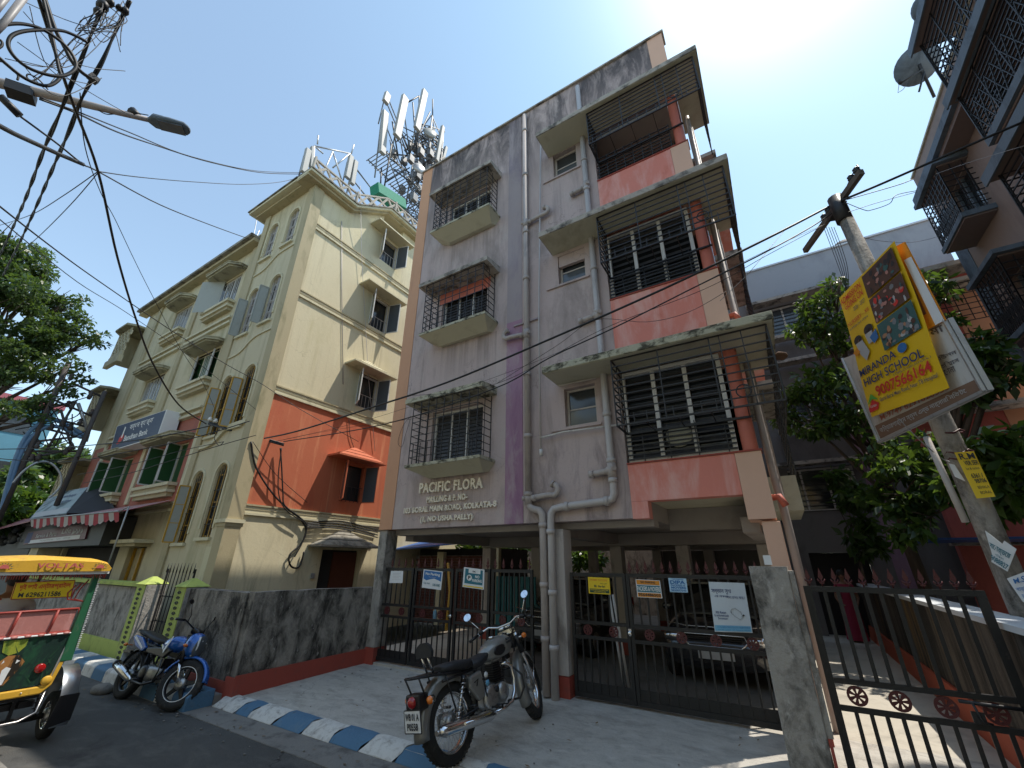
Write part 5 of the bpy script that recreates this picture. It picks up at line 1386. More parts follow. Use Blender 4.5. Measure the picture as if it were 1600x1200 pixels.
for (x0, x1, z0, z1) in hb[:3]:
    m = MB(); n = 3
    for i in range(n + 1): m.box(x0 + (x1 - x0 - .05) * i / n, x0 + (x1 - x0 - .05) * i / n + .05, BY + .04, BY + .08, z0, z1)
    m.box(x0, x1, BY + .035, BY + .085, z0, z0 + .05); m.box(x0, x1, BY + .035, BY + .085, z1 - .05, z1)
    w = m.build('window_frame', 'white_frame', bb); bx('pane', 'glass_blue' if z0 > 8 else 'glass_dark', w, x0, x1, BY + .09, BY + .095, z0, z1)
    m = MB()
    for i in range(9): m.bar((x0, BY - .02, z0 + (z1 - z0) * i / 8), (x1, BY - .02, z0 + (z1 - z0) * i / 8), .018)
    m.build('window_bars', 'iron_black', w)
bx('doorway_dark', 'dark_interior', bb, .4, 1.9, BY + .26, BY + .3, .2, 2.2)
m = MB(); m.tube([(.05, BY - .16, 3.6), (.25, BY - .16, 2.2), (.3, BY - .16, 1.9)], .012, 5); m.build('hanging_cable', 'wire_black', bb)
m = MB(); m.lathe((3.95, BY + .6, 11.0), (0, 0, 1), [(0, .45), (.9, .45), (1.12, .3), (1.2, .12), (1.2, 0)], 18); m.build('water_tank', 'black_trim', None, loc=(3.95, BY + .6, 11.05), label='dark domed water tank behind the grey parapet', cat='water tank')
# red building beside it
rbd = thing('red_building', 'red and peach apartment house partly hidden by the tree beyond the lane wall', 'building', (6, 13.6, .2))
RY = 13.6
mat('red_plaster', (.46, .12, .10), .85, .1, 1.5, ((.33, .09, .08), .5, .7, 1.5, (1, 1, .4)), None, .25, 14)
mat('orange_plaster', (.58, .30, .18), .85, .1, 1.5, None, None, .2, 14)
def rwx(px, py): return FY(px, py, RY)
m = MB(); wallcells(m, 3.35, 5.55, .2, 8.9, RY, RY + .25, [(3.9, 4.9, 5.9, 7.2), (3.9, 4.9, 3.0, 4.2)]); m.build('front_wall', 'red_plaster', rbd)
bx('side_strip', 'orange_plaster', rbd, 5.0, 5.55, RY - .01, RY - .002, .2, 8.6)
bx('side_wall', 'red_plaster', rbd, 5.3, 5.55, RY + .253, 18, .2, 8.9)
bx('roof_ledge', 'concrete_cap', rbd, 3.1, 5.75, RY - .6, RY + .2, 8.90, 9.02)
for z in (2.6, 5.5, 8.75): bx('canopy', 'concrete_cap', rbd, 3.2, 5.7, RY - .55, RY - .003, z - .3, z - .2)
m = MB()
for zz in (6.0, 8.98 - 1.6, 3.1):
    for j in range(8): m.bar((3.4, RY - .45, zz + j * .15), (5.5, RY - .45, zz + j * .15), .018)
    for j in range(12): m.bar((3.4 + j * .19, RY - .45, zz), (3.4 + j * .19, RY - .45, zz + 1.2), .016)
m.build('balcony_cage', 'iron_black', rbd)
for z0 in (5.9, 3.0):
    m = MB(); m.box(3.9, 3.95, RY + .05, RY + .1, z0, z0 + 1.2); m.box(4.85, 4.9, RY + .05, RY + .1, z0, z0 + 1.2); m.box(3.951, 4.849, RY + .05, RY + .1, z0, z0 + .05)
    w = m.build('window_frame', 'white_frame', rbd); bx('pane', 'glass_dark', w, 3.9, 4.9, RY + .12, RY + .125, z0, z0 + 1.3)
bx('tin_awning', 'tarp_blue', rbd, 2.3, 5.6, 11.6, 13.3, 2.35, 2.39)
# building far right
fr = thing('right_building', 'dark backlit apartment building with caged balconies towering at the right edge', 'building', (5.2, 8, .2))
RXX = 5.2; FYE = 12.75
mat('taupe_plaster', (.30, .235, .20), .85, .08, 1.2, ((.22, .17, .15), .5, .7, 1.3, (1, 1, .4)), None, .2, 14)
mat('slate_blue', (.13, .17, .21), .8, .1, 2, ((.06, .08, .1), .5, .7, 2.5, (1, 1, .5)), None, .2, 20)
mat('soffit_dark', (.20, .155, .14), .85, .1, 2, None, None, .15, 20)
boxes = [(10.6, 11.95, 8.75), (10.3, 11.5, 6.0), (10.2, 11.4, 3.2)]
hl = [(y0 + .2, y1 - .2, z + .08, z + 1.35) for y0, y1, z in boxes]
m = MB(); wallcells(m, -2, FYE, .2, 10.6, RXX, RXX + .25, hl, 'y'); m.build('lane_side_wall', 'taupe_plaster', fr)
bx('far_end_wall', 'taupe_plaster', fr, RXX + .253, 12, FYE - .25, FYE, .2, 10.6)
bx('corner_stripe', 'slate_blue', fr, RXX - .012, RXX - .002, FYE - .5, FYE + .01, .2, 10.2)
bx('roof_slab', 'taupe_plaster', fr, RXX - .0, 12, -2, FYE, 10.603, 10.7)
bx('parapet', 'taupe_plaster', fr, RXX - .26, RXX - .05, 4.5, 12.3, 10.6, 11.32); bx('parapet_cap', 'concrete_cream', fr, RXX - .30, RXX - .02, 4.5, 12.32, 11.323, 11.37)
bx('roof_band', 'slate_blue', fr, RXX - .5, RXX - .002, -2, 12.2, 10.40, 10.597); bx('roof_band', 'soffit_dark', fr, RXX - .4, RXX - .002, -2, 12.1, 10.28, 10.397)
for y0, y1, z in boxes:
    x0 = RXX - .5
    bx('sill_slab', 'slate_blue', fr, x0 - .04, RXX - .002, y0, y1, z - .08, z + .04); bx('sill_soffit', 'soffit_dark', fr, x0, RXX - .002, y0 + .04, y1 - .04, z - .12, z - .083)
    bx('canopy', 'slate_blue', fr, x0 - .10, RXX - .002, y0 - .1, y1 + .1, z + 1.42, z + 1.52); bx('canopy_soffit', 'soffit_dark', fr, x0, RXX - .002, y0, y1, z + 1.38, z + 1.417)
    m = MB()
    for j in range(10): m.bar((x0, y0 + .05, z + .05 + j * .15), (x0, y1 - .05, z + .05 + j * .15), .018)
    for j in range(9): m.bar((x0 - .003, y0 + .05 + (y1 - y0 - .1) * j / 8, z + .05), (x0 - .003, y0 + .05 + (y1 - y0 - .1) * j / 8, z + 1.4), .018)
    for j in range(16):
        ya = y0 + .05 + (y1 - y0 - .1) * j / 16; yb_ = ya + (y1 - y0 - .1) / 16
        m.bar((x0 - .006, ya, z + .05), (x0 - .006, yb_, z + .55), .014); m.bar((x0 - .006, yb_, z + .05), (x0 - .006, ya, z + .55), .014)
    for yy in (y0 + .05, y1 - .05):
        for j in range(10): m.bar((x0, yy, z + .05 + j * .15), (RXX, yy, z + .05 + j * .15), .018)
        for j in range(4): m.bar((x0 + j * .2, yy, z + .05), (x0 + j * .2, yy, z + 1.4), .018)
    m.build('window_cage', 'iron_black', fr)
    m = MB(); 
    for yy in (y0 + .2, (y0 + y1) / 2, y1 - .25): m.box(RXX + .04, RXX + .09, yy, yy + .05, z + .08, z + 1.35)
    w = m.build('window_frame', 'slate_blue', fr); bx('pane', 'glass_dark', w, RXX + .1, RXX + .11, y0 + .2, y1 - .2, z + .08, z + 1.35)
    m = MB(); m.add([(x0 - .02, y0 + .1, z + .5), (x0 - .02, y1 - .3, z + .5)], []) if False else None
# roof-level balcony cage and projecting balconies nearer the camera
nb_ = [(4.2, 8.5, 9.95, 11.5, .8), (4.2, 8.45, 8.68, 9.8, .78), (4.2, 8.5, 6.3, 7.9, .85)]
for k, (y0, y1, z, zt, p) in enumerate(nb_):
    x0 = RXX - p
    bx('balcony_slab', 'slate_blue', fr, x0, RXX - .002, y0, y1, z - .16, z); bx('balcony_soffit', 'soffit_dark', fr, x0 + .06, RXX - .002, y0 + .06, y1 - .06, z - .2, z - .163)
    bx('balcony_canopy', 'soffit_dark', fr, x0 - .1, RXX - .002, y0 - .1, y1 + .1, zt, zt + .1); bx('canopy_edge', 'slate_blue', fr, x0 - .13, x0 - .103, y0 - .13, y1 + .13, zt - .05, zt + .16)
    m = MB()
    H = min(1.1, zt - z)
    for j in range(13): m.bar((x0 + .03, y0 + .03, z + (zt - z) * j / 12), (x0 + .03, y1 - .03, z + (zt - z) * j / 12), .02)
    for j in range(8): m.bar((x0 + .026, y0 + .03 + (y1 - y0 - .06) * j / 7, z), (x0 + .026, y0 + .03 + (y1 - y0 - .06) * j / 7, zt), .022)
    for j in range(18):
        ya = y0 + .03 + (y1 - y0 - .06) * j / 18; yb_ = ya + (y1 - y0 - .06) / 18
        m.bar((x0 + .02, ya, z), (x0 + .02, yb_, z + .7), .014); m.bar((x0 + .02, yb_, z), (x0 + .02, ya, z + .7), .014)
    for yy in (y0 + .03, y1 - .03):
        for j in range(11): m.bar((x0, yy, z + (zt - z) * j / 10), (RXX, yy, z + (zt - z) * j / 10), .02)
        for j in range(5): m.bar((x0 + p * j / 4, yy, z), (x0 + p * j / 4, yy, zt), .02)
    m.build('balcony_cage', 'iron_black', fr)
    bx('balcony_door', 'dark_interior', fr, RXX - .02, RXX - .004, y0 + .6, y1 - .6, z + .05, z + 2.0)
    bx('shade_board', 'slate_blue', fr, RXX - .3, RXX - .03, y1 + .02, y1 + .1, z - .5, z + .1)
# satellite dish
sdh = thing('satellite_dish', 'dark satellite dish on an arm at the roof edge of the right building', 'satellite dish', (4.8, 9, 12))
c = AT(1436, 100, 11.0); ax = ((V((0, 0, CAMZ)) - c).normalized() * -1 + V((-.35, .1, .1))).normalized()
m = MB(); m.lathe(c, ax, [(0, 0), (.02, .15), (.05, .27), (.10, .42), (.12, .42), (.07, .27), (.035, .13), (.02, 0)], 24); m.build('dish', 'slate_blue', sdh)
m = MB(); e = AT(1407, 130, 10.7); m.tube([c + V((0, 0, -.2)), e], .018, 6); m.tube([e, e + V((0, 0, .1))], .04, 8); m.tube([c, AT(1460, 152, 11.6)], .03, 6); m.tube([c + V((.05, .1, -.2)), AT(1436, 143, 11)], .022, 6); m.build('arm', 'iron_black', sdh)
m = MB(); m.tube([AT(1405, 130, 10.7), AT(1403, 145, 10.7), AT(1411, 140, 10.7), AT(1420, 127, 10.8)], .006, 5); m.build('cable', 'wire_black', sdh)
m = MB(); c2 = AT(1455, 5, 9); m.lathe(c2, ax, [(0, 0), (.05, .25), (.10, .26), (.12, .26), (.06, .2), (.02, 0)], 20); m.build('satellite_dish', 'slate_blue', None, loc=c2, label='second dark dish cut by the top of the picture, above the first', cat='satellite dish')
# ================================================================== UTILITY POLE WITH HOARDINGS
pl = thing('utility_pole', 'grey concrete utility pole with a skewed wooden crossarm behind the school hoarding', 'utility pole', (1.86, 6.42, .1))
PX, PY = 1.90, 6.50
m = MB(); m.tube([(PX, PY, .0), (PX - .02, PY, 3.0), AT(1312, 322, 6.62)], [.12, .105, .085], 14); m.build('shaft', 'concrete_pillar', pl)
A, B_ = AT(1346, 268, 6.35), AT(1258, 392, 7.35)
A.z = B_.z = (A.z + B_.z) / 2
cm = FZ(1346, 268, A.z), FZ(1258, 392, A.z)
m = MB(); m.bar(cm[0], cm[1], .065, .085); m.build('crossarm', mat('old_wood', (.12, .10, .085), .9, .2, 6), pl)
mid = (cm[0] + cm[1]) / 2
m = MB(); m.tube([AT(1320, 345, 6.6), AT(1305, 310, 6.62)], .10, 12); m.bar(AT(1312, 322, 6.62), mid + V((0, 0, -.06)), .12, .1)
for t in (.04, .12, .42, .5, .58): p = cm[0].lerp(cm[1], t); m.lathe(p + V((0, 0, .05)), (0, 0, 1), [(0, 0), (0, .03), (.03, .045), (.05, .03), (.07, .045), (.1, .02), (.1, 0)], 10)
m.tube([cm[0], cm[0] + V((.02, .1, .22)), cm[0] + V((-.1, .3, .1))], .008, 5)
m.build('insulators', 'iron_black', pl)
m = MB()
for z in (5.35, 3.28, 3.05, 2.98): 
    m.tube([(PX + .118 * math.cos(a * PI / 6), PY + .118 * math.sin(a * PI / 6), z + .02 * math.sin(a * 2)) for a in range(12)], .011, 5, close=True)
m.build('wire_wraps', 'iron_maroon', pl)
m = MB(); m.tube([(PX - .3, PY - .35, 3.2), (PX - .27, PY - .38, 2.3)], .03, 6); m.build('bamboo_stub', 'column_grey', pl)
# white hoarding
PA, PB = V((1.855, 5.18, 0)), V((1.345, 6.87, 0))
du = (PB - PA).normalized(); pn = V((du.y, -du.x, 0))
if pn.dot(V((0, 0, 0)) - PA) < 0: pn = -pn
def onp(px, py, off):
    d = ray(px, py); o = V((0, 0, CAMZ)); P0 = PA + pn * off
    return o + d * ((P0 - o).dot(pn) / d.dot(pn))
def pquad(pxs, off): return Quad(*[onp(a, b, off) for a, b in pxs])
wh = thing('white_hoarding', 'grubby white Bengali hoarding board behind the yellow school banner', 'hoarding', (1.6, 6, 3.3))
q = pquad(((1296, 470), (1475, 500), (1541, 611), (1376, 690)), 0)
q = pquad(((1318, 560), (1478, 499), (1541, 611), (1376, 691)), 0)
q.sheet(MB(), .05).build('board', mat('hoarding_white', (.55, .54, .52), .7, .08, 2, ((.38, .33, .28), .5, .68, 3, (1, 1, .5)), None, .15, 12), wh)
P1('brown_strip', mat('hoarding_brown', (.20, .12, .08), .7, .1, 3), q, wh, [(.02, .985, .03, .17)], .004)
T1('lettering', 'print_grey', q, wh, [('কিন্ডারগার্টেন স্কুল এন্ড নার্সারি নিকটে', .06, .9, .06, .14, .01)], .008); T1('red_lettering', mat('faded_red', (.45, .16, .11), .7), q, wh, [('M-9749 6291620353', .12, .80, .19, .25, .01), ('দেবী ভবন', .08, .3, .30, .38, .01)], .006); T1('dark_lettering', mat('faded_black', (.10, .09, .10), .7), q, wh, [('যোগাযোগ করুন', .30, .62, .26, .36, .01), ('প্রতি মাস', .75, .95, .42, .5, .01), ('ফ্রী টিউশন', .7, .96, .52, .6, .01), ('মা', .86, .96, .86, .96, .02), ('পড়াশোনা', .72, .9, .33, .42, .01)], .006)
m = MB()
c4 = [q.p(0, 0, .02), q.p(1, 0, .02), q.p(1, 1, .02), q.p(0, 1, .02)]
for a, b in ((0, 1), (1, 2), (3, 0)): m.bar(c4[a], c4[b], .025, .03)
m.bar(c4[1] - q.n * .05, c4[2] - q.n * .05, .04, .05)
m.build('metal_frame', 'galv', wh)
# orange banner edge behind
ob = thing('orange_banner', 'narrow visible edge of an orange and white banner right of the school banner', 'banner', (1.75, 5.6, 4))
q = pquad(((1385, 392), (1413, 378), (1477, 500), (1440, 520)), .03); q.sheet(MB(), .01).build('sheet', 'print_orange', ob)
q.sheet(MB(), .001).build('backing', 'paper_white', ob) if False else None
P1('white_margin', 'paper_white', q, ob, [(.62, .98, .0, .80)], .004); P1('portrait_patch', mat('portrait_brown', (.2, .08, .05), .7, .3, 12), q, ob, [(.05, .5, .15, .6)], .004); T1('lettering', 'faded_red', q, ob, [('ভর্তি', .1, .5, .84, .95, .01), ('হন', .1, .5, .62, .7, .01)], .006)
# yellow school banner
yb2 = thing('school_banner', 'yellow high school admission banner with photo collage fixed to the pole', 'banner', (1.6, 6, 3.6))
q = pquad(((1311, 466), (1397, 377), (1484, 606), (1362, 652)), .09)
q.sheet(MB(), .006, 14, 16, .012).build('sheet', mat('banner_yellow', (.82, .52, .015), .45, .04, 2, None, None, .15, 8), yb2)
H0 = .022
def photo(u0, u1, v0, v1, base, sd, cols):
    P1('photo_print', base, q, yb2, [(u0, u1, v0, v1)], H0 - .003); rr = random.Random(sd); grp = {}
    for i in range(34):
        cl = rr.choice(cols); m = grp.setdefault(cl, MB()); cu, cv = rr.uniform(u0 + .03, u1 - .03), rr.uniform(v0 + .01, v1 - .03); a, b = rr.uniform(.012, .04), rr.uniform(.008, .028)
        q.poly(m, [(min(u1, max(u0, cu + a * math.cos(t * PI / 3 + i) * rr.uniform(.7, 1.2))), min(v1, max(v0, cv + b * math.sin(t * PI / 3 + i) * rr.uniform(.7, 1.2)))) for t in range(6)], H0 + .0004 * i / 10)
    for cl, m in grp.items(): m.build('photo_shapes', cl, yb2, fix=False)
mat('ph_brown', (.09, .045, .035), .6, .3, 20); mat('ph_teal', (.04, .12, .12), .6, .3, 20); mat('ph_pinkish', (.42, .2, .17), .6, .2, 20); mat('ph_grey', (.2, .22, .24), .6, .3, 20)
photo(.48, .97, .80, .975, 'ph_brown', 1, ['ph_grey', 'print_dark', 'ph_pinkish', 'print_dark', 'ph_brown', 'ph_teal']); photo(.48, .97, .60, .785, 'ph_brown', 2, ['ph_pinkish', 'ph_pinkish', 'ph_grey', 'ph_teal', 'print_red', 'print_dark', 'print_grey']); photo(.48, .97, .39, .585, 'ph_teal', 3, ['ph_grey', 'print_grey', 'print_dark', 'ph_brown', 'print_skin', 'ph_grey'])
T1('red_lettering', 'print_red', q, yb2, [('ADMISSION', .04, .43, .915, .965, .012), ('GOING ON', .09, .43, .855, .905, .012), ('NURSERY - XII', .06, .44, .72, .75, .0), ('9007566164', .20, .93, .12, .195, .018)], H0)
T1('navy_lettering', 'print_navy', q, yb2, [('MIRANDA', .03, .60, .31, .365, .012), ('HIGH SCHOOL', .06, .90, .225, .285, .012), ('2026 - 2027', .22, .43, .80, .83, .0), ('( CBSE CO-ED SCHOOL )', .5, .96, .198, .215, .0), ('Garia Boral Main Road, Near TB Hospital', .22, .96, .07, .105, .006), ('ADMISSIONS OPEN', .06, .40, .685, .70, .0)], H0)
# picture of two reading children
m = MB()
def el(m, cu, cv, a, b, n=12): q.poly(m, [(cu + a * math.cos(t * 2 * PI / n), cv + b * math.sin(t * 2 * PI / n)) for t in range(n)], H0)
mm = MB(); el(mm, .15, .58, .07, .035); el(mm, .35, .60, .075, .038); mm.build('hair_print', 'print_dark', yb2, fix=False)
mm = MB(); q.poly(mm, [(.10, .56), (.22, .56), (.28, .45), (.2, .40), (.13, .47)], H0 + .001); q.poly(mm, [(.28, .58), (.40, .58), (.4, .5), (.3, .5)], H0 + .001); mm.build('figure_print', 'print_grey', yb2, fix=False)
mm = MB(); el(mm, .18, .56, .045, .024); el(mm, .36, .585, .045, .024); mm.build('face_print', 'print_skin', yb2, fix=False)
mm = MB(); q.poly(mm, [(.02, .51), (.10, .53), (.14, .49), (.06, .47)], H0 + .002); mm.build('book_print', 'print_orange', yb2, fix=False)
mm = MB(); q.poly(mm, [(.34, .54), (.46, .57), (.46, .50), (.38, .48)], H0 + .002); el(mm, .70, .345, .06, .032); mm.build('blue_print', 'print_blue', yb2, fix=False)
mm = MB(); q.poly(mm, [(.02, .09), (.11, .16), (.20, .10), (.11, .12)], H0); mm.build('green_print', 'print_green', yb2, fix=False)
mm = MB(); q.poly(mm, [(.02, .06), (.11, .115), (.20, .075), (.16, .035), (.03, .03)], H0); mm.build('red_badge', 'print_red', yb2, fix=False); T1('badge_text', 'print_white', q, yb2, [('Contact', .06, .16, .06, .08, .0)], H0 + .003)
# strips and posters lower on the pole
def ppoly(nm, label, pxs, mt, d, cat='poster'):
    vs = [AT(a, b, d) for a, b in pxs]; m = MB(); n = len(vs); bk = [v + V((.004, .004, 0)) for v in vs]
    m.add(vs + bk, [tuple(range(n)), tuple(range(2 * n - 1, n - 1, -1))] + [(i, (i + 1) % n, (i + 1) % n + n, i + n) for i in range(n)])
    t = thing(nm, label, cat, vs[0]); m.build('sheet', mt, t); return t
pd = 6.58
t = ppoly('yellow_flyer', 'yellow orange flyer wrapped on the pole below the hoardings', ((1491, 707), (1521, 705), (1555, 776), (1526, 779)), 'print_yellow', pd)
q = Quad(AT(1491, 707, pd - .01), AT(1521, 705, pd - .01), AT(1555, 776, pd - .01), AT(1526, 779, pd - .01)); T1('lettering', 'print_dark', q, t, [('R.M', .15, .95, .83, .97, .02), ('VER SER', .25, .98, .70, .80, .02), ('for & tuition', .2, .9, .60, .66, .0), ('6361 /', .3, .9, .42, .52, .02), ('98706', .35, .95, .31, .40, .02), ('BEHALA', .35, .95, .19, .25, .0), ('BORAL', .35, .95, .08, .14, .0)], .004)
t = ppoly('torn_poster', 'torn white poster with blue lettering hanging off the pole', ((1539, 829), (1566, 850), (1569, 845), (1588, 858), (1574, 893), (1549, 878), (1550, 866)), 'paper_white', pd - .05)
q = Quad(AT(1540, 832, pd - .06), AT(1589, 858, pd - .06), AT(1574, 893, pd - .06), AT(1546, 874, pd - .06)); T1('lettering', 'print_teal', q, t, [('বোর্ডের', .1, .9, .42, .72, .02), ('9088827', .12, .95, .04, .25, .02), ('শিক্ষা', .3, .7, .28, .4, .0)], .004)
t = ppoly('torn_poster', 'blue lettered white poster at the right edge below the torn one', ((1573, 904), (1605, 892), (1612, 950), (1598, 940)), 'paper_white', pd - .05)
q = Quad(AT(1575, 904, pd - .06), AT(1605, 893, pd - .06), AT(1612, 945, pd - .06), AT(1596, 938, pd - .06)); T1('lettering', 'print_blue', q, t, [('M.S.', .2, .9, .72, .92, .02), ('বাড়ি', .1, .9, .4, .6, .01), ('ভাড়া', .3, .9, .1, .3, .01)], .004)
t = ppoly('grey_paper', 'pale grey paper scrap sticking out left of the pole', ((1482, 724), (1491, 726), (1508, 752), (1492, 745)), 'paper_white', pd + .05)
# ================================================================== TREES
def leafcloud(name, mt, parent, centers, n, lsz, rs, flat=.8, seed=1, droop=.3, hollow=.5, aspect=.42):
    rng = np.random.default_rng(seed); rq = random.Random(seed); sub = []
    for c in centers:      # each bough breaks up into sprays with gaps between them
        for _ in range(9):
            d_ = V((rq.gauss(0, 1), rq.gauss(0, 1), rq.gauss(0, .8))).normalized() * c[3] * rq.uniform(.35, 1.05); sub.append((c[0] + d_.x, c[1] + d_.y, c[2] + d_.z * flat, c[3] * rq.uniform(.22, .42)))
    centers = sub; C_ = np.array([c[:3] for c in centers]); Rr = np.array([c[3] for c in centers]); w = Rr ** 2.2; w /= w.sum()
    idx = rng.choice(len(C_), n, p=w); d = rng.normal(size=(n, 3)); d /= np.linalg.norm(d, axis=1)[:, None]
    rad = Rr[idx] * (hollow + (1 - hollow) * rng.random(n) ** .5); d2 = d.copy(); d2[:, 2] *= flat
    P = C_[idx] + d2 * rad[:, None]
    ax = d * .7 + rng.normal(size=(n, 3)) * .6; ax[:, 2] -= droop; ax /= np.linalg.norm(ax, axis=1)[:, None]
    up = rng.normal(size=(n, 3)); up[:, 2] += 1.0; sd_ = np.cross(ax, up); sd_ /= np.linalg.norm(sd_, axis=1)[:, None] + 1e-9
    L = lsz * (.6 + .8 * rng.random(n)); W = L * aspect
    nn = np.cross(sd_, ax)
    a = P; b = P + ax * (L * .5)[:, None] + sd_ * (W * .5)[:, None] + nn * (L * .08)[:, None]; c = P + ax * L[:, None] - nn * (L * .1)[:, None]; e = P + ax * (L * .5)[:, None] - sd_ * (W * .5)[:, None] + nn * (L * .08)[:, None]
    vs = np.stack([a, b, c, e], 1).reshape(-1, 3); off = OFF[parent.name]; vs = vs - np.array(off)
    me = bpy.data.meshes.new(name); me.vertices.add(4 * n); me.vertices.foreach_set('co', vs.astype(np.float32).ravel())
    me.loops.add(4 * n); me.loops.foreach_set('vertex_index', np.arange(4 * n, dtype=np.int32)); me.polygons.add(n); me.polygons.foreach_set('loop_start', np.arange(0, 4 * n, 4, dtype=np.int32)); me.polygons.foreach_set('loop_total', np.full(n, 4, dtype=np.int32)); me.update(calc_edges=True)
    me.materials.append(MATS[mt]); o = bpy.data.objects.new(name, me); COL.objects.link(o); o.parent = parent; OFF[o.name] = off; return o
leafmat('leaf_mid', (.018, .045, .010), (.035, .085, .014), (.07, .14, .025)); leafmat('leaf_glossy', (.014, .038, .012), (.035, .085, .02), (.11, .20, .04)); leafmat('leaf_far', (.035, .065, .025), (.055, .10, .035), (.09, .14, .055))
mat('bark', (.085, .065, .05), .95, .25, 5, None, None, .8, 20)
def tree(label, base, h, blobs, n, lsz, mt, r0=.14, seed=1, droop=.3, kind_='tree', flat=.8, hollow=.45, aspect=.42):
    t = thing('tree', label, 'tree', base); b = V(base); rr = random.Random(seed)
    m = MB(); top = b + V((0, 0, h)); mid_ = b.lerp(top, .5) + V((rr.uniform(-.15, .15), rr.uniform(-.15, .15), 0)); m.tube([b, mid_, top], [r0, r0 * .8, r0 * .55], 9); m.build('trunk', 'bark', t)
    m = MB()
    for (x, y, z, r) in blobs:
        c = V((x, y, z)); s = b.lerp(top, rr.uniform(.6, 1)); k = s.lerp(c, .5) + V((rr.uniform(-.2, .2), rr.uniform(-.2, .2), rr.uniform(.0, .3)))
        m.tube([s, k, c], [r0 * .4, r0 * .26, r0 * .08], 6)
        for _ in range(5):
            d = V((rr.gauss(0, 1), rr.gauss(0, 1), rr.gauss(0, .7))).normalized() * r * .8; m.tube([k.lerp(c, .7), c + d], [r0 * .1, .008], 4)
    m.build('branches', 'bark', t)
    leafcloud('crown', mt, t, blobs, n, lsz, None, flat, seed, droop, hollow, aspect); return t
def B(px, py, d, r): p = AT(px, py, d); return (p.x, p.y, p.z, r)
tree('broad glossy-leaved tree rising behind the lane gate left of the school banner', (2.3, 12.0, .2), 4.2,
     [B(1290, 468, 12, .42), B(1262, 478, 12.1, .28), B(1275, 505, 12, .5), B(1310, 505, 12, .5), B(1258, 520, 12.2, .35), B(1300, 540, 12, .45), B(1275, 590, 11.6, .42), B(1235, 612, 11.6, .4), B(1262, 618, 11.6, .5), B(1310, 600, 11.4, .6), B(1225, 645, 11.6, .35), B(1260, 655, 11.5, .45), B(1300, 650, 11.4, .55), B(1345, 655, 11.3, .4), B(1350, 715, 11.2, .25), B(1385, 700, 11, .35), B(1298, 440, 12, .28)], 3300, .18, 'leaf_glossy', .13, 3, .5)
tree('dark leafy tree standing behind the pole and red building wall', (3.0, 10.4, .2), 3.8,
     [B(1415, 735, 10.5, .4), B(1465, 765, 10.2, .3), B(1405, 785, 10.5, .35), B(1365, 770, 10.8, .25), B(1440, 815, 10.2, .25), B(1500, 545, 11, .35), B(1535, 560, 10.8, .35), B(1500, 580, 10.9, .4), B(1545, 600, 10.6, .4), B(1570, 580, 10.6, .3), B(1450, 700, 10.8, .4), B(1510, 610, 10.8, .3), B(1400, 830, 10.6, .22), B(1545, 545, 11, .22), B(1455, 450, 13.2, .45), B(1475, 500, 13, .3), B(1530, 530, 11, .2)], 3200, .20, 'leaf_glossy', .12, 5, .7)
tree('bright-leaved sapling behind the concrete pole at right edge', (3.2, 8.0, .2), 2.6,
     [B(1550, 720, 8.2, .42), B(1590, 740, 8.0, .45), B(1530, 750, 8.3, .3), B(1600, 700, 8.1, .3), B(1560, 790, 8.0, .25)], 2200, .2, 'leaf_mid', .05, 6, .7)
tree('thin plant with pale leaves drooping over the lower window at the lane end', (1.55, 13.6, .2), 2.6, [B(1310, 745, 13.6, .35), B(1335, 770, 13.5, .5), B(1350, 850, 13.4, .4), B(1345, 820, 13.4, .3)], 700, .24, 'leaf_mid', .035, 7, .8)
tree('green shrubs behind the left gateway in the back yard', (-6.6, 15.6, .2), 1.5, [B(760, 870, 16, .9), B(800, 868, 16, .8), B(735, 865, 16.3, .7), B(780, 895, 15.8, .8), B(905, 880, 16, .6), B(925, 875, 16, .5)], 6500, .2, 'leaf_mid', .05, 8, .3)
# big tree at the far left over the road
bl = [B(R9[0], R9[1], R9[2], R9[3]) for R9 in [(-10, 395, 24, 1.5), (20, 400, 24, 1.2), (45, 425, 24, 1.1), (80, 455, 23, .9), (35, 470, 24, 1.3), (0, 450, 24, 1.5), (90, 500, 23, .9), (120, 520, 23, .8), (150, 528, 23, .45), (60, 520, 23, 1.1), (20, 530, 23, 1.3), (75, 560, 23, .8), (40, 580, 23, 1.0), (5, 590, 23, 1.0), (105, 575, 22, .6), (130, 592, 22, .4), (95, 610, 22, .5), (60, 625, 22, .5), (25, 640, 22, .7), (-15, 500, 23, 1.6), (-30, 440, 23, 1.8), (65, 655, 22, .4), (130, 500, 23, .45), (60, 395, 24, .5), (-20, 350, 23, 1.0), (100, 470, 23, .4)]]
tree('large spreading tree overhanging the road at the left edge', (-32, 1.4, 0), 7, bl, 21000, .16, 'leaf_far', .4, 9, .2, flat=.5, hollow=.2, aspect=.5)
tree('low bright green bushes behind the shop sign at left', (-30, 4.4, 0), 2.6, [B(10, 800, 27, 1.3), B(50, 790, 28, 1.2), B(30, 780, 28, .9), B(70, 775, 29, .9), B(0, 790, 27, 1.2)], 5000, .35, 'leaf_mid', .1, 10, .3)
tree('dark trees in the distance beyond the transformer poles', (-48, 8, 0), 5, [B(90, 745, 46, 2.2), B(70, 730, 47, 1.8), B(110, 760, 46, 1.8), B(60, 770, 45, 2), B(125, 745, 47, 1.2), B(95, 715, 48, 1.3)], 7000, .6, 'leaf_far', .25, 11, .3)
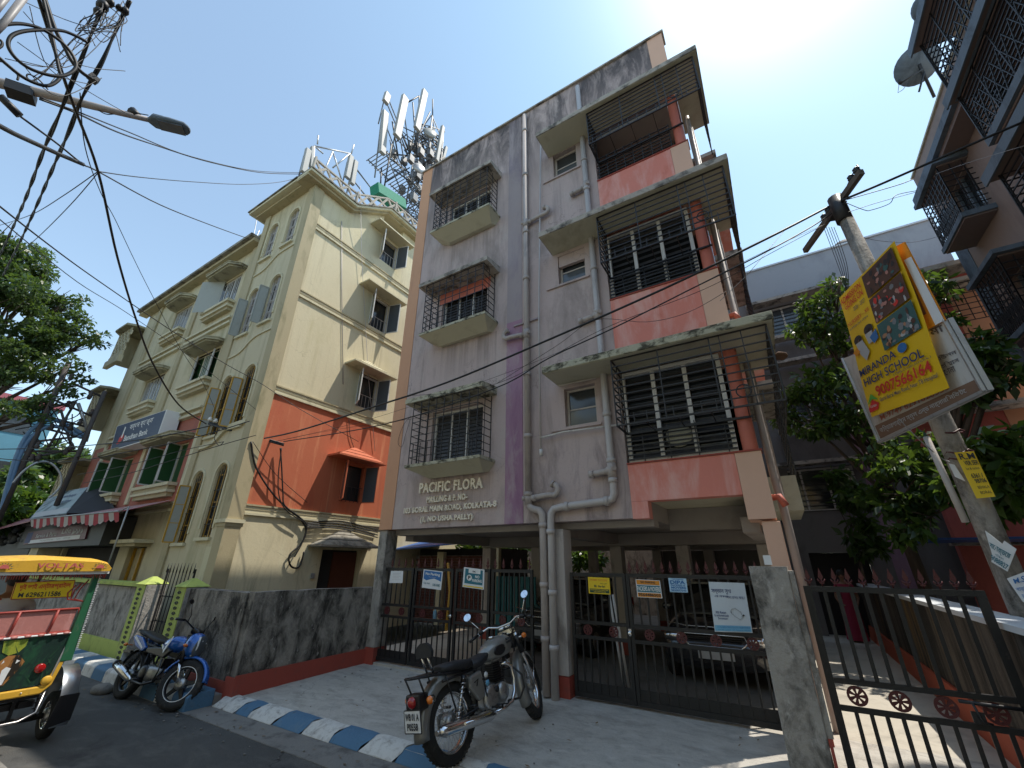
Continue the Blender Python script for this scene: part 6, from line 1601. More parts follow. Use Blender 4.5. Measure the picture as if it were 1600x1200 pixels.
# ================================================================== VEHICLES
mat('enfield_grey', (.25, .25, .235), .30, .05, 4, ((.14, .14, .13), .6, .75, 5, (1, 1, 1)), None, .02, 60, metal=.35, coat=.5, obj=True)
mat('bike_black', (.012, .012, .014), .35, .2, 6, ((.05, .045, .04), .6, .75, 9, (1, 1, 1)), None, .05, 60, obj=True)
mat('seat_black', (.018, .019, .022), .55, .15, 8, ((.05, .05, .05), .58, .75, 10, (1, 1, 1)), None, .2, 50, obj=True)
mat('engine_alloy', (.42, .42, .41), .38, .12, 9, ((.12, .11, .1), .5, .7, 14, (1, 1, 1)), None, .15, 50, metal=.85, obj=True)
mat('chrome_bike', (.72, .72, .72), .14, .08, 9, ((.25, .22, .2), .62, .78, 16, (1, 1, 1)), None, .02, 60, metal=1, obj=True)
mat('lamp_red', (.35, .008, .008), .15, .05, 5, None, None, 0, obj=True, coat=1); mat('lamp_amber', (.80, .20, .01), .15, .05, 5, None, None, 0, obj=True, coat=1)
mat('mirror', (.85, .88, .9), .03, 0, 1, None, None, 0, metal=1)
mat('bike_blue', (.015, .11, .42), .22, .06, 4, ((.02, .05, .16), .6, .75, 6, (1, 1, 1)), None, .02, 60, metal=.3, coat=.8, obj=True)
mat('bike_silver', (.5, .52, .54), .3, .06, 6, None, None, .02, 60, metal=.6, obj=True)
def Rz(a): return Matrix.Rotation(a, 4, 'Z')
def Rx(a): return Matrix.Rotation(a, 4, 'X')
def Ry(a): return Matrix.Rotation(a, 4, 'Y')
class Veh:
    def __init__(s, root, M): s.root = root; s.M = M
    def b(s, mb, name, mt, parent=None, M2=None, **k):
        m = mb; MM = s.M @ M2 if M2 is not None else s.M
        m.xf(MM); return m.build(name, mt, parent or s.root, **k)
def torus_pts(c, r, n=32): return [V((c[0] + r * math.cos(2 * PI * i / n), c[1], c[2] + r * math.sin(2 * PI * i / n))) for i in range(n)]
def spoked_wheel(v, c, r, tw, M2=None, n=32, tyre_h=.045, alloy=False, stripe=False, hubr=.045):
    c = V(c)
    m = MB(); ri = r - tyre_h * 2
    prof = [(-tw * .5, ri), (-tw * .62, r - tyre_h), (-tw * .48, r - .012), (-tw * .2, r), (tw * .2, r), (tw * .48, r - .012), (tw * .62, r - tyre_h), (tw * .5, ri), (tw * .3, ri - .004), (-tw * .3, ri - .004), (-tw * .5, ri)]
    m.lathe(c, (0, 1, 0), prof, 40)
    for i in range(44):      # tread blocks
        a = 2 * PI * i / 44; d = V((math.cos(a), 0, math.sin(a))); t = V((-d.z, 0, d.x))
        for s_ in (-1, 1): m.obox(c + d * (r - .001) + V((0, s_ * tw * .22, 0)) + t * s_ * .006, t * .008, V((0, tw * .17, 0)), d * .004)
    w = v.b(m, 'wheel', 'rubber', M2=M2)
    m = MB(); m.lathe(c, (0, 1, 0), [(-tw * .42, ri + .004), (-tw * .42, ri - .012), (-tw * .15, ri - .022), (tw * .15, ri - .022), (tw * .42, ri - .012), (tw * .42, ri + .004)], 40)
    v.b(m, 'rim', 'bike_black' if alloy else 'chrome_bike', w, M2)
    if stripe:
        m = MB(); m.lathe(c, (0, 1, 0), [(-tw * .46, ri + .0), (-tw * .47, ri - .009)], 40); m.lathe(c, (0, 1, 0), [(tw * .46, ri + .0), (tw * .47, ri - .009)], 40); v.b(m, 'rim_stripe', 'print_white', w, M2, fix=False)
    m = MB()
    if alloy:
        for i in range(5):
            a = 2 * PI * i / 5 + .3; d = V((math.cos(a), 0, math.sin(a))); t = V((-d.z, 0, d.x))
            m.hexa([c + d * .03 - t * .03 - V((0, .02, 0)), c + d * .03 + t * .03 - V((0, .02, 0)), c + d * .03 + t * .03 + V((0, .02, 0)), c + d * .03 - t * .03 + V((0, .02, 0)),
                    c + d * (ri - .01) - t * .016 - V((0, .012, 0)), c + d * (ri - .01) + t * .016 - V((0, .012, 0)), c + d * (ri - .01) + t * .016 + V((0, .012, 0)), c + d * (ri - .01) - t * .016 + V((0, .012, 0))])
    else:
        for i in range(36):
            a = 2 * PI * i / 36; b_ = a + (.5 if i % 2 else -.5); s_ = 1 if i % 4 < 2 else -1
            m.tube([c + V((hubr * math.cos(b_), s_ * .035, hubr * math.sin(b_))), c + V(((ri - .015) * math.cos(a), 0, (ri - .015) * math.sin(a)))], .0022, 4, False)
    v.b(m, 'spokes', 'bike_black' if alloy else 'chrome_bike', w, M2)
    m = MB(); m.lathe(c, (0, 1, 0), [(-.06, 0), (-.06, .025), (-.05, .07), (.05, .07), (.06, .025), (.06, 0)], 18); v.b(m, 'hub', 'engine_alloy', w, M2)
    return w
def fender(v, c, r, w, a0, a1, mt, M2=None, name='mudguard', skirt=.05, n=22, flare=0):
    m = MB(); vs = []; fs = []; K = 8
    for i in range(n + 1):
        a = a0 + (a1 - a0) * i / n
        for k in range(K + 1):
            t = -1 + 2 * k / K; rr = r - skirt * abs(t) ** 3.2; vs.append((c[0] + rr * math.cos(a), c[1] + w * .5 * math.copysign(min(1, abs(t) ** .8), t), c[2] + rr * math.sin(a)))
    for i in range(n):
        for k in range(K): q = i * (K + 1) + k; fs.append((q, q + 1, q + K + 2, q + K + 1))
    m.add(vs, fs, True)
    o = v.b(m, name, mt, M2=M2, fix=False); sm = o.modifiers.new('thick', 'SOLIDIFY'); sm.thickness = .004; return o
def ringx(x, y0, hw, zc, hh, n=16, p=2.4, top=1):  # superellipse ring across the bike
    r = []
    for i in range(n):
        a = 2 * PI * i / n; ca, sa = math.cos(a), math.sin(a)
        r.append(V((x, y0 + hw * math.copysign(abs(ca) ** (2 / p), ca), zc + hh * math.copysign(abs(sa) ** (2 / p), sa) * (top if sa > 0 else 1))))
    return r
def springs(mb, a, b, r=.026, turns=9):
    a, b = V(a), V(b); d = (b - a).normalized(); x = d.orthogonal().normalized(); y = d.cross(x); L = (b - a).length
    mb.tube([a.lerp(b, i / (turns * 8)) + (x * math.cos(i * PI / 4) + y * math.sin(i * PI / 4)) * r for i in range(turns * 8 + 1)], .006, 5)
    mb.tube([a, b], .013, 8); return mb
# ------------------------------------------------ classic grey motorcycle
P0 = FZ(707, 1196, .10); rootE = thing('motorcycle', 'grey classic motorcycle with chrome exhaust parked in front of the gates', 'motorcycle', P0)
hd = math.radians(90 - 6)
M = Matrix.Translation(P0) @ Rz(hd) @ Ry(-math.radians(2.4)) @ Rx(-math.radians(11))
v = Veh(rootE, M)
RA, FA = V((0, 0, .335)), V((1.39, 0, .345))
spoked_wheel(v, RA, .335, .105)
ax_s = (V((1.10, 0, .97)) - FA).normalized()
S = Matrix.Translation(V((1.10, 0, .97))) @ Matrix.Rotation(math.radians(24), 4, ax_s) @ Matrix.Translation(-V((1.10, 0, .97)))
spoked_wheel(v, FA, .345, .09, S)
fender(v, RA, .425, .165, math.radians(28), math.radians(188), 'enfield_grey', skirt=.09)
fender(v, FA, .405, .15, math.radians(-20 + 0), math.radians(205), 'enfield_grey', S, skirt=.09)
m = MB()
for s_ in (-1, 1):
    for a in (math.radians(40), math.radians(120)): m.tube([FA + V((0, s_ * .075, -.0)), FA + V((.39 * math.cos(a), s_ * .08, .39 * math.sin(a)))], .006, 6)
    m.tube([V((1.33, s_ * .09, .33)), V((1.22, s_ * .10, .62)), V((1.12, s_ * .095, .93))], [.022, .026, .026], 10)
m.bar((1.10, -.11, .96), (1.10, .11, .96), .03, .05)
v.b(m, 'fork', 'chrome_bike', M2=S)
m = MB()
for s_ in (-1, 1): m.tube([V((1.19, s_ * .10, .70)), V((1.12, s_ * .098, .90))], .036, 12)
m.lathe((1.15, 0, .88), (1, 0, -.08), [(-.02, 0), (-.02, .07), (.05, .098), (.13, .100), (.15, .098)], 22)
v.b(m, 'headlamp_nacelle', 'bike_black', M2=S)
m = MB(); m.lathe((1.15, 0, .88), (1, 0, -.08), [(.148, .099), (.165, .09), (.172, 0)], 22); v.b(m, 'headlamp', 'chrome_bike', M2=S)
m = MB(); m.lathe((1.10, -.045, 1.0), (-.25, 0, 1), [(0, 0), (0, .04), (.03, .045), (.035, 0)], 16); m.lathe((1.10, .045, 1.0), (-.25, 0, 1), [(0, 0), (0, .04), (.03, .045), (.035, 0)], 16); v.b(m, 'instruments', 'chrome_bike', M2=S)
m = MB(); m.tube([(.93, -.40, 1.02), (.99, -.34, 1.045), (1.06, -.20, 1.08), (1.09, -.09, 1.04), (1.09, .09, 1.04), (1.06, .20, 1.08), (.99, .34, 1.045), (.93, .40, 1.02)], .012, 10)
m.tube([(1.05, -.22, 1.075), (1.05, .22, 1.075)], .009, 8) if False else None
hb_ = v.b(m, 'handlebar', 'chrome_bike', M2=S)
for s_ in (-1, 1):
    m = MB(); m.tube([(.99, s_ * .335, 1.045), (.90, s_ * .425, 1.005)], .018, 10); m.tube([(.985, s_ * .31, 1.05), (1.0, s_ * .26, 1.065)], .026, 8)
    v.b(m, 'grip', 'bike_black', hb_, S)
    m = MB(); m.tube([(1.04, s_ * .27, 1.06), (1.05, s_ * .34, 1.035), (.96, s_ * .43, 1.0)], .006, 6); v.b(m, 'lever', 'chrome_bike', hb_, S)
    m = MB(); m.tube([(1.0, s_ * .27, 1.07), (1.0, s_ * .32, 1.13), (.97, s_ * .40, 1.25)], .0055, 6); mi = v.b(m, 'mirror_stalk', 'chrome_bike', hb_, S)
    c = V((.965, s_ * .405, 1.275)); an = V((-1, s_ * -.1, .55))
    m = MB(); m.lathe(c, an, [(-.022, 0), (-.018, .03), (-.004, .05), (.003, .05)], 20); v.b(m, 'mirror_shell', 'chrome_bike', mi, S)
    m = MB(); m.lathe(c, an, [(.0035, .048), (.004, 0)], 20); v.b(m, 'mirror_glass', 'mirror', mi, S)
    m = MB(); m.ell((1.13, s_ * .20, .86), .045, .032, .032); v.b(m, 'front_indicator', 'lamp_amber', M2=S); m = MB(); m.tube([(1.12, s_ * .1, .86), (1.13, s_ * .18, .86)], .01, 6); v.b(m, 'indicator_stem', 'chrome_bike', M2=S)
m = MB(); rings = [ringx(x, 0, hw, zc, hh, 20, 2.5) for x, hw, zc, hh in ((.58, .03, .79, .02), (.60, .075, .79, .055), (.66, .105, .80, .085), (.76, .132, .825, .105), (.88, .145, .84, .115), (.98, .138, .845, .11), (1.05, .10, .85, .085), (1.075, .05, .85, .05))]
m.loft(rings); tk = v.b(m, 'fuel_tank', 'enfield_grey')
for s_ in (-1, 1):
    m = MB(); pts = []
    for i in range(20):
        a = 2 * PI * i / 20; x = .775 + .095 * math.cos(a); z = .815 + .052 * math.sin(a) + .10 * (x - .775)
        pts.append((x, s_ * (.142 if x > .75 else .136), z))
    m.add(pts + [(p[0], p[1] - s_ * .02, p[2]) for p in pts], [tuple(range(20))] + [(i, (i + 1) % 20, (i + 1) % 20 + 20, i + 20) for i in range(20)]); v.b(m, 'knee_pad', 'bike_black', tk)
m = MB(); text3(m, 'ROYAL', (.885, -.152, .89), (.115, .01, .006), (.0, .006, .024), (0, -.003, 0), .004, .01); text3(m, 'ENFIELD', (.885, -.153, .86), (.12, .012, .006), (.0, .004, .02), (0, -.003, 0), .004, .01)
v.b(m, 'tank_lettering', 'print_dark', tk)
m = MB(); m.lathe((.80, 0, .945), (0, 0, 1), [(0, .035), (.012, .035), (.018, .02), (.018, 0)], 16); v.b(m, 'fuel_cap', 'chrome_bike', tk)
m = MB(); m.loft([ringx(x, 0, hw, zc, hh, 16, 3) for x, hw, zc, hh in ((.30, .10, .745, .03), (.33, .135, .75, .045), (.45, .14, .755, .05), (.55, .115, .775, .045), (.62, .08, .80, .03))]); v.b(m, 'rider_seat', 'seat_black')
m = MB(); m.loft([ringx(x, 0, hw, zc, hh, 16, 3) for x, hw, zc, hh in ((-.10, .06, .79, .03), (-.08, .10, .79, .045), (.05, .12, .785, .05), (.2, .125, .78, .05), (.31, .12, .77, .045), (.33, .08, .76, .03))]); v.b(m, 'pillion_seat', 'seat_black')
m = MB()     # rack and backrest
for s_ in (-1, 1):
    m.tube([(.10, s_ * .13, .73), (-.18, s_ * .135, .765), (-.44, s_ * .10, .79), (-.48, s_ * .05, .79)], .010, 7); m.tube([(-.44, s_ * .10, .785), (-.33, s_ * .09, .55)], .009, 7); m.tube([(-.12, s_ * .13, .75), (-.02, s_ * .13, .45)], .009, 7)
m.tube([(-.48, -.05, .79), (-.48, .05, .79)], .010, 7)
for x in (-.18, -.26, -.34): m.tube([(x, -.12, .775), (x, .12, .775)], .007, 6)
m.box(-.42, -.14, -.09, .09, .78, .79)
rk = v.b(m, 'luggage_rack', 'bike_black')
m = MB()
for s_ in (-1, 1): m.tube([(-.20, s_ * .045, .78), (-.27, s_ * .045, .95)], .011, 8)
v.b(m, 'backrest_posts', 'chrome_bike', rk)
m = MB(); m.loft([[V((-.245 + dx, y, .93 + z)) for y, z in [(-.11, .0), (-.12, .05), (-.09, .105), (-.04, .13), (.04, .13), (.09, .105), (.12, .05), (.11, 0)]] for dx in (0, -.035)], False); v.b(m, 'backrest_pad', 'seat_black', rk, bevel=.008)
m = MB(); m.box(-.45, -.33, -.10, .10, .53, .66); v.b(m, 'tail_bracket', 'bike_black', bevel=.015)
m = MB(); m.lathe((-.445, 0, .60), (-1, 0, -.15), [(0, .05), (.03, .046), (.045, .02), (.047, 0)], 18); v.b(m, 'tail_lamp', 'lamp_red')
for s_ in (-1, 1):
    m = MB(); m.tube([(-.36, s_ * .05, .60), (-.37, s_ * .13, .60)], .009, 6); v.b(m, 'indicator_stem', 'bike_black')
    m = MB(); m.lathe((-.345, s_ * .155, .60), (-1, 0, -.1), [(-.02, 0), (-.02, .034), (.02, .036)], 16); k_ = v.b(m, 'indicator_shell', 'chrome_bike')
    m = MB(); m.lathe((-.345, s_ * .155, .60), (-1, 0, -.1), [(.02, .036), (.045, .028), (.055, 0)], 16); v.b(m, 'indicator_lens', 'lamp_amber', k_)
m = MB(); m.hexa([(-.455, -.11, .37), (-.445, -.11, .37), (-.445, .11, .37), (-.455, .11, .37), (-.46, -.11, .54), (-.45, -.11, .54), (-.45, .11, .54), (-.46, .11, .54)]); npl = v.b(m, 'number_plate', 'paper_white')
m = MB(); text3(m, 'WB 01 A', (-.4605, .095, .465), (0, -.19, 0), (-.0015, 0, .055), (-.003, 0, 0), 0, .03); text3(m, 'P0558', (-.458, .075, .39), (0, -.15, 0), (-.0015, 0, .055), (-.003, 0, 0), 0, .03); v.b(m, 'plate_lettering', 'print_dark', npl, fix=False)
m = MB()
for a, b in (((-.452, -.112, .368), (-.452, .112, .368)), ((-.457, -.112, .542), (-.457, .112, .542)), ((-.452, -.112, .368), (-.457, -.112, .542)), ((-.452, .112, .368), (-.457, .112, .542))): m.bar(a, b, .008)
v.b(m, 'plate_frame', 'print_dark', npl)
m = MB(); m.box(-.40, -.37, -.035, .035, .29, .35); v.b(m, 'reflector', 'lamp_red')
# frame, engine, gearbox
m = MB()
m.tube([(1.04, 0, .96), (1.0, 0, .80), (.92, 0, .52), (.86, 0, .34)], .02, 8); m.tube([(1.04, 0, .93), (.6, 0, .78), (.3, 0, .72), (.05, 0, .72)], .018, 8)
for s_ in (-1, 1): m.tube([(.35, s_ * .09, .70), (.33, s_ * .09, .36), (0, s_ * .09, .335)], .015, 8); m.tube([(.86, s_ * .06, .34), (.33, s_ * .08, .30)], .015, 8); m.tube([(.3, s_ * .1, .71), (-.15, s_ * .11, .70)], .013, 8)
v.b(m, 'frame', 'bike_black')
m = MB(); m.loft([ringx(x, 0, hw, zc, hh, 16, 3.2) for x, hw, zc, hh in ((.38, .06, .40, .08), (.42, .10, .40, .11), (.6, .115, .39, .13), (.78, .11, .40, .13), (.87, .09, .42, .10), (.9, .05, .43, .06))]); en = v.b(m, 'crankcase', 'engine_alloy')
m = MB()
for j in range(9):
    z = .50 + j * .022; w_ = .085 if j < 7 else .07; m.box(.665 + j * .002, .835 + j * .002, -w_, w_, z, z + .009)
m.box(.69, .82, -.06, .06, .49, .70)
v.b(m, 'cylinder_fins', 'bike_black', en)
m = MB(); m.loft([ringx(x, 0, .06, .725, .03, 12, 3) for x in (.68, .70, .82, .84)]); m.lathe((.55, -.10, .40), (0, -1, 0), [(0, .13), (.03, .125), (.045, .10), (.05, .05), (.05, 0)], 26); m.lathe((.77, -.09, .42), (0, -1, 0), [(0, .09), (.03, .085), (.045, .05), (.047, 0)], 22)
m.lathe((.6, .10, .40), (0, 1, 0), [(0, .14), (.03, .135), (.045, .10), (.05, 0)], 26)
v.b(m, 'engine_covers', 'engine_alloy', en)
m = MB()
for a in range(5): m.lathe((.55 + .09 * math.cos(a * 1.257), -.135, .40 + .09 * math.sin(a * 1.257)), (0, -1, 0), [(0, .008), (.01, .008), (.012, 0)], 8)
m.lathe((.61, -.15, .47), (0, -1, 0), [(0, .03), (.012, .03), (.014, 0)], 14)
v.b(m, 'cover_bolts', 'bike_black', en)
for s_ in (-1, 1):
    m = MB(); pr = [(.22, .66), (.40, .69), (.44, .55), (.42, .44), (.33, .42), (.20, .56)]
    m.prism(pr, lambda x, z: (x, s_ * .09, z), lambda x, z: (x, s_ * .145, z)); v.b(m, 'side_panel', 'enfield_grey', bevel=.02)
    m = MB(); springs(m, (.0, s_ * .125, .345), (.14, s_ * .13, .68)); v.b(m, 'rear_shock', 'chrome_bike')
    m = MB(); m.tube([(.12, s_ * .13, .63), (.14, s_ * .13, .69)], .03, 10); v.b(m, 'shock_cap', 'bike_black')
m = MB(); m.tube([(.27, -.148, .60), (.33, -.149, .62), (.30, -.149, .56)], .006, 5); v.b(m, 'panel_emblem', 'bike_black')
m = MB(); m.lathe((.46, -.15, .63), (0, -1, 0), [(0, .03), (.003, .03), (.003, 0)], 14); v.b(m, 'round_sticker', 'print_white'); m = MB(); m.lathe((.47, -.15, .555), (0, -1, 0), [(0, .03), (.003, .03), (.003, 0)], 14); v.b(m, 'round_sticker', 'print_sky')
# exhaust
m = MB(); m.tube([(.84, -.05, .66), (.90, -.085, .665), (.955, -.115, .62), (.96, -.13, .50), (.92, -.145, .38), (.84, -.155, .30), (.70, -.16, .275), (.50, -.162, .27)], .021, 12); v.b(m, 'exhaust_header', 'chrome_bike')
m = MB(); m.tube([(.52, -.162, .27), (.47, -.165, .272), (.42, -.168, .275), (-.22, -.175, .325), (-.30, -.176, .332)], [.022, .040, .048, .052, .030], 16); v.b(m, 'silencer', 'chrome_bike')
m = MB(); m.tube([(-.28, -.176, .331), (-.335, -.177, .335)], [.022, .022], 12); m.bar((.0, -.16, .31), (.0, -.12, .40), .025, .01); v.b(m, 'silencer_tip', 'steel_worn')
m = MB(); m.tube([(.40, -.222, .285), (-.0, -.226, .32)], .012, 6); v.b(m, 'heat_shield', 'chrome_bike')
m = MB()
for s_ in (-1, 1):
    m.tube([(.50, s_ * .10, .33), (.52, s_ * .25, .33)], .011, 7); m.tube([(.50, s_ * .20, .33), (.58, s_ * .29, .33)], .016, 8) if False else m.tube([(.52, s_ * .19, .33), (.52, s_ * .28, .33)], .018, 8); m.tube([(.18, s_ * .14, .42), (.16, s_ * .24, .42)], .014, 8)
m.tube([(.56, -.17, .34), (.72, -.19, .31), (.76, -.19, .34)], .007, 6); m.tube([(.44, -.15, .44), (.38, -.19, .53), (.36, -.2, .60)], .008, 6); m.tube([(.36, -.19, .61), (.36, -.25, .61)], .012, 8)
v.b(m, 'footpegs', 'bike_black')
m = MB()
for s_ in (-1, 1): m.tube([(.92, s_ * .03, .60), (.97, s_ * .14, .60), (1.0, s_ * .22, .52), (.99, s_ * .24, .40), (.94, s_ * .20, .31), (.88, s_ * .06, .30)], .0125, 8)
v.b(m, 'crash_guard', 'bike_black')
m = MB(); m.tube([(.62, .12, .30), (.56, .24, .10), (.55, .262, .045)], .010, 7); m.box(.52, .58, .25, .29, .042, .05); v.b(m, 'side_stand', 'bike_black')
m = MB(); m.box(-.05, .50, .10, .13, .27, .40); v.b(m, 'chain_guard', 'enfield_grey', bevel=.02)
m = MB()
for i in range(4): m.tube([(1.04, -.16 + i * .03, 1.04), (1.12, -.1, .98 - i * .02), (1.02, -.05, .84), (.92, -.03, .72)], .005, 5)
v.b(m, 'control_cables', 'bike_black')
# ------------------------------------------------ blue commuter motorcycle
P0 = FZ(186, 1092, .0); rootB = thing('motorcycle', 'blue commuter motorcycle leaning beside the kerb in front of the black wall', 'motorcycle', P0)
P1_ = FZ(263, 1111, .0); hd = math.atan2(P1_.y - P0.y, P1_.x - P0.x)
M = Matrix.Translation(P0) @ Rz(hd) @ Rx(-math.radians(14)); v = Veh(rootB, M)
RA, FA = V((0, 0, .30)), V((1.27, 0, .30))
sp = V((1.02, 0, .88)); ax_s = (sp - FA).normalized(); S = Matrix.Translation(sp) @ Matrix.Rotation(math.radians(27), 4, ax_s) @ Matrix.Translation(-sp)
spoked_wheel(v, RA, .30, .09, alloy=True); spoked_wheel(v, FA, .30, .08, S, alloy=True, stripe=True)
fender(v, FA, .345, .12, math.radians(10), math.radians(165), 'bike_blue', S, skirt=.04); fender(v, RA, .36, .13, math.radians(60), math.radians(175), 'bike_black', skirt=.04)
m = MB()
for s_ in (-1, 1): m.tube([FA + V((-.02, s_ * .075, 0)), V((1.11, s_ * .08, .55))], .022, 10)
v.b(m, 'fork', 'chrome_bike', M2=S)
m = MB()
for s_ in (-1, 1): m.tube([V((1.13, s_ * .08, .52)), V((1.03, s_ * .08, .84))], .028, 10)
m.bar((1.03, -.1, .84), (1.03, .1, .84), .05, .05); v.b(m, 'fork_covers', 'bike_black', M2=S)
m = MB(); m.loft([ringx(x, 0, hw, zc, hh, 18, 2.4) for x, hw, zc, hh in ((1.02, .06, .78, .08), (1.06, .12, .78, .14), (1.12, .14, .765, .165), (1.18, .135, .755, .165), (1.21, .12, .75, .15))]); v.b(m, 'headlamp_cowl', 'bike_blue', M2=S)
m = MB(); m.loft([ringx(x, 0, hw, zc, hh, 18, 2.2) for x, hw, zc, hh in ((1.205, .125, .75, .155), (1.235, .11, .745, .14), (1.25, .06, .74, .08))]); v.b(m, 'headlamp_glass', 'glass_blue', M2=S)
m = MB(); m.box(1.213, 1.245, -.06, .06, .79, .83); m.tube([(1.225, -.125, .86), (1.24, -.09, .72), (1.2, -.07, .62)], .012, 6); v.b(m, 'white_flash', 'print_white', M2=S)
m = MB(); m.loft([ringx(x, 0, .09, zc, .04, 12, 3) for x, zc in ((1.0, .93), (1.03, .945), (1.09, .925), (1.12, .90))]); v.b(m, 'instruments', 'bike_black', M2=S)
m = MB(); m.tube([(.88, -.36, .98), (.96, -.28, 1.0), (1.0, -.1, .96), (1.0, .1, .96), (.96, .28, 1.0), (.88, .36, .98)], .011, 8); hb_ = v.b(m, 'handlebar', 'bike_black', M2=S)
for s_ in (-1, 1):
    m = MB(); m.tube([(.95, s_ * .29, 1.0), (.87, s_ * .39, .975)], .018, 8); v.b(m, 'grip', 'bike_black', hb_, S)
    m = MB(); m.tube([(.97, s_ * .24, 1.0), (.98, s_ * .27, 1.08), (.95, s_ * .36, 1.20)], .006, 6); mi = v.b(m, 'mirror_stalk', 'bike_black', hb_, S)
    m = MB(); m.ell((.95, s_ * .40, 1.225), .012, .06, .032); v.b(m, 'mirror', 'bike_black', mi, S)
    m = MB(); m.ell((1.10, s_ * .16, .72), .03, .04, .022); v.b(m, 'front_indicator', 'lamp_amber', M2=S)
m = MB(); m.loft([ringx(x, 0, hw, zc, hh, 18, 2.6) for x, hw, zc, hh in ((.50, .04, .71, .03), (.54, .09, .72, .06), (.62, .12, .735, .085), (.75, .145, .75, .11), (.86, .14, .75, .11), (.95, .09, .76, .08), (.98, .04, .76, .04))]); tk = v.b(m, 'fuel_tank', 'bike_blue')
for s_ in (-1, 1):
    m = MB(); m.add([(.60, s_ * .142, .73), (.70, s_ * .158, .71), (.72, s_ * .158, .66), (.80, s_ * .160, .84), (.83, s_ * .158, .84), (.76, s_ * .162, .62), (.70, s_ * .162, .67)], [(0, 1, 2, 6), (2, 3, 4, 5)]); v.b(m, 'tank_decal', 'print_white', tk, fix=False)
    m = MB(); m.prism([(.52, .68), (.80, .70), (.90, .66), (.78, .56), (.55, .58), (.30, .60), (.28, .66)], lambda x, z: (x, s_ * .10, z), lambda x, z: (x, s_ * .15, z)); v.b(m, 'side_cowl', 'bike_black', bevel=.015)
    m = MB(); m.prism([(-.20, .80), (.0, .78), (.22, .66), (.15, .60), (-.10, .66), (-.26, .76)], lambda x, z: (x, s_ * .09, z), lambda x, z: (x, s_ * .13, z)); v.b(m, 'tail_cowl', 'bike_blue', bevel=.012)
    m = MB(); m.add([(-.18, s_ * .133, .79), (.14, s_ * .133, .655), (.13, s_ * .133, .63), (-.2, s_ * .133, .76)], [(0, 1, 2, 3)]); v.b(m, 'tail_decal', 'print_white', fix=False)
    m = MB(); springs(m, (.0, s_ * .11, .31), (.14, s_ * .12, .62)); v.b(m, 'rear_shock', 'bike_black')
    m = MB(); m.tube([(-.28, s_ * .06, .66), (-.29, s_ * .14, .66)], .008, 6); m.ell((-.29, s_ * .16, .66), .03, .03, .025); v.b(m, 'rear_indicator', 'lamp_amber')
m = MB(); m.loft([ringx(x, 0, hw, zc, hh, 16, 3) for x, hw, zc, hh in ((-.22, .06, .85, .03), (-.18, .11, .845, .04), (.05, .125, .815, .045), (.22, .125, .785, .04), (.40, .11, .755, .04), (.52, .07, .755, .03))]); v.b(m, 'seat', 'seat_black')
m = MB()
for s_ in (-1, 1): m.tube([(.05, s_ * .14, .80), (-.2, s_ * .13, .86), (-.32, s_ * .05, .87)], .011, 7)
m.tube([(-.32, -.05, .87), (-.32, .05, .87)], .011, 7); v.b(m, 'grab_rail', 'bike_black')
m = MB(); m.box(-.30, -.24, -.06, .06, .70, .77); v.b(m, 'tail_lamp', 'lamp_red'); m = MB(); m.hexa([(-.36, -.08, .42), (-.35, -.08, .42), (-.35, .08, .42), (-.36, .08, .42), (-.40, -.08, .56), (-.39, -.08, .56), (-.39, .08, .56), (-.40, .08, .56)]); v.b(m, 'number_plate', 'paper_white')
m = MB(); m.tube([(.0, .0, .5), (-.15, 0, .66), (-.35, 0, .50)], .02, 6); m.box(-.4, -.2, -.09, .09, .56, .59); v.b(m, 'tail_guard', 'bike_black')
m = MB(); m.tube([(.98, 0, .84), (.9, 0, .6), (.82, 0, .32)], .02, 8); m.tube([(.98, 0, .8), (.5, 0, .66), (-.1, 0, .7)], .02, 8)
for s_ in (-1, 1): m.tube([(.30, s_ * .08, .62), (.32, s_ * .08, .32), (0, s_ * .08, .30)], .016, 7); m.tube([(.82, s_ * .05, .32), (.32, s_ * .07, .27)], .014, 7); m.tube([(-.1, s_ * .09, .72), (.32, s_ * .09, .42)], .012, 6)
v.b(m, 'frame', 'bike_black')
m = MB(); m.loft([ringx(x, 0, hw, zc, hh, 16, 3) for x, hw, zc, hh in ((.34, .06, .36, .06), (.38, .11, .36, .10), (.55, .13, .36, .11), (.70, .10, .36, .10), (.76, .05, .38, .06))]); en = v.b(m, 'engine', 'engine_alloy')
m = MB()
for j in range(9): m.box(.62 + j * .012, .635 + j * .012, -.075, .075, .42 + j * .004, .56)
m.lathe((.46, -.12, .36), (0, -1, 0), [(0, .095), (.02, .09), (.03, .05), (.03, 0)], 20); v.b(m, 'cylinder', 'bike_black', en)
m = MB(); m.tube([(.74, -.03, .46), (.82, -.08, .42), (.80, -.12, .28), (.6, -.14, .23), (.3, -.145, .25)], .017, 10); v.b(m, 'exhaust_header', 'bike_black')
m = MB(); m.tube([(.30, -.145, .25), (.22, -.15, .27), (.0, -.165, .345), (-.18, -.175, .40)], [.022, .045, .058, .058], 14); v.b(m, 'silencer', 'chrome_bike'); m = MB(); m.tube([(-.18, -.175, .40), (-.23, -.178, .415)], [.06, .05], 14); v.b(m, 'silencer_end', 'bike_black')
m = MB(); m.tube([(.5, -.1, .28), (.5, -.24, .28)], .012, 7); m.tube([(.12, -.14, .42), (.12, -.24, .42)], .012, 7); m.tube([(.5, .1, .28), (.5, .24, .28)], .012, 7); m.tube([(.85, -.18, .55), (.93, -.2, .42), (.85, -.16, .28)], .010, 6); v.b(m, 'footpegs', 'bike_black')
m = MB(); m.tube([(.50, .10, .27), (.44, .24, .10), (.42, .27, .065)], .010, 7); v.b(m, 'side_stand', 'bike_black')
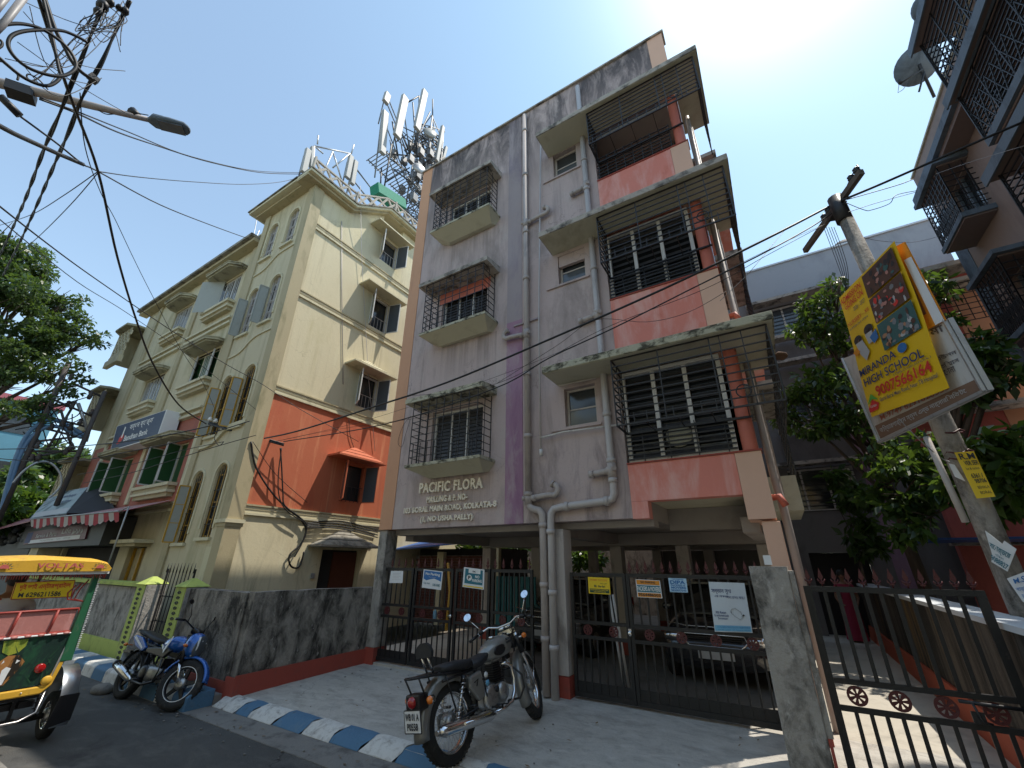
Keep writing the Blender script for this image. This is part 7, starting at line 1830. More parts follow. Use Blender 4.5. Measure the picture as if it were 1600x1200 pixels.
# ================================================================== BATTERY RICKSHAW
mat('rick_yellow', (.68, .39, .04), .5, .15, 4, ((.36, .22, .06), .54, .70, 6, (1, 1, .6)), None, .1, 20); mat('rick_green', (.02, .12, .055), .5, .2, 4, ((.16, .17, .13), .56, .70, 8, (1, 1, .5)), None, .1, 20)
mat('rick_red', (.33, .05, .04), .5, .1, 5); mat('rexine_pink', (.46, .19, .17), .55, .08, 4, ((.6, .3, .28), .55, .7, 5, (1, 1, .3)), None, .25, 10); mat('mud_steel', (.52, .56, .60), .3, .06, 6, ((.3, .3, .3), .55, .72, 5, (1, 1, .4)), None, .05, 30, metal=.8)
mat('jungle_dark', (.010, .030, .024), .45, .5, 5, ((.015, .07, .035), .5, .62, 6, (1, 1, .5)), None, .05, 20); mat('jungle_light', (.30, .34, .04), .45, .3, 9, ((.06, .16, .03), .45, .6, 9, (1, 1, .4)), None, .05, 20)
rk = thing('battery_rickshaw', 'yellow topped battery rickshaw seen from behind with a painted jungle panel', 'rickshaw', (-8.4, 1.75, 0))
XR = -7.4; YL, YRt = 1.12, 2.24
def FXR(px, py, dx=0): return FX(px, py, XR + dx)
# roof
m = MB(); rings = []
for x, s_ in ((-9.9, .0), (-9.85, .05), (-9.4, .07), (-8.4, .08), (-7.6, .07), (-7.36, .045), (-7.30, .0)):
    ring = []
    for y, z in ((YL - .02, 1.775), (YL - .03, 1.81), (YL + .02, 1.855 + s_ * .5), (YL + .12, 1.88 + s_ * .6), (1.68, 1.90 + s_ * .7), (YRt - .12, 1.88 + s_ * .6), (YRt - .02, 1.855 + s_ * .5), (YRt + .03, 1.81), (YRt + .02, 1.775)): ring.append(V((x, y, z)))
    rings.append(ring)
m.loft(rings); m.build('roof', 'rick_yellow', rk)
bx('roof_rail', 'paper_white', rk, -9.85, -7.33, YRt - .01, YRt + .03, 1.745, 1.77); bx('roof_rail', 'paper_white', rk, -7.36, -7.32, YL, YRt - .013, 1.742, 1.768)
m = MB(); RR = random.Random(4)
for i in range(60):
    y = YL + (YRt - YL) * i / 59; m.tube([(-7.34, y, 1.745), (-7.34 + RR.uniform(-.01, .02), y + RR.uniform(-.01, .01), 1.70 + RR.uniform(-.012, .012))], [.008, .002], 4)
for i in range(70):
    x = -9.8 + 2.45 * i / 69; m.tube([(x, YRt + .01, 1.745), (x, YRt + .01, 1.70 + RR.uniform(-.012, .012))], [.008, .002], 4)
m.build('tassel_fringe', 'rick_red', rk, kind='stuff')
q = Quad(V((-7.31, YL, 1.885)), V((-7.31, YRt, 1.885)), V((-7.285, YRt, 1.80)), V((-7.285, YL, 1.80)))
T1('roof_lettering', 'rick_red', q, rk, [('VOLTAS', .42, .78, .15, .85, .02)], .004)
for uc in (.20, .92):
    m = MB(); q.poly(m, [(uc + .035 * math.cos(t * PI / 8), .1 + .5 * math.sin(t * PI / 8)) for t in range(9)], .004); m.build('sun_motif', 'rick_red', rk, fix=False)
    m = MB()
    for t in range(9): a = t * PI / 8; q.poly(m, [(uc + .045 * math.cos(a - .1), .1 + .6 * math.sin(a - .1)), (uc + .045 * math.cos(a + .1), .1 + .6 * math.sin(a + .1)), (uc + .07 * math.cos(a), .1 + .9 * math.sin(a))], .004)
    m.build('sun_rays', 'print_dark', rk, fix=False)
# posts
for y in (YL + .04, YRt - .08):
    m = MB(); m.hexa([(-7.46, y - .04, .82), (-7.38, y - .04, .82), (-7.38, y + .07, .82), (-7.46, y + .07, .82), (-7.44, y - .01, 1.74), (-7.38, y - .01, 1.74), (-7.38, y + .045, 1.74), (-7.44, y + .045, 1.74)]); m.build('rear_post', 'rick_green', rk, bevel=.01)
    m = MB()
    for i in range(40): z = .95 + i * .02; yy = y + .068 - .025 * (z - .82) / .9; m.tube([(-7.38, yy, z), (-7.37, yy + .018 + .004 * math.sin(i * 3), z + .004)], [.008, .002], 4)
    m.build('post_fringe', 'paper_white', rk, kind='stuff')
    m = MB(); m.tube([(-9.6, y + .02, .5), (-9.6, y + .02, 1.76)], .018, 8); m.build('front_post', 'rick_green', rk)
# curls beside the plate
m = MB()
for k in range(3):
    m.tube([V((-7.40, YRt - .12 - .05 * k, 1.68 - .03 * k)), V((-7.40, YRt - .17 - .05 * k, 1.58 - .02 * k)), V((-7.40, YRt - .19 - .03 * k, 1.47)), V((-7.40, YRt - .10, 1.44))], .008, 6)
m.tube([V((-7.40, YL + .12, 1.65)), V((-7.40, YL + .22, 1.55)), V((-7.40, YL + .33, 1.50))], .010, 6); m.build('curled_rods', 'rick_red', rk)
q = Quad(FXR(25, 910), FXR(118, 906), FXR(111, 933), FXR(16, 937)); q.sheet(MB(), .015).build('name_board', 'print_yellow', rk)
T1('red_lettering', 'print_red', q, rk, [('দুই ভাই এন্টারপ্রাইজ', .08, .94, .48, .90, .015)], .004); T1('phone_lettering', 'print_dark', q, rk, [('M 6296211586', .10, .80, .10, .38, .02)], .004)
m = MB()
for v0 in (.0, .96): q.rect(m, 0, 1, v0, v0 + .04, .003)
for u0 in (0, .985): q.rect(m, u0, u0 + .015, 0.05, .95, .003)
m.build('board_border', 'rick_red', rk, fix=False)
# pink back panel
bx('back_cushion', 'rexine_pink', rk, -7.47, -7.41, YL + .1, 2.12, 1.13, 1.36, bevel=.01)
m = MB()
for z in (1.365, 1.125): m.tube([(-7.405, YL + .08, z), (-7.405, 2.14, z)], .012, 8)
for y in (1.30, 1.62, 1.93): m.tube([(-7.40, y, 1.125), (-7.40, y + .02, 1.365)], .013, 8)
m.tube([(-7.405, 2.13, 1.365), (-7.405, 2.15, 1.30), (-7.405, 2.14, 1.125)], .012, 8); m.build('cushion_frame', 'rick_red', rk)
m = MB()
for i in range(9): m.ell((-7.385, 1.25 + i * .105, 1.115), .015, .03, .014, 8, 5)
m.build('scalloped_trim', 'rexine_pink', rk, kind='stuff')
# painted lower panel
ysl, ysr = YL + .02, 2.13
m = MB(); pl_ = [(ysl, .62), (2.07, .62), (2.12, .72), (2.15, 1.10), (ysl, 1.10)]; m.pyz(pl_, -7.44, -7.40); m.build('painted_panel', 'jungle_dark', rk)
q = Quad(V((-7.398, ysl, 1.10)), V((-7.398, ysr, 1.10)), V((-7.398, ysr, .62)), V((-7.398, ysl, .62)))
def cyl_mark(nm, mt, polys, h): 
    m = MB()
    for p in polys: q.poly(m, p, h)
    return m.build(nm, mt, rk, fix=False)
cyl_mark('grass_patch', 'jungle_light', [[(.47, .98), (.66, .98), (.66, .84), (.62, .72), (.55, .68), (.49, .76)]], .002)
RR = random.Random(8)
cyl_mark('fronds', mat('frond', (.02, .075, .035), .5, .4, 12), [[(a, b), (a + RR.uniform(-.10, .10), b + RR.uniform(.12, .3)), (a + .012, b)] for a, b in [(RR.uniform(.02, .92), RR.uniform(.05, .7)) for _ in range(60)]], .003)
cyl_mark('tawny_animal', mat('tawny', (.38, .17, .05), .5, .3, 20, ((.02, .015, .01), .52, .58, 9, (1, 1, .3))), [[(.50, .06), (.60, .10), (.66, .30), (.70, .52), (.64, .66), (.55, .68), (.49, .56), (.50, .3)]], .004)
cyl_mark('pale_muzzle', 'paper_white', [[(.55, .10), (.59, .12), (.60, .30), (.61, .42), (.57, .46), (.545, .40), (.55, .25)], [(.52, .52), (.54, .56), (.53, .6)], [(.63, .5), (.66, .55), (.63, .58)]], .005)
m = MB()
m.tube([(-7.395, ysl, 1.112), (-7.395, 2.16, 1.112), (-7.395, 2.15, 1.08), (-7.395, 2.10, .68)], .012, 8); m.build('white_beading', 'paper_white', rk)
m = MB(); m.pyz([(ysl, .53), (2.06, .53), (2.13, .60), (2.17, .84), (2.12, .84), (2.07, .63), (2.04, .605), (ysl, .605)], -7.46, -7.385); m.build('bottom_frame', 'rick_yellow', rk, bevel=.012)
m = MB()
for y in (1.3, 1.6, 1.9): m.lathe((-7.385, y, .568), (1, 0, 0), [(0, .008), (.004, .008), (.006, 0)], 8)
m.build('rivets', 'steel_worn', rk, kind='stuff')
for p, mt in ((FXR(62, 1044), 'lamp_red'), (FXR(72, 1063), 'rick_yellow')):
    m = MB(); m.lathe(p, (1, 0, 0), [(-.01, 0), (-.01, .045), (.02, .045), (.028, .035), (.03, 0)], 22); m.build('round_lamp', mt, rk)
# body tub, seat, floor
bx('tub_side', 'rick_green', rk, -8.6, -7.47, 2.10, 2.13, .55, 1.0); bx('tub_side', 'rick_green', rk, -8.6, -7.47, YL + .02, YL + .05, .55, 1.0)
bx('floor', 'bike_black', rk, -9.6, -7.5, YL + .06, 2.09, .48, .53); bx('passenger_bench', 'rexine_pink', rk, -8.05, -7.55, YL + .1, 2.06, .80, .92, bevel=.02)
bx('driver_bench', 'rexine_pink', rk, -9.2, -8.85, YL + .2, 2.0, .80, .9, bevel=.02)
# wheels
for y in (2.33, 1.03):
    wv = Veh(rk, Matrix.Translation(V((-7.80, y, 0)))); spoked_wheel(wv, (0, 0, .225), .225, .085, hubr=.05)
wv = Veh(rk, Matrix.Translation(V((-9.75, 1.68, 0)))); spoked_wheel(wv, (0, 0, .225), .225, .085)
wv = Veh(rk, Matrix.Translation(V((-7.80, 2.34, 0)))); 
m = MB(); vs = []; fs = []
for i in range(17):
    a = math.radians(-25) + math.radians(200) * i / 16
    for k, (dy, dr) in enumerate(((-.07, 0), (.085, 0), (.085, -.04))): vs.append((.34 * math.cos(a) + dr * math.cos(a), dy, .32 + (.40 + dr) * math.sin(a)))
for i in range(16):
    for k in range(2): a = i * 3 + k; fs.append((a, a + 1, a + 4, a + 3))
m.add(vs, fs, True); wv.b(m, 'mudguard', 'mud_steel', fix=False)
m = MB(); m.hexa([(.33, -.12, .16), (.34, -.12, .16), (.34, .09, .20), (.33, .09, .20), (.33, -.07, .46), (.34, -.07, .46), (.34, .10, .46), (.33, .10, .46)]); wv.b(m, 'mud_flap', 'bike_black')
m = MB()
m.tube([(-7.35, YL, .31), (-7.35, 1.95, .31), (-7.38, 2.08, .36), (-7.42, 2.10, .55)], .014, 8); m.build('bumper_tube', 'steel_worn', rk)
m = MB(); m.tube([(-7.8, 1.1, .225), (-7.8, 2.3, .225)], .03, 8); m.box(-7.7, -7.6, 1.1, 2.1, .38, .44); m.box(-9.6, -7.5, 1.3, 1.36, .40, .46); m.box(-9.6, -7.5, 1.95, 2.01, .40, .46)
for y in (1.38, 1.55, 1.72, 1.92): m.bar((-7.55, y, .25), (-7.55, y, .5), .03)
m.lathe((-7.8, 1.72, .225), (0, 1, 0), [(-.1, .03), (-.08, .09), (.08, .09), (.1, .03)], 14)
for y in (2.18,): springs(m, (-7.75, y, .24), (-7.75, y - .03, .52), .035, 5)
m.build('chassis', 'bike_black', rk)
m = MB(); m.tube([(-9.7, 1.68, .45), (-9.6, 1.68, 1.05)], .03, 8); m.tube([(-9.5, 1.35, 1.1), (-9.6, 1.68, 1.05), (-9.5, 2.0, 1.1)], .014, 8); m.build('steering_bar', 'bike_black', rk)
# ================================================================== PEOPLE
mat('skin_brown', (.24, .125, .075), .5, .06, 8, None, None, .05, 60, obj=True); mat('shirt_pale', (.62, .68, .76), .8, .06, 6, None, None, .3, 20, obj=True); mat('cloth_maroon', (.28, .02, .055), .8, .15, 8, None, None, .3, 20, obj=True); mat('cloth_dark', (.04, .04, .05), .8, .1, 8, None, None, .3, 20, obj=True); mat('hair_black', (.012, .010, .010), .5, .1, 20, None, None, .4, 60, obj=True)
def skinned(name, mt, root, verts, edges, lvl=2):
    off = OFF[root.name]; me = bpy.data.meshes.new(name); me.from_pydata([tuple(V(p[:3])) for p in verts], edges, [])
    o = bpy.data.objects.new(name, me); COL.objects.link(o); o.parent = root; OFF[o.name] = off
    me.materials.append(MATS[mt]); o.modifiers.new('skin', 'SKIN').use_smooth_shade = True
    L = me.skin_vertices
    if not L: 
        bpy.context.view_layer.objects.active = o; me.attributes
    if me.skin_vertices:
        for i, p in enumerate(verts):
            sv = me.skin_vertices[0].data[i]; r = p[3]; sv.radius = r if isinstance(r, tuple) else (r, r); sv.use_root = (i == 0)
    s_ = o.modifiers.new('sub', 'SUBSURF'); s_.levels = lvl; s_.render_levels = lvl
    return o
def head_parts(root, hc, fwd, mt='skin_brown', longhair=False):
    """face features on a head centred at hc (local), looking along fwd"""
    f = V(fwd).normalized(); s_ = V((0, 0, 1)).cross(f).normalized(); B3 = Matrix((f, s_, V((0, 0, 1)))).transposed()
    off = OFF[root.name]
    def loc(m): m.v = [tuple(off + V(hc) + B3 @ V(p)) for p in m.v]; return m
    m = MB(); m.ell((-.012, 0, .025), .105, .088, .112, 16, 10)
    m.v = [(x if x < .06 else .06, y, z if not (z < -.02 and x > .02) else -.0) for x, y, z in m.v]
    if longhair: m.ell((-.08, 0, -.07), .05, .06, .07)
    loc(m).build('hair', 'hair_black', root)
    for sd in (-1, 1):
        m = MB(); m.ell((.086, sd * .032, .008), .010, .014, .008, 8, 6); loc(m).build('eye', 'print_dark', root)
        m = MB(); m.ell((.0, sd * .080, -.005), .018, .010, .030, 8, 6); loc(m).build('ear', mt, root)
    m = MB(); m.ell((.098, 0, -.018), .016, .012, .024, 8, 6); loc(m).build('nose', mt, root)
    m = MB(); m.ell((.088, 0, -.055), .008, .024, .007, 8, 6); loc(m).build('mouth', 'cloth_maroon', root)
def person(label, loc, face, pose, shirt, lower, sari=False):
    r = thing('person', label, 'person', loc); a = face; F = V((math.cos(a), math.sin(a), 0)); L_ = V((-F.y, F.x, 0))
    def W(x, y, z): return F * x + L_ * y + V((0, 0, z))
    if pose == 'sit':
        hip = .50; dz = .48 - .92 + .0
        J = dict(pel=(0, 0, .10, (.13, .10)), wst=(-.02, 0, .26, (.12, .095)), chs=(-.02, 0, .44, (.15, .105)), shd=(-.01, 0, .54, (.12, .08)), nk=(.0, 0, .62, .048), jaw=(.02, 0, .69, .062), hd=(.01, 0, .77, .085), top=(.0, 0, .85, .045))
        lim = dict(kn=(.42, .10, .10, .065), an=(.44, .10, -.32, .042), toe=(.56, .11, -.36, .030), th=(.12, .10, .10, .085), sh=(.0, .185, .51, .055), el=(.06, .25, .25, .042), wr=(.27, .18, .16, .028), hn=(.33, .16, .15, .030))
    else:
        J = dict(pel=(0, 0, .84, (.125, .095)), wst=(0, 0, .98, (.105, .08)), chs=(0, 0, 1.14, (.13, .095)), shd=(0, 0, 1.24, (.11, .07)), nk=(.01, 0, 1.33, .042), jaw=(.025, 0, 1.39, .055), hd=(.01, 0, 1.46, .078), top=(0, 0, 1.54, .04))
        lim = dict(kn=(.02, .08, .44, .058), an=(.0, .085, .09, .038), toe=(.12, .09, .035, .028), th=(.0, .085, .76, .085), sh=(.0, .165, 1.21, .048), el=(.0, .22, .95, .036), wr=(.12, .16, .80, .024), hn=(.19, .13, .80, .026))
    names = list(J); vs = []; es = []
    for n_ in names: x, y, z, rr = J[n_]; vs.append((*W(x, y, z), rr))
    for i in range(len(names) - 1): es.append((i, i + 1))
    def chain(side, keys, start):
        prev = start
        for k in keys:
            x, y, z, rr = lim[k]; vs.append((*W(x, y * side, z), rr)); es.append((prev, len(vs) - 1)); prev = len(vs) - 1
        return prev
    for sd in (-1, 1):
        h = chain(sd, ['sh', 'el', 'wr', 'hn'], 3); hx, hy, hz = vs[h][:3]
        for k in range(4):
            d = W(1, 0, -.15).normalized(); o1 = V((hx, hy, hz)) + L_ * ((k - 1.5) * .016); L4 = (.058, .066, .062, .05)[k]
            vs.append((*(o1 + d * L4 * .55), .008)); es.append((h, len(vs) - 1)); vs.append((*(o1 + d * L4 + V((0, 0, -.012))), .007)); es.append((len(vs) - 2, len(vs) - 1))
        vs.append((*(V((hx, hy, hz)) + L_ * (-sd * .035) + W(.02, 0, .0)), .010)); es.append((h, len(vs) - 1)); vs.append((*(V((hx, hy, hz)) + L_ * (-sd * .045) + W(.05, 0, -.01)), .008)); es.append((len(vs) - 2, len(vs) - 1))
        chain(sd, ['th', 'kn', 'an', 'toe'], 0)
    skinned('body', 'skin_brown', r, vs, es)
    g = 1.16; tv = []; te = []
    for n_ in ('pel', 'wst', 'chs', 'shd'): x, y, z, rr = J[n_]; rr = tuple(q_ * g for q_ in rr); tv.append((*W(x, y, z), rr))
    te = [(0, 1), (1, 2), (2, 3)]
    for sd in (-1, 1):
        x, y, z, rr = lim['sh']; tv.append((*W(x, y * sd, z), rr * 1.25)); te.append((3, len(tv) - 1)); x2, y2, z2, r2 = lim['el']
        tv.append((*W(x + (x2 - x) * .7, (y + (y2 - y) * .7) * sd, z + (z2 - z) * .7), r2 * 1.5)); te.append((len(tv) - 2, len(tv) - 1))
    skinned('shirt', shirt, r, tv, te)
    if sari:
        m = MB(); rings = []
        for t in range(8):
            z = .90 - .86 * t / 7; w_ = .15 + .07 * t / 7; ring = []
            for k in range(24): an = 2 * PI * k / 24; q_ = w_ * (1 + .07 * math.sin(k * 2.5 + t * .4)); ring.append(OFF[r.name] + W(q_ * .8 * math.cos(an), q_ * math.sin(an), z))
            rings.append(ring)
        m.loft(rings); m.build('skirt', lower, r)
    else:
        tv = [(*W(*J['pel'][:3]), (.14, .11))]; te = []
        for sd in (-1, 1):
            pr = 0
            for k in ('th', 'kn', 'an'): x, y, z, rr = lim[k]; tv.append((*W(x, y * sd, z), rr * 1.22)); te.append((pr, len(tv) - 1)); pr = len(tv) - 1
        skinned('trousers', lower, r, tv, te)
    hx, hy, hz, _ = J['hd']; head_parts(r, W(hx, hy, hz), F, longhair=sari)
    return r
# need skin data: give every mesh the layer once
def _fix_skin():
    for o in list(COL.objects):
        if o.type == 'MESH' and any(mm.type == 'SKIN' for mm in o.modifiers) and not o.data.skin_vertices: return False
    return True
person('seated passenger in a pale blue shirt behind the yellow board of the rickshaw', (-7.78, 1.58, .92), PI, 'sit', 'shirt_pale', 'cloth_dark')
person('woman in dark pink clothes standing in the shade at the end of the lane', (1.12, 14.2, .2), -PI / 2, 'stand', 'cloth_maroon', 'cloth_maroon', True)
# ================================================================== CARS IN THE GARAGE
mat('car_dark', (.02, .021, .026), .2, .05, 3, None, None, 0, coat=1, obj=True); mat('car_silver', (.10, .105, .11), .25, .05, 3, None, None, 0, metal=.5, coat=1, obj=True)
def car(label, loc, yaw, paint, group=None):
    r = thing('parked_car', label, 'car', loc, group); M = Matrix.Translation(V(loc)) @ Rz(yaw); v = Veh(r, M)
    def ring(y, hw, z0, z1, n=20, p=3.6):
        return [V((hw * math.copysign(abs(math.cos(a)) ** (2 / p), math.cos(a)), y, (z0 + z1) / 2 + (z1 - z0) / 2 * math.copysign(abs(math.sin(a)) ** (2 / p), math.sin(a)))) for a in [2 * PI * i / n for i in range(n)]]
    m = MB(); m.loft([ring(*t) for t in ((0, .55, .32, .58), (.05, .72, .24, .68), (.2, .79, .20, .80), (.7, .82, .19, .90), (1.0, .83, .19, .94), (2.6, .83, .19, .96), (3.3, .82, .2, .95), (3.55, .78, .26, .92), (3.62, .65, .35, .85))]); v.b(m, 'body', paint)
    m = MB(); m.loft([ring(*t, 20, 3) for t in ((.85, .60, .85, .93), (1.0, .68, .85, 1.0), (1.5, .66, .85, 1.36), (1.9, .65, .85, 1.43), (2.7, .64, .85, 1.43), (3.3, .62, .85, 1.25), (3.52, .60, .85, .95))]); v.b(m, 'cabin', 'glass_dark')
    m = MB(); m.loft([ring(*t, 20, 3) for t in ((1.45, .61, 1.35, 1.385), (1.9, .64, 1.38, 1.45), (2.7, .63, 1.38, 1.45), (3.2, .58, 1.27, 1.33))]); v.b(m, 'roof', paint)
    for s_ in (-1, 1):
        m = MB(); m.ell((s_ * .60, .10, .64), .17, .10, .085, 16, 8); v.b(m, 'headlight', 'chrome_bike'); m = MB(); m.ell((s_ * .88, 1.1, .98), .10, .05, .07, 12, 8); v.b(m, 'wing_mirror', paint)
        m = MB(); m.box(s_ * .66 - .1, s_ * .66 + .1, 3.58, 3.64, .6, .9); v.b(m, 'tail_light', 'lamp_red')
        for y in (.62, 2.95):
            m = MB(); m.lathe((s_ * .74, y, .28), (1, 0, 0), [(-.09, .17), (-.10, .25), (-.07, .28), (.07, .28), (.10, .25), (.09, .17)], 24); w = v.b(m, 'wheel', 'rubber'); m = MB(); m.lathe((s_ * .74, y, .28), (s_, 0, 0), [(.05, .17), (.09, .165), (.095, .06), (.11, .05), (.11, 0)], 20); v.b(m, 'rim', 'steel_worn', w)
    m = MB(); pts = [(-.42, .02, .70), (-.46, .0, .62), (-.36, -.01, .54), (.36, -.01, .54), (.46, .0, .62), (.42, .02, .70)]; m.tube(pts, .012, 6, close=True); v.b(m, 'grille_surround', 'chrome_bike')
    m = MB()
    for j in range(4): m.box(-.38, .38, .005, .02, .57 + j * .03, .58 + j * .03)
    v.b(m, 'grille_slats', 'bike_black'); m = MB(); m.box(-.25, .25, -.03, -.02, .38, .48); v.b(m, 'number_plate', 'print_grey')
    m = MB(); m.tube([(-.75, .16, .90 - .06), (-.4, .04, .80), (.4, .04, .80), (.75, .16, .84)], .008, 6); v.b(m, 'bonnet_line', 'chrome_bike')
    return r
car('dark hatchback with chrome grille parked behind the wide garage gate leaf', (-1.18, 7.9, .2), 0, 'car_dark')
car('grey car parked under the building behind the left gateway and grey motorcycle', (-4.35, 8.4, .2), 0, 'car_silver')
# ================================================================== LEFT BACKGROUND, STREET LAMP, WIRES
def P(l): return [AT(*t) for t in l]
def smooth(pts, k=6):
    out = []; n = len(pts)
    if n < 3: return pts
    for i in range(n - 1):
        a, b, c, d = pts[max(0, i - 1)], pts[i], pts[i + 1], pts[min(n - 1, i + 2)]
        for j in range(k):
            t = j / k; out.append(.5 * ((2 * b) + (c - a) * t + (2 * a - 5 * b + 4 * c - d) * t * t + (3 * b - a - 3 * c + d) * t ** 3))
    out.append(pts[-1]); return out
wcount = 0
def wire(label, pts, r=.006, mt='wire_black', twist=0, group=None, k=6):
    p = smooth(pts, k)
    m = MB()
    if twist:
        q = []
        L = 0
        fine = []
        for a, b in zip(p[:-1], p[1:]):
            n = max(1, int((b - a).length / .05))
            for i in range(n): fine.append(a.lerp(b, i / n))
        fine.append(p[-1])
        for ph in (0, PI):
            m.tube([c + V((0, math.cos(i * .21 + ph), math.sin(i * .21 + ph))) * twist for i, c in enumerate(fine)], r, 5)
    else: m.tube(p, r, 5)
    return m.build('overhead_wire', mt, None, loc=p[0], label=label, cat='wire', group=group)
def Y_(px, py, y): return FY(px, py, y)
G1 = 'wires crossing in front of the mauve block'
polew = V((PX, PY - .1, 6.85))
wire('thick black cable from the right building over the pole and across the mauve block', [AT(1640, 172, 7.5), AT(1600, 190, 7.2), AT(1537, 217, 7), AT(1387, 283, 6.7), AT(1323, 310, 6.5), AT(1293, 324, 6.6), Y_(1200, 372, 5.5), Y_(1040, 450, 5.2), Y_(850, 534, 5.0), Y_(700, 597, 4.9), Y_(580, 637, 4.85), Y_(467, 673, 4.8), Y_(413, 685, 4.8)], .017)
wire('second black cable just below the thickest one across the mauve block', [AT(1323, 314, 6.5), AT(1280, 347, 6.6), Y_(1200, 392, 5.45), Y_(1083, 450, 5.2), Y_(960, 512, 5.1), Y_(857, 560, 5.0), Y_(773, 607, 4.9), Y_(600, 663, 4.85), Y_(443, 690, 4.8)], .010)
wire('thin wire crossing the red balcony wall toward the left', [AT(1290, 350, 6.6), Y_(1200, 398, 5.45), Y_(1100, 452, 5.2), Y_(940, 515, 5.1), Y_(800, 590, 5.0), Y_(720, 612, 4.9), Y_(640, 618, 4.9)], .004)
wire('thin sagging wire over the red balcony wall', [Y_(1135, 455, 5.3), Y_(1075, 488, 5.2), Y_(1010, 503, 5.15), Y_(930, 500, 5.1), Y_(870, 540, 5.0), Y_(775, 600, 4.9)], .0035)
wire('grey wire descending from the small crossarm toward the lower canopy', [AT(1230, 355, 6.3), Y_(1180, 415, 5.4), Y_(1165, 432, 5.4), Y_(1125, 470, 5.3)], .004, 'wire_grey')
wire('upper thin wire between the pole top and the right building', [AT(1323, 312, 6.5), AT(1400, 290, 6.8), AT(1427, 280, 7.2)], .006)
wire('loose tangled wire right of the pole top', [AT(1320, 316, 6.5), AT(1350, 328, 6.5), AT(1362, 328, 6.6), AT(1390, 318, 6.7), AT(1400, 305, 6.8), AT(1432, 298, 7.4)], .005)
wire('low thin wire running right of the pole toward the window cage', [AT(1318, 334, 6.5), AT(1370, 317, 6.8), AT(1432, 300, 7.5)], .004)
wire('pale thin wire across the cage of the right building', [AT(1462, 272, 8), AT(1520, 252, 7.5), AT(1600, 228, 7)], .003, 'wire_grey')
wire('thin wire from the pole to the grey parapet', [AT(1322, 362, 6.6), AT(1372, 376, 9), AT(1430, 378, 11), AT(1478, 366, 12.5)], .004)
for i in range(5):
    wire(('drop wire hanging from the crossarm, leftmost of the bundle', 'drop wire hanging from the crossarm, second of the bundle', 'drop wire hanging from the crossarm, in the middle of the bundle', 'drop wire hanging from the crossarm, fourth of the bundle', 'drop wire hanging from the crossarm, nearest the pole')[i], [AT(1287 + i * 4, 355, 6.7), AT(1302 + i * 4, 395, 6.6), AT(1313 + i * 3, 425, 6.5), AT(1322 + i, 452 + i * 3, 6.5)], .004, group='drop wires under the crossarm')
wire('stay wire from the hoarding corner down to the bamboo stub', [AT(1405, 655, 6.0), AT(1440, 690, 6.2), AT(1470, 715, 6.4), AT(1485, 722, 6.4)], .006, 'wire_grey')
# junction bracket at the corner of the yellow building
jb = thing('cable_bracket', 'black cable bracket arm with white insulators at the corner of the yellow building', 'bracket', (-10.4, 4.8, 5.3))
p0, p1 = Y_(326, 662, 4.75), FX(443, 696, XS + .35)
m = MB(); m.tube([p0, p0.lerp(p1, .5), p1], [.03, .035, .02], 7); m.tube([p0 + V((0, 0, .05)), p1 + V((0, 0, .04))], .02, 6); m.build('arm', 'iron_black', jb)
m = MB()
for t in (0, .08): c = p0.lerp(p1, t) + V((0, 0, .08)); m.lathe(c, (0, 0, 1), [(0, 0), (0, .04), (.04, .055), (.07, .03), (.09, .04), (.11, 0)], 10)
m.build('insulators', 'print_white', jb)
def sidew(label, pxs, r=.02, x=.05): return wire(label, [FX(a, b, XS + x) for a, b in pxs], r)
for i, pts in enumerate((((392, 690), (400, 730), (425, 770), (450, 795), (470, 812), (478, 830), (470, 850), (452, 868), (455, 885), (468, 885), (475, 862)),
                         ((438, 700), (440, 730), (442, 770), (445, 790), (468, 808), (479, 822), (472, 848), (460, 870)), ((440, 700), (435, 740), (436, 775), (448, 798), (474, 815)))):
    sidew(('looping black cable down the side wall, the leftmost run', 'looping black cable down the side wall, from the end of the arm', 'third black cable hugging the side wall beside the arm')[i], pts, (.022, .018, .014)[i], .06 + .03 * i)
for i in range(4):
    sidew(('upper strand of the cable bundle sagging above the porch hood', 'second strand of the cable bundle above the porch hood', 'third strand of the cable bundle above the porch hood', 'lowest strand of the cable bundle above the porch hood')[i], ((479, 818 + i * 2), (500, 815 + i * 3), (530, 814 + i * 4), (560, 820 + i * 4), (590, 828 + i * 4)), .016, .05 + .02 * i)
wire('thin wire dropping across the terracotta wall', [FX(395, 690, XS + .1), FX(430, 740, XS + .06), FX(480, 785, XS + .04)], .008)
wire('short black wire hanging on the terracotta wall under the moulding', [FX(545, 655, XS + .03), FX(547, 680, XS + .03), FX(553, 700, XS + .03)], .01)
# wires from the upper left
G2 = 'cables fanning out from the upper left corner'
wire('thickest black cable dropping from the upper left to the corner bracket', P([(58, -10, 4.2), (107, 143, 5), (153, 267, 6), (183, 400, 7), (213, 500, 8), (240, 570, 8.8), (280, 633, 10), (322, 662, 11.2)]), .014)
wire('twisted bundle descending from the top clump toward the tree, left strand', P([(165, 0, 4.6), (148, 40, 4.8), (128, 90, 5), (108, 140, 5.2), (90, 185, 5.6), (68, 235, 6.5), (40, 310, 8.5), (18, 360, 11), (-10, 420, 15)]), .011, twist=.009)
wire('twisted bundle descending from the top clump toward the tree, right strand', P([(203, 0, 4.6), (180, 50, 4.8), (160, 95, 4.9), (143, 125, 5), (125, 160, 5.2), (108, 205, 5.8), (88, 250, 6.8), (60, 315, 8.8), (35, 370, 11), (5, 430, 15)]), .011, twist=.009)
wire('long cable from the lamp clamp to the rooftop antennas, upper one', P([(62, 152, 5.8), (130, 178, 6), (200, 206, 7), (300, 245, 9), (400, 267, 12), (478, 270, 13)]), .009)
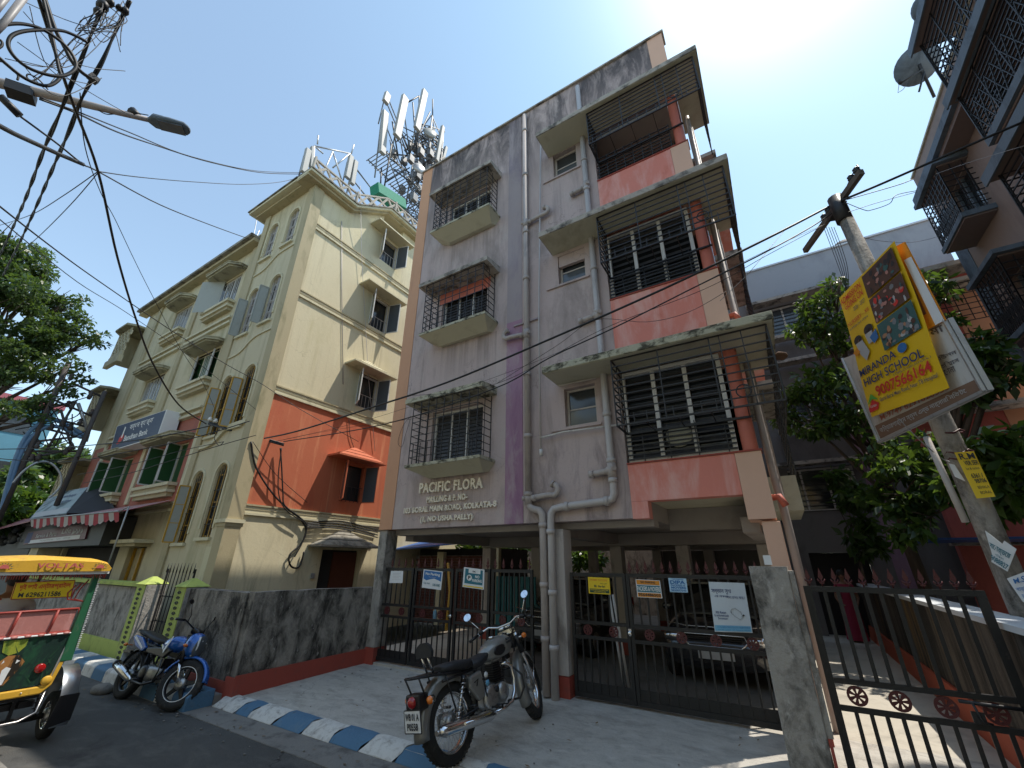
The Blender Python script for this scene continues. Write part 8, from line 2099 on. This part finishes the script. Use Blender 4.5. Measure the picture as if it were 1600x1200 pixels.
wire('long cable from the lamp clamp to the rooftop antennas, middle one', P([(62, 155, 5.8), (120, 177, 6), (180, 205, 7), (240, 226, 8), (330, 254, 10), (410, 270, 12.2), (478, 272, 13)]), .012)
wire('cable sagging across the sky to the tower roof, below the pair', P([(155, 268, 6.5), (220, 277, 8), (300, 284, 10), (380, 288, 11.5), (440, 284, 12.5), (485, 272, 13)]), .008)
wire('cable from the left edge joining at the sky knot', P([(33, 183, 5.2), (90, 225, 5.6), (130, 257, 6), (153, 268, 6.5), (250, 320, 8), (330, 352, 10), (385, 372, 12)]), .010)
wire('thick ragged conduit at the left edge below the lamp arm', P([(-10, 192, 4.8), (20, 208, 5), (50, 222, 5.3), (90, 240, 5.6), (130, 257, 6)]), .022)
wire('long thin wire crossing the yellow front to the corner', P([(-10, 315, 5), (60, 370, 6), (120, 415, 7), (180, 457, 8), (240, 498, 9), (297, 535, 9.8), (360, 573, 10.6), (409, 600, 11.2), (470, 640, 11.4), (560, 690, 11.8)]), .008)
wire('thin wire falling from the sky knot over the roof ledge', P([(125, 145, 5), (133, 230, 5.6), (157, 300, 6.5), (180, 343, 7.5), (208, 402, 8.5), (236, 458, 9.4), (281, 543, 10.2), (318, 600, 11), (340, 650, 11.2)]), .005)
wire('faint wire from the sky knot down left, upper', P([(153, 268, 6.5), (100, 305, 8), (50, 335, 10), (0, 352, 13)]), .006)
wire('faint wire from the sky knot down left, lower', P([(153, 270, 6.5), (110, 320, 8), (60, 370, 11), (30, 395, 14)]), .006)
wire('low cable running from the transformer poles to the bracket, top', P([(-10, 702, 20), (80, 700, 18), (180, 692, 14.5), (260, 680, 12.5), (330, 665, 11.2)]), .014)
wire('low cable running from the transformer poles to the bracket, second', P([(-10, 716, 20), (100, 722, 17), (200, 706, 14), (300, 685, 12), (390, 658, 11)]), .012)
wire('low cable running from the transformer poles to the bracket, third', P([(130, 755, 17), (200, 740, 14.5), (260, 722, 12.8), (330, 700, 11.5), (400, 680, 11)]), .009)
wire('low cable running from the transformer poles to the bracket, lowest', P([(120, 742, 18), (200, 727, 14.6), (280, 705, 12.5), (350, 690, 11.3)]), .008)
wire('thin loop of wire under the corner bracket', P([(345, 668, 11), (335, 683, 11), (342, 696, 11), (350, 690, 11)]), .008)
wire('thin dangling wire loop on the mauve wall left of the lowest window', [FY(642, 650, D - .02), FY(630, 665, D - .03), FY(622, 690, D - .03), FY(628, 698, D - .03), FY(634, 678, D - .03), FY(641, 655, D - .02)], .004)
# coils
for i, pts in enumerate(([(-8, 44), (12, 38), (38, 38), (66, 46), (95, 65), (112, 84), (119, 102), (112, 113), (95, 119), (72, 116), (45, 106), (24, 90), (13, 72), (16, 58), (32, 50), (60, 47), (95, 48), (118, 56), (136, 66)],
                         [(-8, 84), (12, 102), (35, 120), (58, 131), (76, 134), (90, 126), (95, 116), (92, 108), (82, 60), (70, 10), (66, -8)],
                         [(68, -8), (74, 10), (86, 45), (100, 72), (112, 95), (128, 113), (145, 124)],
                         [(-8, 60), (2, 64), (2, 72), (-8, 78)], [(-8, 94), (8, 98), (20, 108), (28, 118), (27, 125)],
                         [(150, 16), (130, 45), (105, 72), (85, 95), (65, 118), (50, 126), (42, 120), (45, 116), (60, 124), (75, 140)])):
    wire(('large dark cable coil hanging at the upper left, outer loop', 'second cable loop below the large coil at upper left', 'cable joining the coil to the black splice box', 'small cable loop cut by the left edge', 'short cable curve at the left edge above the lamp arm', 'thin purple-brown wire curling across the coils')[i], P([(a, b, 4.2 + .1 * i) for a, b in pts]), (.013, .013, .016, .01, .008, .006)[i])
for i in range(13):
    rr = random.Random(40 + i); x0 = rr.uniform(145, 200); pts = [(x0 + rr.uniform(-8, 8), rr.uniform(-6, 6), 4.6)]
    pts += [(rr.uniform(135, 205), rr.uniform(15, 45), 4.6 + rr.uniform(-.1, .1)), (rr.uniform(115, 195), rr.uniform(35, 68), 4.6), (rr.uniform(130, 190), rr.uniform(20, 90), 4.6)]
    wire('thin stray wire curling in the tangle at the top of the upper left bundles', P(pts), .004, group='stray wires in the upper left tangle')
for i in range(9):
    rr = random.Random(140 + i); a0 = (rr.uniform(0, 60), rr.uniform(-5, 150)); b0 = (rr.uniform(120, 200), rr.uniform(10, 240)); md = ((a0[0] + b0[0]) / 2 + rr.uniform(-20, 20), (a0[1] + b0[1]) / 2 + rr.uniform(10, 45))
    wire('thin slack line looping among the cable coils at upper left', P([(*a0, 4.6), (*md, 4.7), (*b0, 4.9)]), .0035, group='slack lines among the upper left coils')
wire('thin line rising from the corner bracket across the mauve block to the pole', [Y_(420, 692, 4.8), Y_(560, 660, 4.85), Y_(700, 615, 4.9), Y_(850, 560, 5.0), Y_(1000, 492, 5.15), Y_(1180, 400, 5.4), AT(1285, 352, 6.5)], .003)
wire('faint line from the lowest window canopy down to the junction arm', [Y_(745, 640, 5.1), Y_(640, 655, 5.0), Y_(520, 672, 4.9), Y_(430, 690, 4.8)], .003)
wire('twin thin line beside the long wire over the yellow front', P([(-10, 335, 5), (120, 440, 7), (200, 490, 8.4), (300, 560, 9.8), (400, 640, 11.2)]), .005)
m = MB(); 
for a, b, s_ in ((160, 10, .07), (195, 18, .05), (172, 5, .05), (186, 12, .04), (153, 18, .05)):
    c = AT(a, b, 4.6); m.ell(c, s_, s_ * .7, s_ * .8, 8, 6)
m.build('splice_clump', 'iron_black', None, loc=AT(165, 10, 4.6), label='dark clump of cable joints at the top of the upper left bundles', cat='cable joints', kind='stuff')
m = MB(); m.bar(AT(139, 117, 4.9), AT(153, 129, 4.9), .07, .05); m.build('splice_box', 'iron_black', None, loc=AT(145, 124, 4.9), label='small black splice box on the right twisted bundle above the lamp arm', cat='splice box')
m = MB(); m.tube([AT(0, 150, 4.9), AT(31, 181, 4.9)], .03, 8); m.build('cable_sleeve', 'iron_black', None, loc=AT(15, 165, 4.9), label='black sleeve on the cable at the left edge under the lamp arm', cat='cable sleeve')
m = MB(); m.tube([AT(-20, 62, 4.2), AT(10, 32, 4.2), AT(42, -10, 4.2)], .022, 8); m.tube([AT(-20, 32, 4.2), AT(15, -12, 4.2)], .022, 8); m.build('thick_conduit', 'wire_grey', None, loc=AT(0, 30, 3.2), label='thick grey conduit crossing the extreme upper left corner', cat='conduit')
# street lamp
sl = thing('street_lamp', 'flat LED street lamp on a grey arm reaching in from the upper left', 'street lamp', (-7.6, -1.9, 0))
a = FZ(236, 188, 6.9); b_ = FZ(0, 130, 6.75); d = (b_ - a).normalized(); e = b_ + d * 1.6
m = MB(); m.tube([a + V((0, 0, -.0)), a.lerp(b_, .4), b_, e], [.030, .042, .055, .06], 12); m.build('arm', 'pvc_grey', sl)
m = MB(); m.tube([V((e.x, e.y, 0)), V((e.x, e.y, e.z + .1))], [.13, .09], 14); m.build('post', 'concrete_pillar', sl)
g = FZ(297, 203, 6.92); ld = (g - a).normalized(); sdv = V((0, 0, 1)).cross(ld).normalized()
m = MB(); L = (g - a).length
rings = []
for t, w_, h in ((-.05, .03, .03), (0, .05, .035), (.08, .085, .04), (.5, .095, .04), (.88, .085, .032), (.97, .05, .02), (1.0, .02, .012)):
    c = a + ld * (L * t); rings.append([c + sdv * w_ * math.copysign(abs(math.cos(x)) ** .5, math.cos(x)) + V((0, 0, 1)) * h * math.copysign(abs(math.sin(x)) ** .6, math.sin(x)) for x in [2 * PI * i / 14 for i in range(14)]])
m.loft(rings); m.build('lamp_head', 'slate_blue', sl)
bxm = MB(); c = a + ld * .06 + V((0, 0, .055)); bxm.obox(c, ld * .05, sdv * .04, V((0, 0, .025))); bxm.build('driver_box', 'slate_blue', sl)
bxm = MB(); c = a + ld * (L * .55) + V((0, 0, -.043)); bxm.obox(c, ld * (L * .32), sdv * .07, V((0, 0, .004))); bxm.build('lamp_glass', 'glass_blue', sl)
m = MB(); c0 = FZ(20, 140, 6.74); m.bar(FZ(10, 137, 6.70), FZ(55, 152, 6.74), .16, .12); m.build('clamp', 'iron_black', sl); m = MB(); m.tube([FZ(205, 172, 6.95), FZ(215, 182, 6.9)], .05, 8); m.build('photocell', 'iron_black', sl)
m = MB(); m.tube(smooth([FZ(150, 170, 6.82), FZ(165, 178, 6.78), FZ(180, 178, 6.84), FZ(205, 176, 6.9), FZ(232, 180, 6.95)]), .006, 5); m.build('feed_cable', 'wire_black', sl)
# transformer poles and pipework at the left
mat('rust_steel', (.07, .06, .058), .7, .2, 4, ((.12, .06, .04), .55, .7, 6, (1, 1, 1)), None, .2, 30); mat('pipe_blue', (.12, .22, .36), .5, .1, 4)
ts = thing('transformer_structure', 'twin pole transformer structure tangled with crossarms, blue pipes and insulators at far left', 'transformer structure', (-23, 3.4, 0))
dd = 22
def TP(a, b, r, mt='rust_steel', nm='member', d2=None): m = MB(); m.tube(P([(a[0], a[1], dd), (b[0], b[1], d2 or dd)]), r, 7); return m.build(nm, mt, ts)
TP((108, 566), (-4, 815), .085, nm='pole'); TP((164, 612), (88, 790), .075, nm='pole', d2=21)
for a, b in (((112, 598), (160, 620)), ((85, 625), (148, 652)), ((70, 650), (140, 668)), ((65, 668), (135, 686)), ((55, 690), (140, 680)), ((40, 705), (128, 705)), ((28, 720), (118, 700)), ((62, 640), (120, 628)), ((30, 700), (60, 722)), ((118, 628), (72, 705)), ((95, 640), (112, 700))):
    TP(a, b, .04, nm='crossarm')
TP((122, 630), (138, 676), .06, 'galv', 'brace'); TP((138, 676), (134, 690), .06, 'galv', 'brace')
for pts in ([(2, 800), (12, 760), (25, 715), (42, 680), (62, 662), (82, 655), (105, 664), (132, 680)], [(8, 790), (20, 745), (34, 706), (50, 682), (72, 668), (95, 668), (128, 684)]):
    m = MB(); m.tube(smooth(P([(a, b, dd) for a, b in pts])), .065, 8); m.build('curved_pipe', 'pipe_blue', ts)
m = MB(); m.tube(smooth(P([(a, b, 20) for a, b in [(20, 755), (38, 735), (60, 722), (80, 724), (94, 740), (95, 758), (84, 772), (76, 778)]])), .03, 7); m.build('cable_hoop', 'galv', ts)
m = MB(); rr = random.Random(3)
for a, b in ((111, 590), (141, 618), (106, 632), (112, 635), (143, 645), (97, 662), (110, 668), (103, 706), (58, 697), (110, 700), (60, 715), (49, 716), (140, 620), (80, 668), (125, 660)): m.lathe(AT(a, b, dd - .1), (0, 0, 1), [(-.1, 0), (-.1, .05), (0, .08), (.05, .04), (.1, .07), (.15, .03), (.15, 0)], 10)
m.build('insulators', 'rust_steel', ts)
for i in range(9):
    rr = random.Random(i + 70); wire('thin wire in the snarl between the twin transformer poles', P([(rr.uniform(20, 70), rr.uniform(600, 720), dd), (rr.uniform(70, 110), rr.uniform(620, 720), dd), (rr.uniform(100, 150), rr.uniform(600, 710), dd - 1)]), .018, group='wires around the transformer poles')
# houses at the far left
mat('cyan_wall', (.10, .25, .33), .8, .1, 2); mat('far_yellow', (.60, .36, .06), .8, .1, 2); mat('far_pink', (.35, .10, .12), .8, .1, 2)
fb = thing('blue_house', 'bright blue house with yellow balconies glimpsed under the tree at the left edge', 'house', (-38, 4, 0))
m = MB(); m.box(-60, -48, 4.6, 8, 0, 13.0); m.build('wall', 'cyan_wall', fb)
bx('roof_slab', 'far_pink', fb, -60.3, -47.5, 4.0, 8.2, 13.0, 13.4); 
for z in (6, 9.5): bx('balcony', 'far_yellow', fb, -60, -47.4, 3.8, 4.58, z, z + 1); bx('window', 'glass_dark', fb, -47.99, -47.95, 5.4, 6.9, z + 1.2, z + 2.6); bx('slab', 'far_pink', fb, -60.1, -47.3, 3.7, 4.59, z - .3, z - .003)
fh = thing('low_house', 'low reddish roofed house among the distant trees', 'house', (-60, 12, 0)); bx('wall', 'yellow_front', fh, -66, -56, 10, 16, 0, 5); m = MB(); m.pyz([(9.5, 5.0), (13, 7.2), (16.5, 5.0)], -66.4, -55.6); m.build('roof', 'far_pink', fh)
# leaning bits and litter
m = MB(); rr = random.Random(12)
for i in range(40):
    x, y = rr.uniform(-6.8, 0), rr.uniform(4.4, 6.2); s_ = rr.uniform(.006, .018); m.ell((x, y, gz(y) + s_ * .5 + .004), s_, s_ * .8, s_ * .5, 6, 4)
for i in range(50):
    x, y = rr.uniform(-9, -2), rr.uniform(3.3, 3.75); s_ = rr.uniform(.006, .02); m.ell((x, y, .012), s_, s_ * .8, s_ * .5, 6, 4)
m.build('grit', 'gutter_cement', None, kind='stuff')
m = MB(); c = FZ(622, 1044, .19); m.obox(c, V((.05, .01, 0)), V((0, .02, 0)), V((0, 0, .006))); m.build('dark_scrap', 'bike_black', None, loc=c, label='small black scrap lying on the cement before the left gateway', cat='litter')
lm = mat('dry_leaf', (.20, .13, .06), .8, .4, 30); m = MB(); rr = random.Random(21)
for i in range(90):
    x = rr.uniform(-11, .2); y = rr.choice([rr.uniform(3.7, 3.95), rr.uniform(4.3, 6.1)]) if x > -7.2 else rr.uniform(3.2, 3.6); z = (gz(y) if x > -7.2 else 0) + .018; a_ = rr.uniform(0, 6.3); l = rr.uniform(.012, .04)
    d = V((math.cos(a_), math.sin(a_), rr.uniform(-.1, .3))) * l; e = V((-math.sin(a_), math.cos(a_), 0)) * l * .4; c = V((x, y, z)); m.add([c - d, c + e, c + d, c - e], [(0, 1, 2, 3)])
m.build('dry_leaves', lm, None, kind='stuff', fix=False)
# unseen blocks across the street, added to dim skylight and bounce warm fill
ob_ = struct('unseen_opposite_blocks', (0, 0, 0))
for x0, x1, h in ((-34, -22, 9), (-21, -11, 12), (-10, -2, 9.5), (-1, 9, 12), (10, 22, 9)): bx('block', 'cream_trim', ob_, x0, x1, -20, -8.5, 0, h)
nb2 = bx('added_rear_block', 'taupe_plaster', None, -16, 0.2, 17.4, 26, .2, 10.5, loc=(-6, 20, .2), label='dull brown block added behind the stilts to keep light out', cat='building')  # mass added at the rear so the stilt bays stay dark

fs_ = thing('far_shops', 'row of dim shops under the dull pink awning at the left edge', 'shops', (-30, 4.8, 0)); bx('wall', 'fascia_dark', fs_, -44, -24.2, 4.9, 5.6, 0, 3.1); bx('roof', 'mossy_roof', fs_, -44.2, -24.2, 4.7, 8, 3.103, 3.2)

# pieces that can be picked apart become objects of their own
SPL = {'name_letters': 'letter', 'address_letters': 'letter', 'pipe_collar': 'pipe_collar', 'spikes': 'spike', 'insulators': 'insulator', 'engine_covers': 'engine_cover', 'instruments': 'instrument', 'footpegs': 'footpeg',
       'backrest_posts': 'backrest_post', 'cover_bolts': 'cover_bolt', 'curled_rods': 'curled_rod', 'antenna_frame': 'strut', 'blue_print': 'blue_print'}
for o in list(COL.objects):
    b = o.name.split('.')[0]
    if b in SPL and o.type == 'MESH' and o.parent is not None: split_loose(o, SPL[b])
for o in COL.objects:
    if o.name.split('.')[0] in ('photo_shapes', 'typed_lines', 'brackets', 'picture_marks', 'fronds') and o.parent is not None: o['kind'] = 'stuff'
